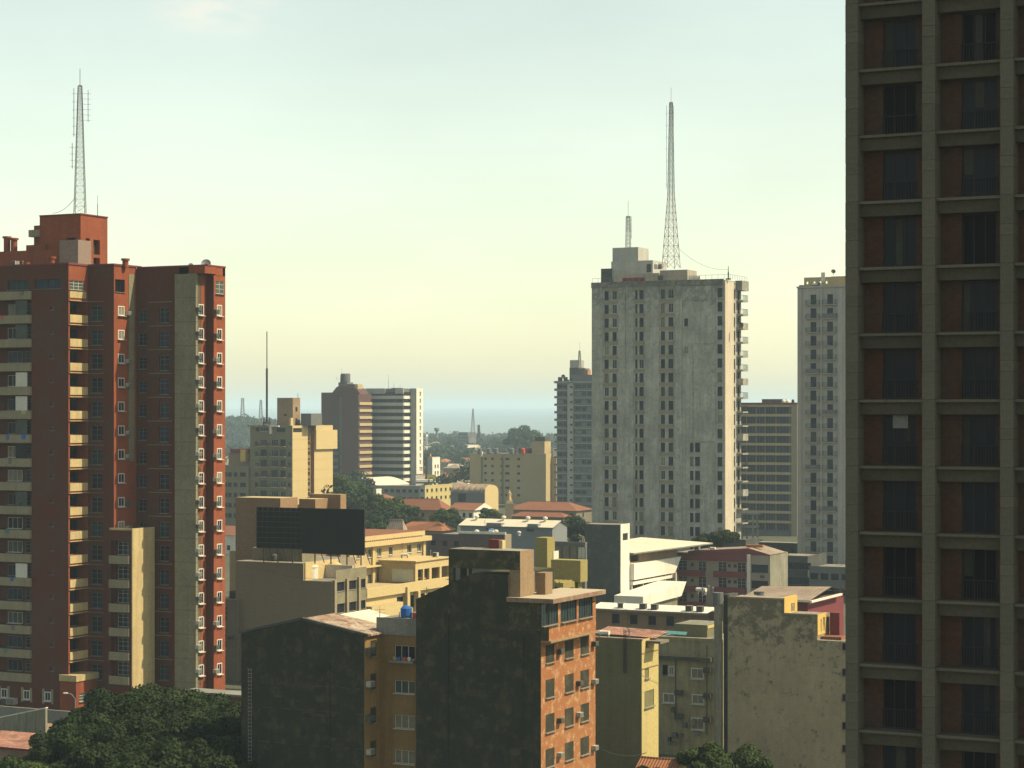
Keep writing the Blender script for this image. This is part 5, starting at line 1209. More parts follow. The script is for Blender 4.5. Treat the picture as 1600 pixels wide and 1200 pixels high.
# ================================================================== WHITE MODERN BUILDING
def white_modern():
    b = B('white_modern_building', 'modernist white building with dark slab tower and sloping white roof below the pale tower', 'building', 969, 380)
    rt = b.root; zt = b.pz(820); L = b.pu(914); v0 = b.pv(983)
    q = MB(); q.box(L, 0, 0, v0, 0, zt, DKBLUE, ROOFC); q.obj('slab_tower', rt)
    mb = MB(); mb.facade('R', .12, -.02, v0, b.pz(936), zt + .1, [(b.pv(972), b.pv(980), b.pz(845), b.pz(834))], .12, WHITE, DKBLUE); mb.face([(0, 0, b.pz(936)), (.12, 0, b.pz(936)), (.12, 0, zt), (0, 0, zt)], WHITE)
    mb.face([(0, 0, zt + .1), (.12, 0, zt + .1), (.12, v0, zt + .1), (0, v0, zt + .1)], WHITE); mb.obj('lit_slab_side', rt)
    # body receding behind, roof pitched gently
    v1 = b.pv(1058); zr_ = b.pz(866, 0, v0); z2 = b.pz(930, 0, v0)
    wh = []; n = 4
    for k in range(4): a = v0 + .6 + (v1 - v0 - 2) * k / 4; wh.append((a, a + (v1 - v0 - 2) / 4 - .4, b.pz(932, 0, v0), b.pz(915, 0, v0)))
    mb = MB(); mb.block(-9, 0, v0 + .01, v1, 0, zr_, TANR, (), wh + [(v0 + .5, v0 + 4.5, b.pz(879, 0, v0), b.pz(867, 0, v0) - .2)], .35, top=WROOF); mb.obj('wall', rt)
    for h in wh: window(rt, 'R', 0, *h, 'white', G_DK, .2)
    q = MB(); za = b.pz(906, 0, v0); zb_ = b.pz(881, 0, v0)
    q.prism([(v0 + .02, za), (v1 - 3.5, za), (v1 - .3, zb_), (v0 + .02, zb_)], 'x', .02, 1.0, WHITE); q.obj('white_panel', rt)
    q = MB(); q.box(.02, .8, v0 + .02, v1 - 4.5, b.pz(914, 0, v0), b.pz(909, 0, v0), WHITE); q.obj('sill_band', rt)
    for k in range(5): q = MB(); a = v0 + .25 + (v1 - v0 - 2) * k / 4; q.box(.02, .45, a, a + .3, b.pz(935, 0, v0), b.pz(906, 0, v0) - .01, WHITE); q.obj('fin', rt)
    q = MB(); q.face([(-10, v0 - .1, zr_ + 1.1), (1.0, v0 - .1, zr_ + .25), (5, v1 + 6, zr_ + .6), (-10, v1 + 6, zr_ + 1.3)], WROOF); q.face([(1.0, v0 - .1, zr_ + .25), (-10, v0 - .1, zr_ + 1.1), (-10, v0 - .1, zr_ + .85), (1.0, v0 - .1, zr_ + .0)], GREY); q.face([(1, v0 - .1, zr_ + .0), (5, v1 + 6, zr_ + .35), (5, v1 + 6, zr_ + .6), (1, v0 - .1, zr_ + .25)], GREY)
    q.face([(-10, v0 - .1, zr_ + .85), (-10, v1 + 6, zr_ + 1.05), (5, v1 + 6, zr_ + .35), (1.0, v0 - .1, zr_)], GREY); q.obj('roof', rt)
    # canopy wing low in front
    u1 = b.pu(1000, -4); ve = b.pv(1068, u1); z0, z1 = b.pz(947, u1, -4), b.pz(932, u1, -4)
    q = MB(); q.box(b.pu(960, -4), u1, -4, ve - 3, 0, z0, CREAMG); q.prism([(-4, z0), (ve - 2.5, z0 + .4), (ve, z1 + 1.2), (-4, z1)], 'x', u1 - 5, u1 + .6, WHITE); q.obj('canopy_wing', rt)
white_modern()

# ================================================================== MAROON/WHITE BUILDING
def maroon_building():
    b = B('maroon_banded_building', 'white apartment block with maroon balcony bands beside the white modernist roof', 'building', 1201, 400)
    rt = b.root; fl = 25 * 400 / F; zt = b.pz(868); L = b.pu(1053); D = b.pv(1229)
    hs = []; z0 = b.pz(896)
    for k in range(3):
        for xa, xb in ((1060, 1073), (1091, 1103), (1122, 1135), (1152, 1165)): hs.append((b.pu(xa), b.pu(xb), z0 - fl * k, z0 - fl * k + 1.9))
        for xa, xb in ((1079, 1084), (1137, 1142), (1146, 1151)): hs.append((b.pu(xa), b.pu(xb), z0 - fl * k + .9, z0 - fl * k + 1.5))
        hs.append((b.pu(1174), b.pu(1200), z0 - fl * k + .1, z0 - fl * k + 1.6))
    mb = MB(); mb.block(L, 0, 0, D, 0, zt, WPINK, hs, (), .3, top=BROOF); mb.obj('wall', rt)
    for h in hs: window(rt, 'F', 0, *h, 'grid' if 1 < h[1] - h[0] < 2.4 else 'dark', pick(G_DK, G_BL), .15)
    for k in range(4):
        z = z0 - fl * k + 2.05
        for xa, xb, d in ((1055, 1102, .9), (1117, 1167, .9)) if k else ((1053, 1168, .6),):
            q = MB(); q.box(b.pu(xa), b.pu(xb), -d, -.003, z, z + (1.1 if k else 1.25), MAROON); q.obj('balcony_band', rt)
    for xa, xb in ((1168.5, 1173),): q = MB(); q.box(b.pu(xa), b.pu(xb), -.6, -.003, 0, zt + .1, WHITE); q.obj('pilaster', rt)
    q = MB(); q.box(.003, .25, .05, D, 0, zt + .1, CONCW); q.obj('stained_end_wall', rt)
    q = MB(); q.prism([(L + 3, zt), (0, zt), (.4, zt + .15), (b.pu(1170), zt + 1.3), (L + 3, zt + .4)], 'y', -.2, 9, MAROON, BROOF); q.box(b.pu(1160), b.pu(1186), 2, 3, zt + 1.3, zt + 1.8, TERRAO); q.obj('roof', rt)
    ac(rt, 'F', 0, b.pu(1192), b.pz(903), True)
WPINK = mat('pinkish white render', (0.2852, 0.248, 0.217), dirt=.2, streak=.35, dcol=(.25, .2, .17))
maroon_building()
def scaffold():
    b = B('open_stair_frame', 'pale open stair frame of thin slabs and posts at the foot of the pale tower', 'stair frame', 1178, 470)
    rt = b.root; L = b.pu(1158)
    for k, y in enumerate((868, 846, 825, 804)):
        z = b.pz(y); q = MB(); q.box(L - .1, 0 + (.9 if k % 2 else 0), -.5, 3.5, z, z + .35, WTOW); q.obj('landing', rt)
    for x, v in ((L + .2, 0), (-.3, 0), (-.3, 3), (L + .2, 3)): q = MB(); q.box(x - .15, x + .15, v, v + .3, 0, b.pz(804), WTOW); q.obj('post', rt)
    for k, y in enumerate((868, 846, 825)): z = b.pz(y) + .36; link('railing', railing_mesh(2.6, 1.0, .8, STEEL, .3), rt, (-1.4, .2, z))
scaffold()

# dark mid-rise blocks between and behind on the right
def simple_block(name, label, xm, Y, xl, xr, yt, m, roof=ROOFC, rows=0, cols=0, style='dark', depth=None, cat='building', ww=1.2, wh=1.2, top_off=1.0, mr=None, pms=(G_DK,), right_rows=False, fl=3.0, wside=None):
    b = B(name, label, cat, xm, Y); rt = b.root; L = b.pu(xl); D = b.pv(xr) if xr else (depth or 10); zt = b.pz(yt); hs = []
    for r in range(rows):
        z = zt - top_off - wh - fl * r
        if z < 1: break
        for c in range(cols): a = L + (-L) * (c + .5) / cols; hs.append((a - ww / 2, a + ww / 2, z, z + wh))
    hR = []
    if right_rows:
        n = max(1, int(D / 3.2))
        for r in range(rows):
            z = zt - top_off - wh - fl * r
            if z < 1: break
            for c in range(n): a = D * (c + .5) / n; hR.append((a - ww / 2, a + ww / 2, z, z + wh))
    mb = MB(); mb.facade('F', 0, L, 0, 0, zt, hs, .25, m, INT); mb.facade('R', 0, 0, D, 0, zt, hR, .25, mr or m, INT)
    mb.face([(0, D, 0), (L, D, 0), (L, D, zt), (0, D, zt)], m); mb.face([(L, D, 0), (L, 0, 0), (L, 0, zt), (L, D, zt)], m); mb.face([(L, 0, zt), (0, 0, zt), (0, D, zt), (L, D, zt)], roof)
    mb.obj('wall', rt)
    for h in hs: window(rt, 'F', 0, *h, style, pick(*pms), .12)
    for h in hR: window(rt, 'R', 0, *h, style, pick(*pms), .12)
    q = MB(); t = .2; q.box(L - .05, .05, -.05, t, zt, zt + .4, m); q.box(-t, .05, t, D, zt, zt + .4, mr or m); q.obj('parapet', rt)
    return b
simple_block('dark_office_block', 'dark blue grey low block behind the maroon banded building', 1262, 430, 1205, None, 872, DKBLUE, rows=4, cols=2, ww=5.2, wh=1.4, pms=(G_BL, G_DK), depth=12)
simple_block('dark_office_block', 'dark grey windowed block at the foot of the white balcony tower', 1345, 420, 1264, None, 890, BLUEG, rows=4, cols=5, ww=1.6, wh=1.3, pms=(G_DK,), depth=12)
simple_block('slate_wall_block', 'slate grey block in shade under the ribbon window office', 1262, 480, 1168, None, 852, DKBLUE, rows=3, cols=6, ww=1.1, wh=1.2, depth=10)
simple_block('shaded_block', 'shaded flat roofed block hidden behind the white modernist roof', 1165, 436, 1090, None, 846, DKBLUE, rows=2, cols=3, depth=8)

# ================================================================== FOREGROUND RIGHT GROUP
def big_beige_wall():
    b = B('mildewed_beige_building', 'huge blank mildewed beige party wall stepping down to the right', 'building', 1352, 212)
    rt = b.root; xs = [1137, 1225, 1277, 1352]; zs = [b.pz(936, b.pu(1180)), b.pz(961, b.pu(1250)), b.pz(1002, b.pu(1310))]
    mb = MB(); D = 4; zlow = b.pz(100, b.pu(1200))
    u = [b.pu(x) for x in xs]
    for i in range(3):
        mb.box(u[i], u[i + 1] - .002, 0, D, 0, min(zlow, zs[i]), BEIGED, ROOFC)
        if zs[i] > zlow + .1: mb.box(u[i], u[i + 1] - .002, 0.0, D, zlow + .001, zs[i], BEIGET, ROOFC)
    mb.obj('wall', rt)
    # sunlit returns of the roof steps
    mb = MB(); v1 = b.pv(1245, u[1]); mb.facade('R', u[1] + .05, -.01, v1, zs[1], zs[0] + .25, [(v1 * .5, v1 * .8, zs[1] + .1, zs[1] + .95)], .3, YBRT, INT); mb.face([(u[1], -.01, zs[1]), (u[1] + .05, -.01, zs[1]), (u[1] + .05, -.01, zs[0] + .25), (u[1], -.01, zs[0] + .25)], YBRT)
    mb.face([(u[1] - .3, -.01, zs[0] + .25), (u[1] + .05, -.01, zs[0] + .25), (u[1] + .05, v1, zs[0] + .25), (u[1] - .3, v1, zs[0] + .25)], YBRT)
    v2 = b.pv(1290, u[2]); z3 = b.pz(993, u[2]); mb.facade('R', u[2] + .05, -.01, v2, z3, zs[1] + .15, [(v2 * .35, v2 * .45, z3 + .3, zs[1] - .4), (v2 * .6, v2 * .85, z3 + .3, zs[1] - .3)], .3, YBRT, INT); mb.box(u[2], u[2] + .05, -.01, 0, z3, zs[1], YBRT); mb.obj('lit_step_wall', rt)
    q = MB(); q.box(u[0], u[1], -.06, .25, zs[0], zs[0] + .18, TANR); q.box(u[1] + .06, u[2], -.06, .25, zs[1], zs[1] + .15, TANR); q.obj('coping', rt)
    q = MB(); q.box(u[2] + .4, u[2] + 1.4, v2 + .2, v2 + 1.4, zs[2], zs[1] + .1, MAROON); q.box(u[2] + .06, u[2] + 2.2, 1, 3, zs[2] + .01, zs[2] + .3, TERRA); q.obj('roof_room', rt)
    # small vents at the right edge
    for y in (1012, 1052, 1092, 1136, 1172):
        window(rt, 'F', 0, b.pu(1316), b.pu(1323), b.pz(y + 6), b.pz(y - 6), 'wood', G_DK, -.05)
    # flue on the left edge
    q = MB(); ua = b.pu(1128); q.box(ua, u[0] - .003, .5, 3, 0, zs[0] + .3, DKBLUE); q.obj('recess_wall', rt)
    q = MB(); uc = b.pu(1121); q.tube((uc, .2, 0), (uc, .2, zs[0] + .35), .42, CONCW, 12); q.obj('flue_pipe', rt)
    q = MB(); q.tube((uc, .2, b.pz(955)), (uc, .2, zs[0] + .5), .55, BLUEG, 12); q.obj('flue_collar', rt)
big_beige_wall()
def maroon_roof_hall():
    b = B('brown_roof_hall', 'maroon walled hall with broad pale brown sheet roof behind the mildewed wall', 'building', 1262, 285)
    rt = b.root; L = b.pu(1165); z0 = b.pz(938); D = b.pv(1318)
    q = MB(); q.box(L, 0, 0, D, 0, z0, MAROON, ROOFC); q.obj('wall', rt)
    q = MB(); zk = z0 + 1.0; q.face([(L - .5, -.8, z0), (.6, -.8, z0 + .05), (.8, D * .5, zk + .3), (L - .5, D * .5, zk)], BROOF); q.face([(L - .5, D * .5, zk), (.8, D * .5, zk + .3), (.8, D + .4, z0 + .2), (L - .5, D + .4, z0 + .2)], BROOF)
    q.box(.5, .85, -.8, D * .8, z0 - .25, z0 + .02, WHITE); q.box(L - .5, .5, -.85, -.7, z0 - .2, z0 - .002, WHITE); q.obj('roof', rt)
maroon_roof_hall()
roof_tank(1186, 933, 923, 250, .62, 'dark blue tank on the mildewed wall roof', BLUEG)
roof_tank(1176, 936, 929, 232, .4, 'flat grey drum on the left of the mildewed wall roof', CONCW)

def olive_left():
    b = B('olive_corner_building', 'tall olive wall with narrow sunlit yellow side right of the orange building', 'building', 1002, 205)
    rt = b.root; L = b.pu(915); zt = b.pz(1001); D = b.pv(1028)
    hs = [(b.pv(1007.5), b.pv(1011.5), b.pz(1013), b.pz(1001) - .15), (b.pv(1006.5), b.pv(1013), b.pz(1062), b.pz(1046)), (b.pv(1006), b.pv(1021), b.pz(1108), b.pz(1082))]
    mb = MB(); mb.block(L, 0, 0, D, 0, zt, OLIVED, (), (), .25); mb.obj('wall', rt)
    mb = MB(); mb.facade('R', .06, 0, D, 0, zt + .1, hs, .2, YELL, INT); mb.face([(0, 0, 0), (.06, 0, 0), (.06, 0, zt + .1), (0, 0, zt + .1)], YELL); mb.obj('lit_side_wall', rt)
    for h in hs: window(rt, 'R', .06, *h, 'dark', G_DK, .12)
    q = MB(); 
    for y in (1022, 1046): q.box(.062, .12, .05, D, b.pz(y), b.pz(y) + .08, TANR)
    q.obj('string_course', rt)
    q = MB(); q.box(L, .12, -.05, .2, zt, zt + .15, TANR); q.obj('coping', rt)
    q = MB(); q.tube((b.pu(976), -.15, b.pz(1052)), (b.pu(976), -.15, b.pz(985)), .05, DSTEEL, 5); q.tube((b.pu(979), -.15, b.pz(1052)), (b.pu(979), -.15, b.pz(985)), .05, DSTEEL, 5)
    for k in range(12): z = b.pz(1052) + k * .33; q.tube((b.pu(976), -.15, z), (b.pu(979), -.15, z), .02, DSTEEL, 4)
    q.obj('service_ladder', rt)
    q = MB(); q.box(L + .3, 1.6, 1.0, 3.2, zt - .35, zt - .1, BEIGEG); q.face([(L, 2, zt + .3), (b.pu(1012), 2, zt + .1), (b.pu(1012), 5.5, zt + .45), (L, 5.5, zt + .65)], RUSTR); q.obj('rusty_lean_to_roof', rt)
RUSTR = wavemat('red rusty sheet', (.40, .20, .15), (.7, .6, .6), .35, 'X', dirt=.5, patch=.5, pcol=(.55, .45, .38))
olive_left()
def yellow_facade():
    b = B('dirty_yellow_building', 'dirty yellow rear wall with patched windows and air conditioners, left of the flue pipe', 'building', 1130, 232)
    rt = b.root; L = b.pu(1014); zt = b.pz(1004)
    hs = [(b.pu(1035), b.pu(1043), b.pz(1060), b.pz(1044))]
    mb = MB(); mb.block(L, 0, 0, 9, 0, zt, YELF, hs, (), .2); mb.obj('wall', rt)
    window(rt, 'F', 0, *hs[0], 'dark', G_DK, .12)
    for (xa, xb, y0, y1) in ((1045, 1054, 1060, 1045), (1080, 1100, 1063, 1046), (1036, 1055, 1104, 1088), (1081, 1101, 1103, 1087), (1080, 1101, 1143, 1124)):
        window(rt, 'F', 0, b.pu(xa), b.pu(xb), b.pz(y0), b.pz(y1), 'pale', G_CU, -.04)
    for x, y in ((1107, 1052), (1062, 1090), (1107, 1092), (1062, 1127), (1107, 1129)): ac(rt, 'F', 0, b.pu(x), b.pz(y), True, 1.15)
    for x, ya, yb in ((1056, 1035, 1125), (1105, 1010, 1150)): q = MB(); q.tube((b.pu(x), -.08, b.pz(yb)), (b.pu(x), -.08, b.pz(ya)), .04, DSTEEL, 5); q.obj('drain_pipe', rt)
    q = MB(); q.box(b.pu(1026), b.pu(1114), -.75, -.003, b.pz(1034), b.pz(1028), DKBLUE, OLIVED); q.obj('canopy', rt)
    q = MB(); q.box(L, 0, -.1, .3, zt, zt + .35, YELF); q.obj('parapet', rt)
    q = MB(); q.face([(b.pu(1030, 1), 1, zt + .6), (b.pu(1072, 1), 1, zt + .5), (b.pu(1074, 2), 2, zt + .75), (b.pu(1040, 2), 2, zt + .8)], TEAL); q.obj('teal_roof_sheet', rt)
    q = MB(); q.box(b.pu(1054, 4), b.pu(1105, 4), 4, 8.9, zt, b.pz(979, 0, 4), OLIVED, CONCW); q.box(b.pu(1105, 4) + .003, b.pu(1105, 4) + .08, 4, 7.5, zt + 1, b.pz(980, 0, 4), YELL); q.obj('roof_room', rt)
    for k in range(11): 
        u0 = random.uniform(L + 1.2, b.pu(1085)); q = MB(); z = random.uniform(.5, b.pz(1115) ); q.box(u0, u0 + random.uniform(.3, .9), -random.uniform(.1, .5), -.004, z, z + random.uniform(.2, .8), pick(BLUEG, DKBLUE, TANKB if k == 3 else GREY, CONCW)); q.obj('wall_cabinet', rt)
yellow_facade()
def tan_long():
    b = B('tan_long_building', 'long tan building with sunlit white roof edge behind the dirty yellow wall', 'building', 1108, 300)
    rt = b.root; L = b.pu(928); zt = b.pz(957); hs = [(b.pu(x), b.pu(x + 12), b.pz(981), b.pz(966)) for x in (956, 984, 1013, 1041)]
    mb = MB(); mb.block(L, 0, 0, 4, 0, zt, TANR, hs, (), .25, top=WROOF); mb.obj('wall', rt)
    for h in hs: window(rt, 'F', 0, *h, 'dark', pick(G_BL, G_DK), .12)
    q = MB(); q.face([(L - .3, -.8, zt - .05), (.2, -.8, zt - .05), (.2, 3, zt + .5), (L - .3, 3, zt + .5)], WHITE); q.face([(L - .3, -.8, zt - .05), (L - .3, 3, zt + .5), (L - .3, 3, zt + .3), (L - .3, -.8, zt - .2)], WHITE); q.box(L - .3, .2, -.82, -.7, zt - .35, zt - .06, GREY); q.obj('roof', rt)
    q = MB(); q.box(b.pu(1100, -6), b.pu(1122, -6), -2, 4, 0, b.pz(941, 0, -6), TANR); q.obj('side_block', rt)
tan_long()
for i, x in enumerate((971, 1005, 1023, 1077, 1094)):
    q = MB(); q.box(-.45, .45, -.4, .4, 0, .75, [WHITE, ACD, ACD, ACD, ACD][i]); q.box(-.35, .35, -.42, -.4, .1, .65, ACD); q.box(-.5, .5, -.45, .45, .752, .8, GREY); o = q.obj('roof_cooler', None, ((x - CXP) * 300 / F, 299.5 + (1094 - x) * .0 + (1108 - x) / 1e9, CAMZ + (HY - 957.5) * 300 / F))
    bb_u = 0; o.location.y = 300 + ((1108 - x) / 11.0) * .5; o.location.x = (x - CXP) * o.location.y / F; o.location.z = CAMZ + (HY - 957) * 300 / F + .05; o.rotation_euler.z = -ANG
    tag(o, ['white cooler box at the left end of the tan building roof', 'dark cooler box, second from left on the tan building roof', 'dark cooler box in the middle of the tan building roof', 'dark cooler box, second from right on the tan building roof', 'dark cooler box at the right end of the tan building roof'][i], 'cooler')

# ================================================================== MID DISTANCE LOW BUILDINGS
def warehouse():
    b = B('grey_warehouse', 'grey warehouse with sunlit white roof and rooftop vents in the centre', 'warehouse', 863, 500)
    rt = b.root; L = b.pu(720); z0 = b.pz(824); D = b.pv(886); zk = b.pz(814.5, 0, D / 2)
    mb = MB(); hs = [(b.pu(x), b.pu(x + 11), b.pz(831), b.pz(828)) for x in (760, 823)]
    mb.prism([(0, 0), (D, 0), (D, z0), (D / 2, zk), (0, z0)], 'x', L, 0, GREYB); mb.obj('wall', rt)
    for h in hs: window(rt, 'F', 0, *h, 'dark', G_BL, -.04)
    q = MB(); q.face([(L - .5, -.5, z0 - .05), (.4, -.5, z0 - .05), (.4, D / 2, zk + .2), (L - .5, D / 2, zk + .2)], WROOF); q.face([(L - .5, D / 2, zk + .2), (.4, D / 2, zk + .2), (.4, D + .5, z0 - .05), (L - .5, D + .5, z0 - .05)], WROOF); q.face([(.4, -.5, z0 - .05), (.4, -.5, z0 - .3), (.4, D / 2, zk - .05), (.4, D / 2, zk + .2)], GREY)
    q.face([(L - .5, -.5, z0 - .3), (.4, -.5, z0 - .3), (.4, -.5, z0 - .05), (L - .5, -.5, z0 - .05)], GREY); q.obj('roof', rt)
    q = MB(); q.box(L - 1.2, L - .003, .5, 4, 0, z0 - .3, WHITE); q.obj('side_pilaster', rt)
    for x in (745, 787, 825, 852):
        u = b.pu(x, D / 2 - 1); q = MB(); q.lathe([(.35, zk - .4), (.35, zk + .4), (.6, zk + .55), (.55, zk + .9), (.1, zk + 1.1)], WHITE, 10, (u, D / 2 - 1)); q.obj('roof_vent', rt)
    q = MB(); q.box(b.pu(762), b.pu(785), -.7, D / 2 - 3, z0, z0 + .7, GREYB); q.box(b.pu(826), b.pu(842), -.7, D / 2 - 3, z0, z0 + .7, GREYB); q.obj('roof_light', rt)
GREYB = mat('blue grey sheet cladding', (0.192, 0.208, 0.224), dirt=.2, streak=.25, dcol=(.16, .17, .18))
warehouse()
def front_shed(xm, xl, yt, Y, xr, m, mr, name, label, vents=()):
    b = B(name, label, 'warehouse', xm, Y); rt = b.root; L = b.pu(xl); D = b.pv(xr); zt = b.pz(yt)
    q = MB(); q.box(L, -.02, 0, D, 0, zt, m, ROOFC); q.obj('wall', rt); q = MB(); q.box(-.018, .15, 0, D, 0, zt, mr); q.obj('end_wall', rt)
    q = MB(); q.box(L - .2, .3, -.15, .2, zt, zt + .45, WHITE); q.obj('coping', rt)
    for x in np.linspace(xl + 8, xm - 8, 5): q = MB(); u = b.pu(float(x)); q.box(u - .1, u + .1, -.12, -.003, 0, zt - .1, m); q.obj('pilaster', rt)
front_shed(788, 717, 835.5, 420, 798, PURP := mat('purplish brown render', (.10, .072, .07), dirt=.2, streak=.2, dcol=(.1, .08, .075)), BEIGEW, 'brown_warehouse', 'purplish brown shed in front of the grey warehouse')
front_shed(843, 833 - 3, 838, 430, 866, GREYB, BEIGEW, 'small_white_shed', 'narrow pale walled shed right of the grey warehouse centre') if 0 else None
simple_block('cafe_terrace_block', 'slate block with open terrace windows left of the dark slab tower', 914, 350, 866, None, 851, BLUEG, rows=1, cols=4, ww=1.6, wh=2.0, fl=3, top_off=.4, pms=(G_GNL, G_DK, G_CU), depth=.8, style='steel')
simple_block('shadowed_flat', 'low shaded brown block left of the purplish shed', 722, 440, 668, None, 838, PURP, depth=14, rows=1, cols=3)
for i, (x, y) in enumerate(((745, 834), (775, 834), (811, 835))):
    q = MB(); q.lathe([(.3, 0), (.3, .5), (.5, .65), (.45, .95), (.1, 1.1)], WHITE, 10); Yv = [424, 424, 498][i]; q.tube((0, 0, 0), (0, 0, -.6), .1, STEEL) ; o = q.obj('roof_vent', None, ((x - CXP) * Yv / F, Yv, CAMZ + (HY - y - 2) * Yv / F)); tag(o, ['left round vent on the purplish shed', 'right round vent on the purplish shed', 'round vent standing before the grey warehouse wall'][i], 'roof vent')

def house(xm, Y, xl, xr, yeave, yridge, wm, rm, label, name='tiled_house', hip=True, ridge='u', wins=3, group=None):
    b = B(name, label, 'house', xm, Y, group=group); rt = b.root; L = b.pu(xl); D = b.pv(xr) if xr else 9; z0 = b.pz(yeave); zk = b.pz(yridge, 0, D / 2); hs = []
    if wins:
        for c in range(wins): a = L + (-L) * (c + .5) / wins; hs.append((a - .5, a + .5, z0 - 2.2, z0 - .9))
    mb = MB(); mb.block(L, 0, 0, D, 0, z0, wm, hs, [(D * .4, D * .4 + 1, z0 - 2.2, z0 - .9)] if D > 4 else (), .2); mb.obj('wall', rt)
    for h in hs: window(rt, 'F', 0, *h, 'dark', G_DK, .1)
    e = .6; q = MB(); a0, a1, c0, c1 = L - e, e, -e, D + e; zz = z0 - .05
    if ridge == 'u':
        k = min(D / 2, -L / 2 - .1) if hip else 0; p0 = (a0 + k, D / 2, zk); p1 = (a1 - k, D / 2, zk)
        q.face([(a0, c0, zz), (a1, c0, zz), p1, p0], rm); q.face([(a1, c1, zz), (a0, c1, zz), p0, p1], rm); q.face([(a1, c0, zz), (a1, c1, zz), p1], rm if hip else wm); q.face([(a0, c1, zz), (a0, c0, zz), p0], rm if hip else wm)
        q.tube(p0, p1, .12, rm, 5)
    else:
        m_ = (a0 + a1) / 2; k = min(-L / 2, D / 2) if hip else 0; p0 = (m_, c0 + k, zk); p1 = (m_, c1 - k, zk)
        q.face([(a0, c0, zz), (a1, c0, zz), p0], rm if hip else wm); q.face([(a1, c1, zz), (a0, c1, zz), p1], rm if hip else wm); q.face([(a1, c0, zz), (a1, c1, zz), p1, p0], rm); q.face([(a0, c1, zz), (a0, c0, zz), p0, p1], rm)
        q.tube(p0, p1, .12, rm, 5)
    q.face([(a0, c0, zz - .02), (a0, c1, zz - .02), (a1, c1, zz - .02), (a1, c0, zz - .02)], GREY); q.obj('roof', rt); return b
house(690, 460, 622, 708, 829, 816, BEIGEW, TERRAO, 'house with bright orange hipped tile roof left of the grey warehouse', hip=True)
house(628, 452, 606, 634, 834, 812, PURP, BROOF, 'house with dark brown pyramid roof left of the bright orange roof', hip=True)
house(900, 640, 790, 925, 798, 785, BEIGEG, TERRA, 'long brick red tiled roof hall right of the small statue', hip=True, wins=8)
house(880, 560, 800, 892, 808, 801, BEIGEG, TERRA, 'low long terracotta roof just behind the warehouse roof', hip=True, wins=7)
house(690, 640, 612, 707, 797, 780, TANR, TERRA, 'long weathered terracotta roof among trees below the cream offices', hip=True, wins=4)
house(740, 640, 700, 768, 797, 786, WHITE, TERRA, 'pale green walled house with low terracotta roof and tall openings', hip=False, wins=4)
house(590, 700, 560, 600, 790, 772, WHITE, TERRA, 'small white house with rusty roof in trees under the striped tower')
house(1062, 196, 1004, 1075, 1207, 1188, TANR, TERRAO, 'foreground tiled roof peeping in at the bottom right of centre', hip=False, wins=0)

house(676, 1800, 662, 680, 703, 697, CREAML, WROOF, 'small hazy cream house with white roof just right of the striped tower', hip=False, wins=2)
house(706, 1750, 690, 710, 701, 696.5, WHITE, WROOF, 'long hazy white roofed shed in the gap behind the pale tapering building', hip=False, wins=3)
house(742, 1650, 722, 752, 700, 695, CREAMS, WROOF, 'hazy pale shed roof peeping above the left end of the beige flat roofed block', hip=False, wins=3)
house(686, 1900, 670, 692, 695, 690, TANR, BROOF, 'hazy house with brownish pitched roof at the wood edge right of the striped tower', wins=2)
house(727, 1280, 700, 733, 730, 725, GREYW, WROOF, 'low hall with bright white roof left of the beige flat roofed block', hip=False, wins=4)
house(722, 1130, 706, 730, 744, 739, WHITE, TERRA, 'white gabled house cluster piece with small red roof left of the beige block foot', hip=False, wins=2)
house(730, 1010, 716, 736, 752, 747, WHITE, WROOF, 'small white house touching the lower left corner of the beige flat roofed block', hip=False, wins=2)
house(708, 1000, 690, 714, 757, 751, GREYW, BROOF, 'grey white low house behind the barrel roof hall', wins=3)
house(697, 1080, 684, 702, 745, 738, CREAMS, TERRAO, 'cream house with orange hipped roof between tapering building and white hall', wins=2)
simple_block('hazy_white_block', 'hazy white two storey block on the wood edge touching the striped tower side', 666, 1900, 654, 669, 679, WHITE, roof=WROOF, rows=2, cols=2)
# arched hall
def arched_hall():
    b = B('barrel_roof_hall', 'tan hall with curved barrel gable and rusty striped roof', 'hall', 757, 760)
    rt = b.root; L = b.pu(704); D = b.pv(778); z0 = b.pz(770); n = 10
    arc = [(D / 2 - D / 2 * math.cos(math.pi * i / n), z0 + (b.pz(757.5, 0, D / 2) - z0) * math.sin(math.pi * i / n) ** .8) for i in range(n + 1)]
    q = MB(); q.prism([(0, 0), (D, 0)] + arc[::-1], 'x', L, -.05, BLUEG, RUSTY); q.obj('wall', rt)
    q = MB(); q.prism([(0, 2), (D, 2)] + arc[::-1], 'x', -.048, .2, CREAML); q.obj('gable_wall', rt)
    for k in range(6): q = MB(); u = L + (-L) * k / 6 + .5; q.prism([(a, c + .02) for a, c in arc[::-1]] + [(a, c + .3) for a, c in arc], 'x', u, u + .5, TANR if k % 2 else BROOF); q.obj('roof_rib', rt)
    window(rt, 'F', 0, b.pu(716), b.pu(728), b.pz(785), b.pz(772), 'dark', G_DK, -.04)
arched_hall()
simple_block('cream_row_offices', 'sunlit cream two storey offices with a row of small windows under the striped tower', 664, 800, 655, 707, 760, GREYW, rows=2, cols=1, mr=YELLW if 'YELLW' in globals() else YELL, right_rows=True, ww=1.4, wh=1.1, roof=WROOF)
simple_block('grey_long_roof_block', 'long grey block at the foot of the striped tower', 655, 805, 580, None, 761, GREY, rows=2, cols=8, depth=14, ww=1.6, roof=GREY)
simple_block('white_stair_building', 'small white building with torn edge among trees below striped tower', 588, 640, 581, 596, 766, WHITE, rows=2, cols=1, mr=WHITE, ww=1, right_rows=True)
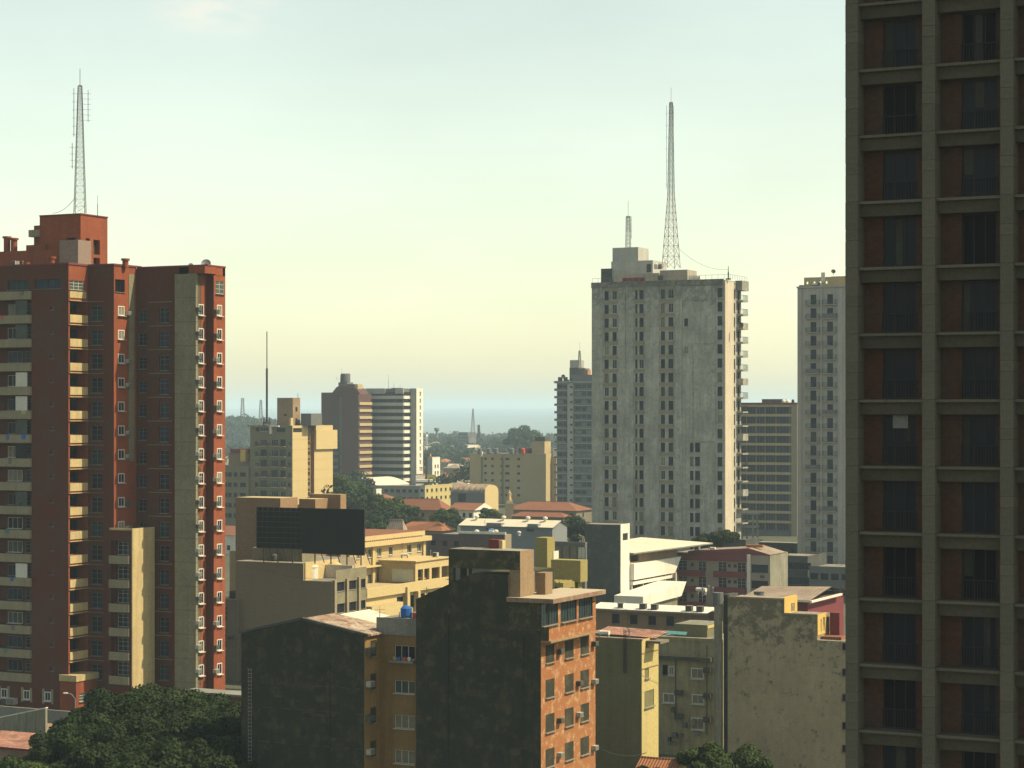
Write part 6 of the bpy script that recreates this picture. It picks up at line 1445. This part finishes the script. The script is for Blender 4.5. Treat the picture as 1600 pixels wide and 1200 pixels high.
def dome_roof():
    b = B('arched_roof_gym', 'wide pale arched roof hall at the foot of the brown tower', 'hall', 590, 860); rt = b.root; L = b.pu(520); n = 14; z0 = b.pz(760); z1 = b.pz(749)
    arc = [(L + (-L) * i / n, z0 + (z1 - z0) * math.sin(math.pi * i / n)) for i in range(n + 1)]
    q = MB(); q.prism([(L, 0), (0, 0)] + arc[::-1], 'y', 0, 26, GREYW, WROOF); q.obj('wall', rt)
    q = MB(); q.prism(arc[::-1] + [(a, c + .35) for a, c in arc], 'y', -.6, 26.5, WROOF); q.obj('roof', rt)
dome_roof()
def beige_mid():
    b = B('beige_flat_roofed_block', 'long beige six storey block with roof tanks in the hazy centre', 'building', 853, 876)
    rt = b.root; fl = 11.35 * 876 / F; L = b.pu(734); D = b.pv(869); zt = b.pz(709); hs = []
    for k in range(6):
        z = b.pz(719.5) - fl * k
        for xa, xb in ((756.5, 760.5), (767.5, 771.5), (782, 784), (789.5, 796), (808, 812.5)): hs.append((b.pu(xa), b.pu(xb), z, z + .95))
    mb = MB(); mb.block(L, 0, 0, D, 0, zt, CREAMS, hs, (), .25); mb.obj('wall', rt)
    for h in hs: window(rt, 'F', 0, *h, 'dark', pick(G_BL, G_DK), .1)
    for x in (753, 785.5): q = MB(); q.box(b.pu(x) - .25, b.pu(x) + .25, -.5, -.003, 0, zt, CREAMG); q.obj('pilaster', rt)
    q = MB(); q.box(b.pu(752), b.pu(754), -.6, .4, zt - 1.5, zt + .6, WHITE); q.box(b.pu(826), b.pu(846), 3, 9, zt, b.pz(690), CREAMS); q.box(b.pu(830), b.pu(845), 4, 8, b.pz(690), b.pz(683), DKBLUE); q.box(b.pu(807), b.pu(821), 2, 6, zt, b.pz(701), MAROON); q.obj('roof_room', rt)
    q = MB(); q.box(.003, 2.5, D - 5, D + 3, 0, b.pz(714), CREAMS, WHITE); q.box(.2, 2.6, D - 4, D + 2, b.pz(714), b.pz(701), WHITE); q.obj('side_block', rt)
beige_mid()
for i, (x, r, m) in enumerate(((749.5, 1.0, TANK), (764, 1.0, TANK), (775, 1.0, TANK), (799.5, 1.0, TANK), (817.5, .8, REDPL))):
    roof_tank(x, 709.5, 700, 880, r, ['leftmost dark tank on the hazy beige block', 'second dark tank from left on the hazy beige block', 'third dark tank from left on the hazy beige block', 'dark tank alone right of centre on the hazy beige block', 'red tank on the hazy beige block'][i], m)
for i, (x, yt) in enumerate(((831, 677), (836, 674), (843, 671), (845.5, 675), (805.5, 690))):
    whip(x, 690 if i < 4 else 709, yt, 882, ['first aerial from left on the beige block penthouse', 'second aerial from left on the beige block penthouse', 'tallest aerial on the beige block penthouse', 'rightmost aerial on the beige block penthouse', 'lone aerial left of the penthouse on the beige block'][i], .12)

def statue():
    Y = 600; root = link('church_statue', None, None, ((796 - CXP) * Y / F, Y, CAMZ + (HY - 789) * Y / F)); tag(root, 'small pale statue on a stepped pedestal among red roofs', 'statue')
    q = MB(); q.box(-1.2, 1.2, -1.0, 1.0, -14, .5, BEIGEW); q.box(-.9, .9, -.8, .8, .5, 1.2, CREAML); q.obj('pedestal', root)
    q = MB(); q.lathe([(.55, 1.2), (.6, 1.5), (.45, 2.4), (.36, 3.1), (.42, 3.5), (.16, 3.75), (.2, 3.95), (.17, 4.2), (.03, 4.3)], CREAML, 12); q.tube((.35, 0, 3.4), (.6, -.2, 2.7), .12, CREAML, 6); q.tube((-.35, 0, 3.4), (-.6, -.2, 2.7), .12, CREAML, 6); q.obj('figure', root)
statue()
def white_spire_block(xm, xl, xr, yt, Y, label):
    b = B('pale_stepped_building', label, 'building', xm, Y); rt = b.root; L = b.pu(xl); D = b.pv(xr); z = b.pz(yt)
    q = MB(); q.box(L, -.02, 0, D, 0, z, GREYW, TERRA); q.box(-.018, .2, 0, D, 0, z - .3, WHITE); q.prism([(L - 3, 0), (L - .01, 0), (L - .01, z * .97)], 'y', .5, 5, BLUEG); q.obj('wall', rt)
    for zz in (.55, .72): window(rt, 'R', .2, D * .3, D * .3 + 1, z * zz, z * zz + 1.3, 'dark', G_DK, -.04); window(rt, 'R', .2, D * .65, D * .65 + 1, z * zz, z * zz + 1.3, 'dark', G_DK, -.04)
    q = MB(); q.box(L + .2, L + 1.2, .3, 1.5, z, z + 1.6, ORANGE); q.obj('chimney', rt)
white_spire_block(675, 668, 687, 714, 980, 'pale tapering building right of the striped tower foot')
def small_sign():
    Y = 830; root = link('sign_board', None, None, ((674 - CXP) * Y / F, Y, CAMZ + (HY - 752) * Y / F)); tag(root, 'small yellow green sign board right of the striped tower foot', 'sign')
    q = MB(); q.box(-1.7, 1.7, 0, .3, 0, 2.6, SIGNY); q.obj('panel', root); q = MB(); q.box(-.7, -.2, -.02, -.003, 1.0, 1.6, OLIVED); q.box(0, .5, -.02, -.003, 1.1, 1.6, OLIVED); q.obj('mark', root)
    q = MB(); q.tube((-1, .15, -8), (-1, .15, 0), .1, DSTEEL); q.tube((1, .15, -8), (1, .15, 0), .1, DSTEEL); q.obj('post', root)
    Y = 815; root = link('white_canopy', None, None, ((664 - CXP) * Y / F, Y, CAMZ + (HY - 757) * Y / F)); tag(root, 'white flat canopy with dark frame on the grey long roof', 'canopy')
    q = MB(); q.box(-3.4, 3.3, -1, 3, 1.0, 1.9, WHITE); q.obj('top', root); q = MB(); q.box(1.3, 1.8, -1.03, -1.003, .9, 2.0, DSTEEL); q.box(3.31, 3.6, -1.1, 3, .8, 2.1, DSTEEL); q.box(-3.5, 3.5, -.9, 2.8, .4, .99, PURP); q.obj('frame', root)
small_sign()

# far horizon masts and blocks
lattice_mast(739, 684, 638.5, 1750, 3.4, .6, 'distant pale lattice tower on the hazy plain', STEEL, STEEL, None, 0, (), thick=.14, bays=16)
lattice_mast(748, 684, 664, 1900, 1.6, 1.2, 'shorter distant pole mast right of the white lattice tower', DSTEEL, DSTEEL, None, 0, ((-2.0, .85, .98, 2),), thick=.35, bays=6)
def water_tower(x, y0, y1, Y, label):
    h = (y0 - y1) * Y / F; root = link('water_tower', None, None, ((x - CXP) * Y / F, Y, CAMZ + (HY - y0) * Y / F)); tag(root, label, 'water tower')
    q = MB(); q.lathe([(1.2, 0), (1.0, h * .6)], GREY, 12); q.obj('shaft', root); q = MB(); q.lathe([(1.1, h * .6), (2.4, h * .75), (2.4, h * .95), (.3, h)], GREY, 14); q.obj('bowl', root)
water_tower(682.5, 684, 668, 1900, 'far hazy water tower left of the distant lattice tower')
simple_block('hazy_grey_block', 'hazy blocky building on the far skyline left of the white lattice tower', 731, 1900, 716, None, 676, BLUEG, depth=16, rows=3, cols=6)

# ---- scattered roofs and trees of the plain
def scatter():
    rnd = random.Random(11); spots = []
    kinds = [(TERRA, CREAMS), (TERRA, WHITE), (TERRAO, BEIGEW), (WROOF, WHITE), (BROOF, TANR), (WROOF, CREAMS)]
    protos = []
    names = ['rust red roof', 'dark red roof', 'orange roof', 'white roof', 'brown roof', 'pale roof']
    for i, (rm, wm) in enumerate(kinds):
        w, d, h = rnd.uniform(9, 16), rnd.uniform(8, 12), rnd.uniform(3.5, 6.5)
        root = link('plain_house', None, None, (0, 0, 0), 0); tag(root, 'small distant house with %s among the trees of the plain' % names[i], 'house', 'small houses scattered over the distant plain')
        hs = [(-w / 2 + 1.2 + k * 2.6, -w / 2 + 2.3 + k * 2.6, 1.2, 2.5) for k in range(int((w - 2) / 2.6))]
        mb = MB(); mb.facade('F', -d / 2, -w / 2, w / 2, 0, h, hs, .2, wm, INT); mb.facade('R', w / 2, -d / 2, d / 2, 0, h, [(-1, 0, 1.2, 2.5)], .2, wm, INT); mb.face([(w / 2, d / 2, 0), (-w / 2, d / 2, 0), (-w / 2, d / 2, h), (w / 2, d / 2, h)], wm); mb.face([(-w / 2, d / 2, 0), (-w / 2, -d / 2, 0), (-w / 2, -d / 2, h), (-w / 2, d / 2, h)], wm); mb.obj('wall', root)
        q = MB(); e = .6; k = d / 2 * (.8 if i % 2 == 0 else 0); zk = h + (2.2 if i not in (3, 5) else 1.2)
        p0 = (-w / 2 - e + k, 0, zk); p1 = (w / 2 + e - k, 0, zk); A = (-w / 2 - e, -d / 2 - e, h); C = (w / 2 + e, -d / 2 - e, h); E = (w / 2 + e, d / 2 + e, h); G = (-w / 2 - e, d / 2 + e, h)
        q.face([A, C, p1, p0], rm); q.face([E, G, p0, p1], rm); q.face([C, E, p1], rm); q.face([G, A, p0], rm); q.face([A, G, E, C], wm); q.obj('roof', root)
        for h_ in hs: pass
        protos.append(root)
    blocks = [(-140, 611, 60), (-40, 876, 60)]
    placed = 0; used = [0] * 6; k = 0
    while placed < 150 and k < 5000:
        k += 1
        Y = rnd.choice([rnd.uniform(560, 1100), rnd.uniform(1000, 2400)]); x = rnd.uniform(345, 930); X = (x - CXP) * Y / F
        if any((X - p[0]) ** 2 + (Y - p[1]) ** 2 < 17 ** 2 for p in spots): continue
        if occupied(X, Y, 12) or (x > 640 and Y < 880): continue
        spots.append((X, Y)); i = rnd.randrange(6)
        o = protos[i] if not used[i] else copy_tree(protos[i]); used[i] = 1
        o.location = (X, Y, 0); o.rotation_euler = (0, 0, -ANG + rnd.choice([0, math.pi / 2]) + rnd.uniform(-.06, .06)); placed += 1
    for i in range(6):
        if not used[i]: protos[i].location = (-300 - 20 * i, 1500, 0)
    # trees
    tp = []
    for i, (H, Rr, m) in enumerate(((9, 5, LEAF2), (12, 7, LEAF3), (7, 4.2, LEAF2), (15, 7.5, LEAF3))):
        tp.append(tree((0, 0, 0), H, Rr, 900, .55, m, 'distant leafy tree between small houses on the plain', 'trees between the distant houses', 9))
    placed = 0; k = 0; used = [0] * 4
    while placed < 190 and k < 9000:
        k += 1
        Y = rnd.choice([rnd.uniform(540, 1000), rnd.uniform(900, 2300)]); x = rnd.uniform(345, 930); X = (x - CXP) * Y / F
        if any((X - p[0]) ** 2 + (Y - p[1]) ** 2 < 8 ** 2 for p in spots): continue
        if occupied(X, Y, 4) or (x > 640 and Y < 880): continue
        spots.append((X, Y)); i = rnd.randrange(4); o = tp[i] if not used[i] else copy_tree(tp[i]); used[i] = 1
        s = rnd.uniform(.7, 1.15); o.location = (X, Y, 0); o.scale = (s, s, s * rnd.uniform(.85, 1.1)); o.rotation_euler = (0, 0, rnd.uniform(0, 6.28)); placed += 1
# footprints already taken
bpy.context.view_layer.update()
FOOT = []
for o in list(COL.objects):
    if o.type == 'MESH' and o.name.split('.')[0] in ('wall', 'front_wall', 'low_wing', 'upper_block', 'canopy_wing'):
        pts = [o.matrix_world @ Vector(c) for c in o.bound_box]; c = sum(pts, Vector()) / 8
        M = o.matrix_world.inverted(); bb = [Vector(q) for q in o.bound_box]; FOOT.append((M, min(q.x for q in bb), max(q.x for q in bb), min(q.y for q in bb), max(q.y for q in bb)))
def occupied(X, Y, r):
    for M, x0, x1, y0, y1 in FOOT:
        p = M @ Vector((X, Y, 0))
        if x0 - r < p.x < x1 + r and y0 - r < p.y < y1 + r: return True
    return False
scatter()

# far wood: one mass of crowns
def forest():
    cs = []
    n = 2600; Y = 1500 * (1.9 ** rng.uniform(0, 1, n)); x = rng.uniform(340, 940, n); X = (x - CXP) * Y / F
    qs = []
    for i in range(n):
        z0 = (max(0, Y[i] - 4500) / 10500 * 62); H = rng.uniform(7, 13); Rr = rng.uniform(4, 8) * (1 + max(0, Y[i] - 2500) / 6000)
        hh = 0
        if 2050 < Y[i] < 2550 and X[i] < -100: t = (Y[i] - 2050) / 500; hh = hillh(X[i]) * math.sin(math.pi * min(1, t * .9 + .02))
        c = [(X[i] + rng.uniform(-.5, .5) * Rr, Y[i] + rng.uniform(-.5, .5) * Rr, z0 + hh + H * rng.uniform(.45, .8)) for _ in range(4)]
        qs.append(leafcloud(c, [Rr * .6] * 4, 46, Rr * .27))
    # dense cover of the left rise
    for _ in range(420):
        y = rng.uniform(2060, 2350); x = rng.uniform(-560, -190); t = (y - 2050) / 500; hh = hillh(x) * math.sin(math.pi * min(1, t * .9 + .02))
        c = [(x + rng.uniform(-3, 3), y + rng.uniform(-3, 3), hh + rng.uniform(2, 6)) for _ in range(4)]; qs.append(leafcloud(c, [4.5] * 4, 90, 1.3))
    o = link('forest', quadmesh('forest', np.concatenate(qs), LEAF3)); tag(o, 'hazy blue green woodland covering the far plain to the horizon', 'woodland', kind='stuff')
forest()

# named nearer tree groups
tp2 = [tree((0, 0, 0), 13, 6.5, 5200, .34, LEAF2, 'x', 'green trees under the striped tower', 14), tree((0, 0, 0), 11, 6, 4600, .34, LEAF3, 'x', 'green trees under the striped tower', 13)]
spots = [(533, 700, 'dense green tree touching the cream sided block, left end of the grove', 1.35), (552, 680, 'round green tree in the grove below the brown tower', 1.2), (570, 640, 'tree behind the right top corner of the billboard', 1.2), (598, 560, 'tree right of the billboard in front of the terracotta hall', 1.0),
         (618, 590, 'broad tree left of the shaded gap in the grove', 1.1), (640, 600, 'low tree in the middle of the grove over the orange roof', .9), (583, 520, 'dark tree beside the billboard just above the cream cornice', .85), (603, 500, 'dark bushy tree close behind the cream cornice', .7),
         (700, 610, 'tree between terracotta halls left of the barrel roof hall', .8), (716, 600, 'small tree left of the pale green walled house', .7), (765, 610, 'tree in front of the barrel gable', .8), (905, 520, 'dark blue green tree at the foot of the pale tower left corner', 1.05),
         (893, 540, 'second dark tree left of the pale tower foot', .9), (668, 560, 'tree behind the bright orange roof ridge', .75), (730, 560, 'tree behind the white warehouse roof, left part', .6), (815, 1500, 'big hazy round tree on the skyline, left half', 2.5), (826, 1490, 'big hazy round tree on the skyline, right half', 2.0)]
us2 = [0, 0]
for i, (x, Y, lab, s) in enumerate(spots):
    k = i % 2; o = tp2[k] if not us2[k] else copy_tree(tp2[k]); us2[k] = 1
    X = (x - CXP) * Y / F; o.location = (X, Y, 0); o.scale = (s, s, s); o.rotation_euler = (0, 0, i * 1.3); o['label'] = lab
# dark roof plants beside the pale tower
tree(((1130 - CXP) * 428 / F, 428, 9.5), 4.6, 3.6, 6000, .22, LEAF1, 'dark roof garden foliage in front of the pale tower foot', None, 12, 'roof_garden_shrub', 'shrub')
tree(((1106 - CXP) * 429 / F, 429, 9), 4.4, 3.2, 5000, .22, LEAF1, 'dark leafy mass left of the roof garden foliage under the pale tower', None, 12, 'roof_garden_shrub', 'shrub')

# ================================================================== FOREGROUND TREES, BOTTOM LEFT HOUSES
T1 = [((205, 1078), 205, 15, 8.5, 'tallest dark tree in front of the red tower foot'), ((285, 1086), 208, 13, 8.0, 'lighter green tree right of the tallest one before the red tower'), ((150, 1122), 196, 12, 7.5, 'dark tree at the left flank of the foreground grove'),
      ((235, 1128), 190, 12, 8.0, 'broad dark tree in the middle front of the foreground grove'), ((340, 1106), 198, 12.5, 7.0, 'deep green tree at the right end of the grove beside the dark gable'), ((185, 1160), 182, 9.5, 6.0, 'yellowish green lower tree at the front of the grove'), ((300, 1155), 184, 10, 6.5, 'low green tree in the front right of the grove'), ((365, 1112), 205, 12, 5.0, 'slim dark tree touching the gabled wall corner'), ((132, 1165), 184, 9, 4.4, 'shadowy low tree at the front left of the grove')]
for i, ((x, yt), Y, H, Rr, lab) in enumerate(T1):
    zt = CAMZ + (HY - yt) * Y / F; X = (x - CXP) * Y / F
    tree((X, Y, 0), zt / .97, Rr * .98, 30000, .17, [LEAF1, LEAF2G := LEAF1][i % 2] if i not in (1, 5) else LEAFG if 'LEAFG' in globals() else LEAF1, lab, 'foreground grove', 34, rz=i)
tree(((1104 - CXP) * 196 / F, 196, 0), 7.6, 3.0, 9000, .16, LEAF2, 'bright green treetop at the bottom edge right of centre', None, 14)
tree(((1160 - CXP) * 200 / F, 200, 0), 6.2, 3.2, 6000, .16, LEAF2, 'small bush top under the mildewed beige wall', None, 10, 'bush', 'bush')
tree(((1015 - CXP) * 190 / F, 190, 0), 6.4, 2.5, 5000, .16, LEAF1, 'small dark bush left of the foreground tiles', None, 10, 'bush', 'bush')
tree(((30 - CXP) * 178 / F, 178, 0), 8.9, 4.2, 14000, .16, LEAF2, 'olive green bush in the bottom left corner', None, 14, 'bush', 'bush')

def tile_roof(name, parent, u0, u1, v0, v1, z0, z1, m):
    """barrel tile rows as real ridges"""
    q = MB(); n = int((u1 - u0) / .26); rows = max(3, int((v1 - v0) / .45))
    for i in range(n):
        a = u0 + i * .26; 
        for (x0, x1, h0, h1) in ((a, a + .07, 0, .07), (a + .07, a + .15, .07, .07), (a + .15, a + .2, .07, 0), (a + .2, a + .26, 0, 0)):
            for r in range(rows):
                t0, t1 = r / rows, (r + 1) / rows; lift = .03
                q.face([(x0, v0 + (v1 - v0) * t0, z0 + (z1 - z0) * t0 + h0), (x1, v0 + (v1 - v0) * t0, z0 + (z1 - z0) * t0 + h1), (x1, v0 + (v1 - v0) * t1, z0 + (z1 - z0) * t1 + h1 - lift), (x0, v0 + (v1 - v0) * t1, z0 + (z1 - z0) * t1 + h0 - lift)], m)
    o = q.obj(name, parent); o['kind'] = 'stuff'; return o
def corner_houses():
    b = B('grey_parapet_house', 'house with stained grey sloping parapet wall in the bottom left', 'house', 71, 215); rt = b.root
    L = b.pu(-60); q = MB(); z1 = b.pz(1107); z0 = b.pz(1155)
    q.prism([(L, 0), (0, 0), (0, z1), (L, b.pz(1134, L) )], 'y', 0, .3, CONCW); q.obj('parapet_wall', rt)
    q = MB(); q.prism([(L, b.pz(1134, L) + .002), (.05, z1 + .002), (.05, z1 + .12), (L, b.pz(1134, L) + .12)], 'y', -.05, .35, WHITE); q.obj('coping', rt)
    q = MB(); q.box(L, -.01, .31, 9, 0, z0, TANR); q.obj('wall', rt); tile_roof('roof_tiles', rt, 0.05, 5.2, 1, 8, b.pz(1152), b.pz(1124, 0, 7), TERRAO)
    q = MB(); q.box(0.02, 5.2, 1, 8.3, 0, b.pz(1154), TANR); q.obj('tile_roof_wall', rt)
    b = B('pink_low_house', 'low pinkish wall house with rusty sheet roof at the bottom left edge', 'house', 96, 200); rt = b.root; L = b.pu(-60); z = b.pz(1172)
    q = MB(); q.box(L, 0, 0, 7, 0, z, PINKD); q.obj('wall', rt); q = MB(); q.face([(L, -.7, z - .05), (.5, -.7, z - .05), (.5, 6, z + .25), (L, 6, z + .25)], RUSTR); q.box(L, .5, -.75, -.65, z - .25, z - .06, MAROON); q.obj('roof', rt)
    b = B('garden_wall', 'low grey wall along the foot of the red tower', 'wall', 112, 236); rt = b.root; q = MB(); q.box(b.pu(-20), b.pu(125), 0, .3, 0, b.pz(1112), GREY); q.obj('wall', rt)
PINKD = mat('dusty pink render', (.30, .20, .16), dirt=.4, streak=.5, dcol=(.12, .09, .07), sc=2)
corner_houses()
def street_lamp():
    Y = 226; root = link('street_lamp', None, None, ((117.5 - CXP) * Y / F, Y, 0), 0); tag(root, 'slender curved street lamp in front of the red tower foot', 'street lamp')
    H = CAMZ + (HY - 1092) * Y / F; q = MB(); q.tube((0, 0, 0), (0, 0, H), .07, STEEL, 6); q.tube((0, 0, H), (-.4, 0, H + .5), .05, STEEL, 5); q.tube((-.4, 0, H + .5), (-.85, 0, H + .6), .05, STEEL, 5); q.obj('pole', root)
    q = MB(); q.box(-1.25, -.8, -.12, .12, H + .55, H + .68, WHITE); q.obj('lamp_head', root)
street_lamp()

# rooftop clutter right of the orange building
roof_tank(1099, 1003, 990, 238, .5, 'green grey drum on the dirty yellow roof', OLIVED)
def cables(x0, y0, Y0, x1, y1, Y1, sag, label, r=.025):
    p = Vector(((x0 - CXP) * Y0 / F, Y0, CAMZ + (HY - y0) * Y0 / F)); q = Vector(((x1 - CXP) * Y1 / F, Y1, CAMZ + (HY - y1) * Y1 / F)); m = MB(); n = 16; last = p
    for i in range(1, n + 1):
        t = i / n; c = p.lerp(q, t); c.z -= sag * 4 * t * (1 - t); m.tube(last - p, c - p, r, DSTEEL, 4); last = c
    o = m.obj('cable', None, p); tag(o, label, 'cable')
cables(1058, 386, 455, 1139, 421, 451, 1.5, 'thin guy cable from the tall mast down to the roof corner pole', .03)
cables(82, 333, 262, 118, 308, 262, .5, 'curved cable at the left foot of the red tower mast', .03)
cables(935, 1168, 186, 1010, 1176, 200, .5, 'dark cable crossing low before the olive wall', .04)

def clutter(bname, u0, u1, v0, v1, z, n, what, seed):
    par = [o for o in COL.objects if o.name.split('.')[0] == bname][0]; rr = random.Random(seed); M = par.matrix_world if False else None
    a = par.rotation_euler.z; c_, s_ = math.cos(a), math.sin(a)
    kinds = ['vent pipe', 'ducted fan box', 'water drum', 'thin aerial', 'solar tank']
    for i in range(n):
        u = rr.uniform(u0, u1); v = v0 + (v1 - v0) * (i + rr.random()) / n; k = rr.randrange(5); q = MB()
        if k == 0: q.tube((0, 0, 0), (0, 0, .8), .07, STEEL, 6); q.lathe([(.13, .8), (.13, .86), (.02, .95)], STEEL, 8); nm = 'vent_pipe'
        elif k == 1: q.box(-.4, .4, -.35, .35, .1, .75, ACM); q.box(-.35, .35, -.37, -.352, .15, .7, ACD); q.box(-.4, -.3, -.3, .3, 0, .1, STEEL); q.box(.3, .4, -.3, .3, 0, .1, STEEL); nm = 'fan_box'
        elif k == 2: q.lathe([(.42, 0), (.5, .2), (.5, .8), (.3, 1.0), (.08, 1.05)], rr.choice([TANK, TANKB, WHITE, ACD]), 12); nm = 'water_drum'
        elif k == 3: q.tube((0, 0, 0), (0, 0, 2.6), .025, DSTEEL, 5); [q.tube((-.45 + .05 * j, 0, 1.9 + .14 * j), (.45 - .05 * j, 0, 1.9 + .14 * j), .012, DSTEEL, 4) for j in range(5)]; nm = 'roof_aerial'
        else: q.tube((-.6, 0, .5), (.6, 0, .5), .22, WHITE, 10); q.box(-.55, -.45, -.2, .2, 0, .4, STEEL); q.box(.45, .55, -.2, .2, 0, .4, STEEL); nm = 'solar_tank'
        X = par.location.x + c_ * u - s_ * v; Y = par.location.y + s_ * u + c_ * v
        o = q.obj(nm, None, (X, Y, z), a + rr.uniform(-.3, .3)); pos = ['nearest', 'second', 'third', 'fourth', 'fifth', 'sixth', 'seventh', 'eighth', 'ninth'][min(i, 8)]
        tag(o, '%s, %s from the front among the clutter on the %s' % (nm.replace('_', ' '), pos, what), nm.replace('_', ' '))
def ztop_of(bname, part):
    par = [o for o in COL.objects if o.name.split('.')[0] == bname][0]; return max(v.co.z for c in COL.objects if c.parent == par and c.name.split('.')[0] == part for v in c.data.vertices)
clutter('beige_office_block', -12, -7, 1, 9, ztop_of('beige_office_block', 'wall'), 4, 'beige block roof', 3)
clutter('cream_terraced_building', 1.5, 6.5, 24, 33, ztop_of('cream_terraced_building', 'pavilion') + .18, 4, 'sunlit cream terrace pavilion', 4)
clutter('maroon_banded_building', -16, -9, .6, 3, ztop_of('maroon_banded_building', 'wall') + .5, 5, 'maroon banded building roof', 5)
clutter('olive_corner_building', -4.5, -1, .4, 1.6, ztop_of('olive_corner_building', 'wall'), 3, 'olive corner building roof', 6)
clutter('mildewed_beige_building', -19, -15, .5, 3.6, ztop_of('mildewed_beige_building', 'wall'), 5, 'mildewed beige building roof', 7)
clutter('white_balcony_tower', -9, -3, .6, .95, ztop_of('white_balcony_tower', 'wall') + .35, 2, 'slim white balcony tower roof', 8)
clutter('red_apartment_tower', -14, -3, .6, 3.2, ztop_of('red_apartment_tower', 'wall'), 5, 'red tower front roof', 9)
clutter('brown_warehouse', -7, -1, 1, 4, ztop_of('brown_warehouse', 'wall'), 4, 'purplish shed roof', 10)
clutter('ochre_apartment_infill', -3.2, -.6, .6, 5, ztop_of('ochre_apartment_infill', 'wall'), 3, 'ochre infill roof', 12)
clutter('banded_apartment_tower', -14, -9, .5, 2, ztop_of('banded_apartment_tower', 'wall') + .3, 2, 'distant banded tower roof', 13)
cables(820, 905, 190, 930, 940, 181, .6, 'cable sagging over the mossy roofs behind the orange sided building', .02)
cables(380, 884, 289, 520, 905, 292, .5, 'cable along the top of the beige block', .02)
cables(965, 947, 296, 1120, 962, 240, .9, 'cable from the tan building roof towards the flue pipe', .025)
cables(1025, 1020, 204, 1120, 1010, 214, .5, 'cable across the dirty yellow wall to the flue pipe', .02)
# ================================================================== HAZE
hz = MB(); hz.box(-7500, 7500, -140, 17500, -2, 116, INT)
me = hz.mesh('haze'); me.materials.clear(); hm = bpy.data.materials.new('haze air'); hm.use_nodes = True; hm.node_tree.nodes.clear()
pv_ = hm.node_tree.nodes.new('ShaderNodeVolumePrincipled'); pv_.inputs['Color'].default_value = (*HAZE_COLOR, 1); pv_.inputs['Density'].default_value = HAZE_DENSITY; pv_.inputs['Anisotropy'].default_value = 0
ho = hm.node_tree.nodes.new('ShaderNodeOutputMaterial'); hm.node_tree.links.new(pv_.outputs[0], ho.inputs['Volume']); me.materials.append(hm)
o = link('haze', me); tag(o, 'thin pale haze filling the air over the whole city', 'haze', kind='stuff')
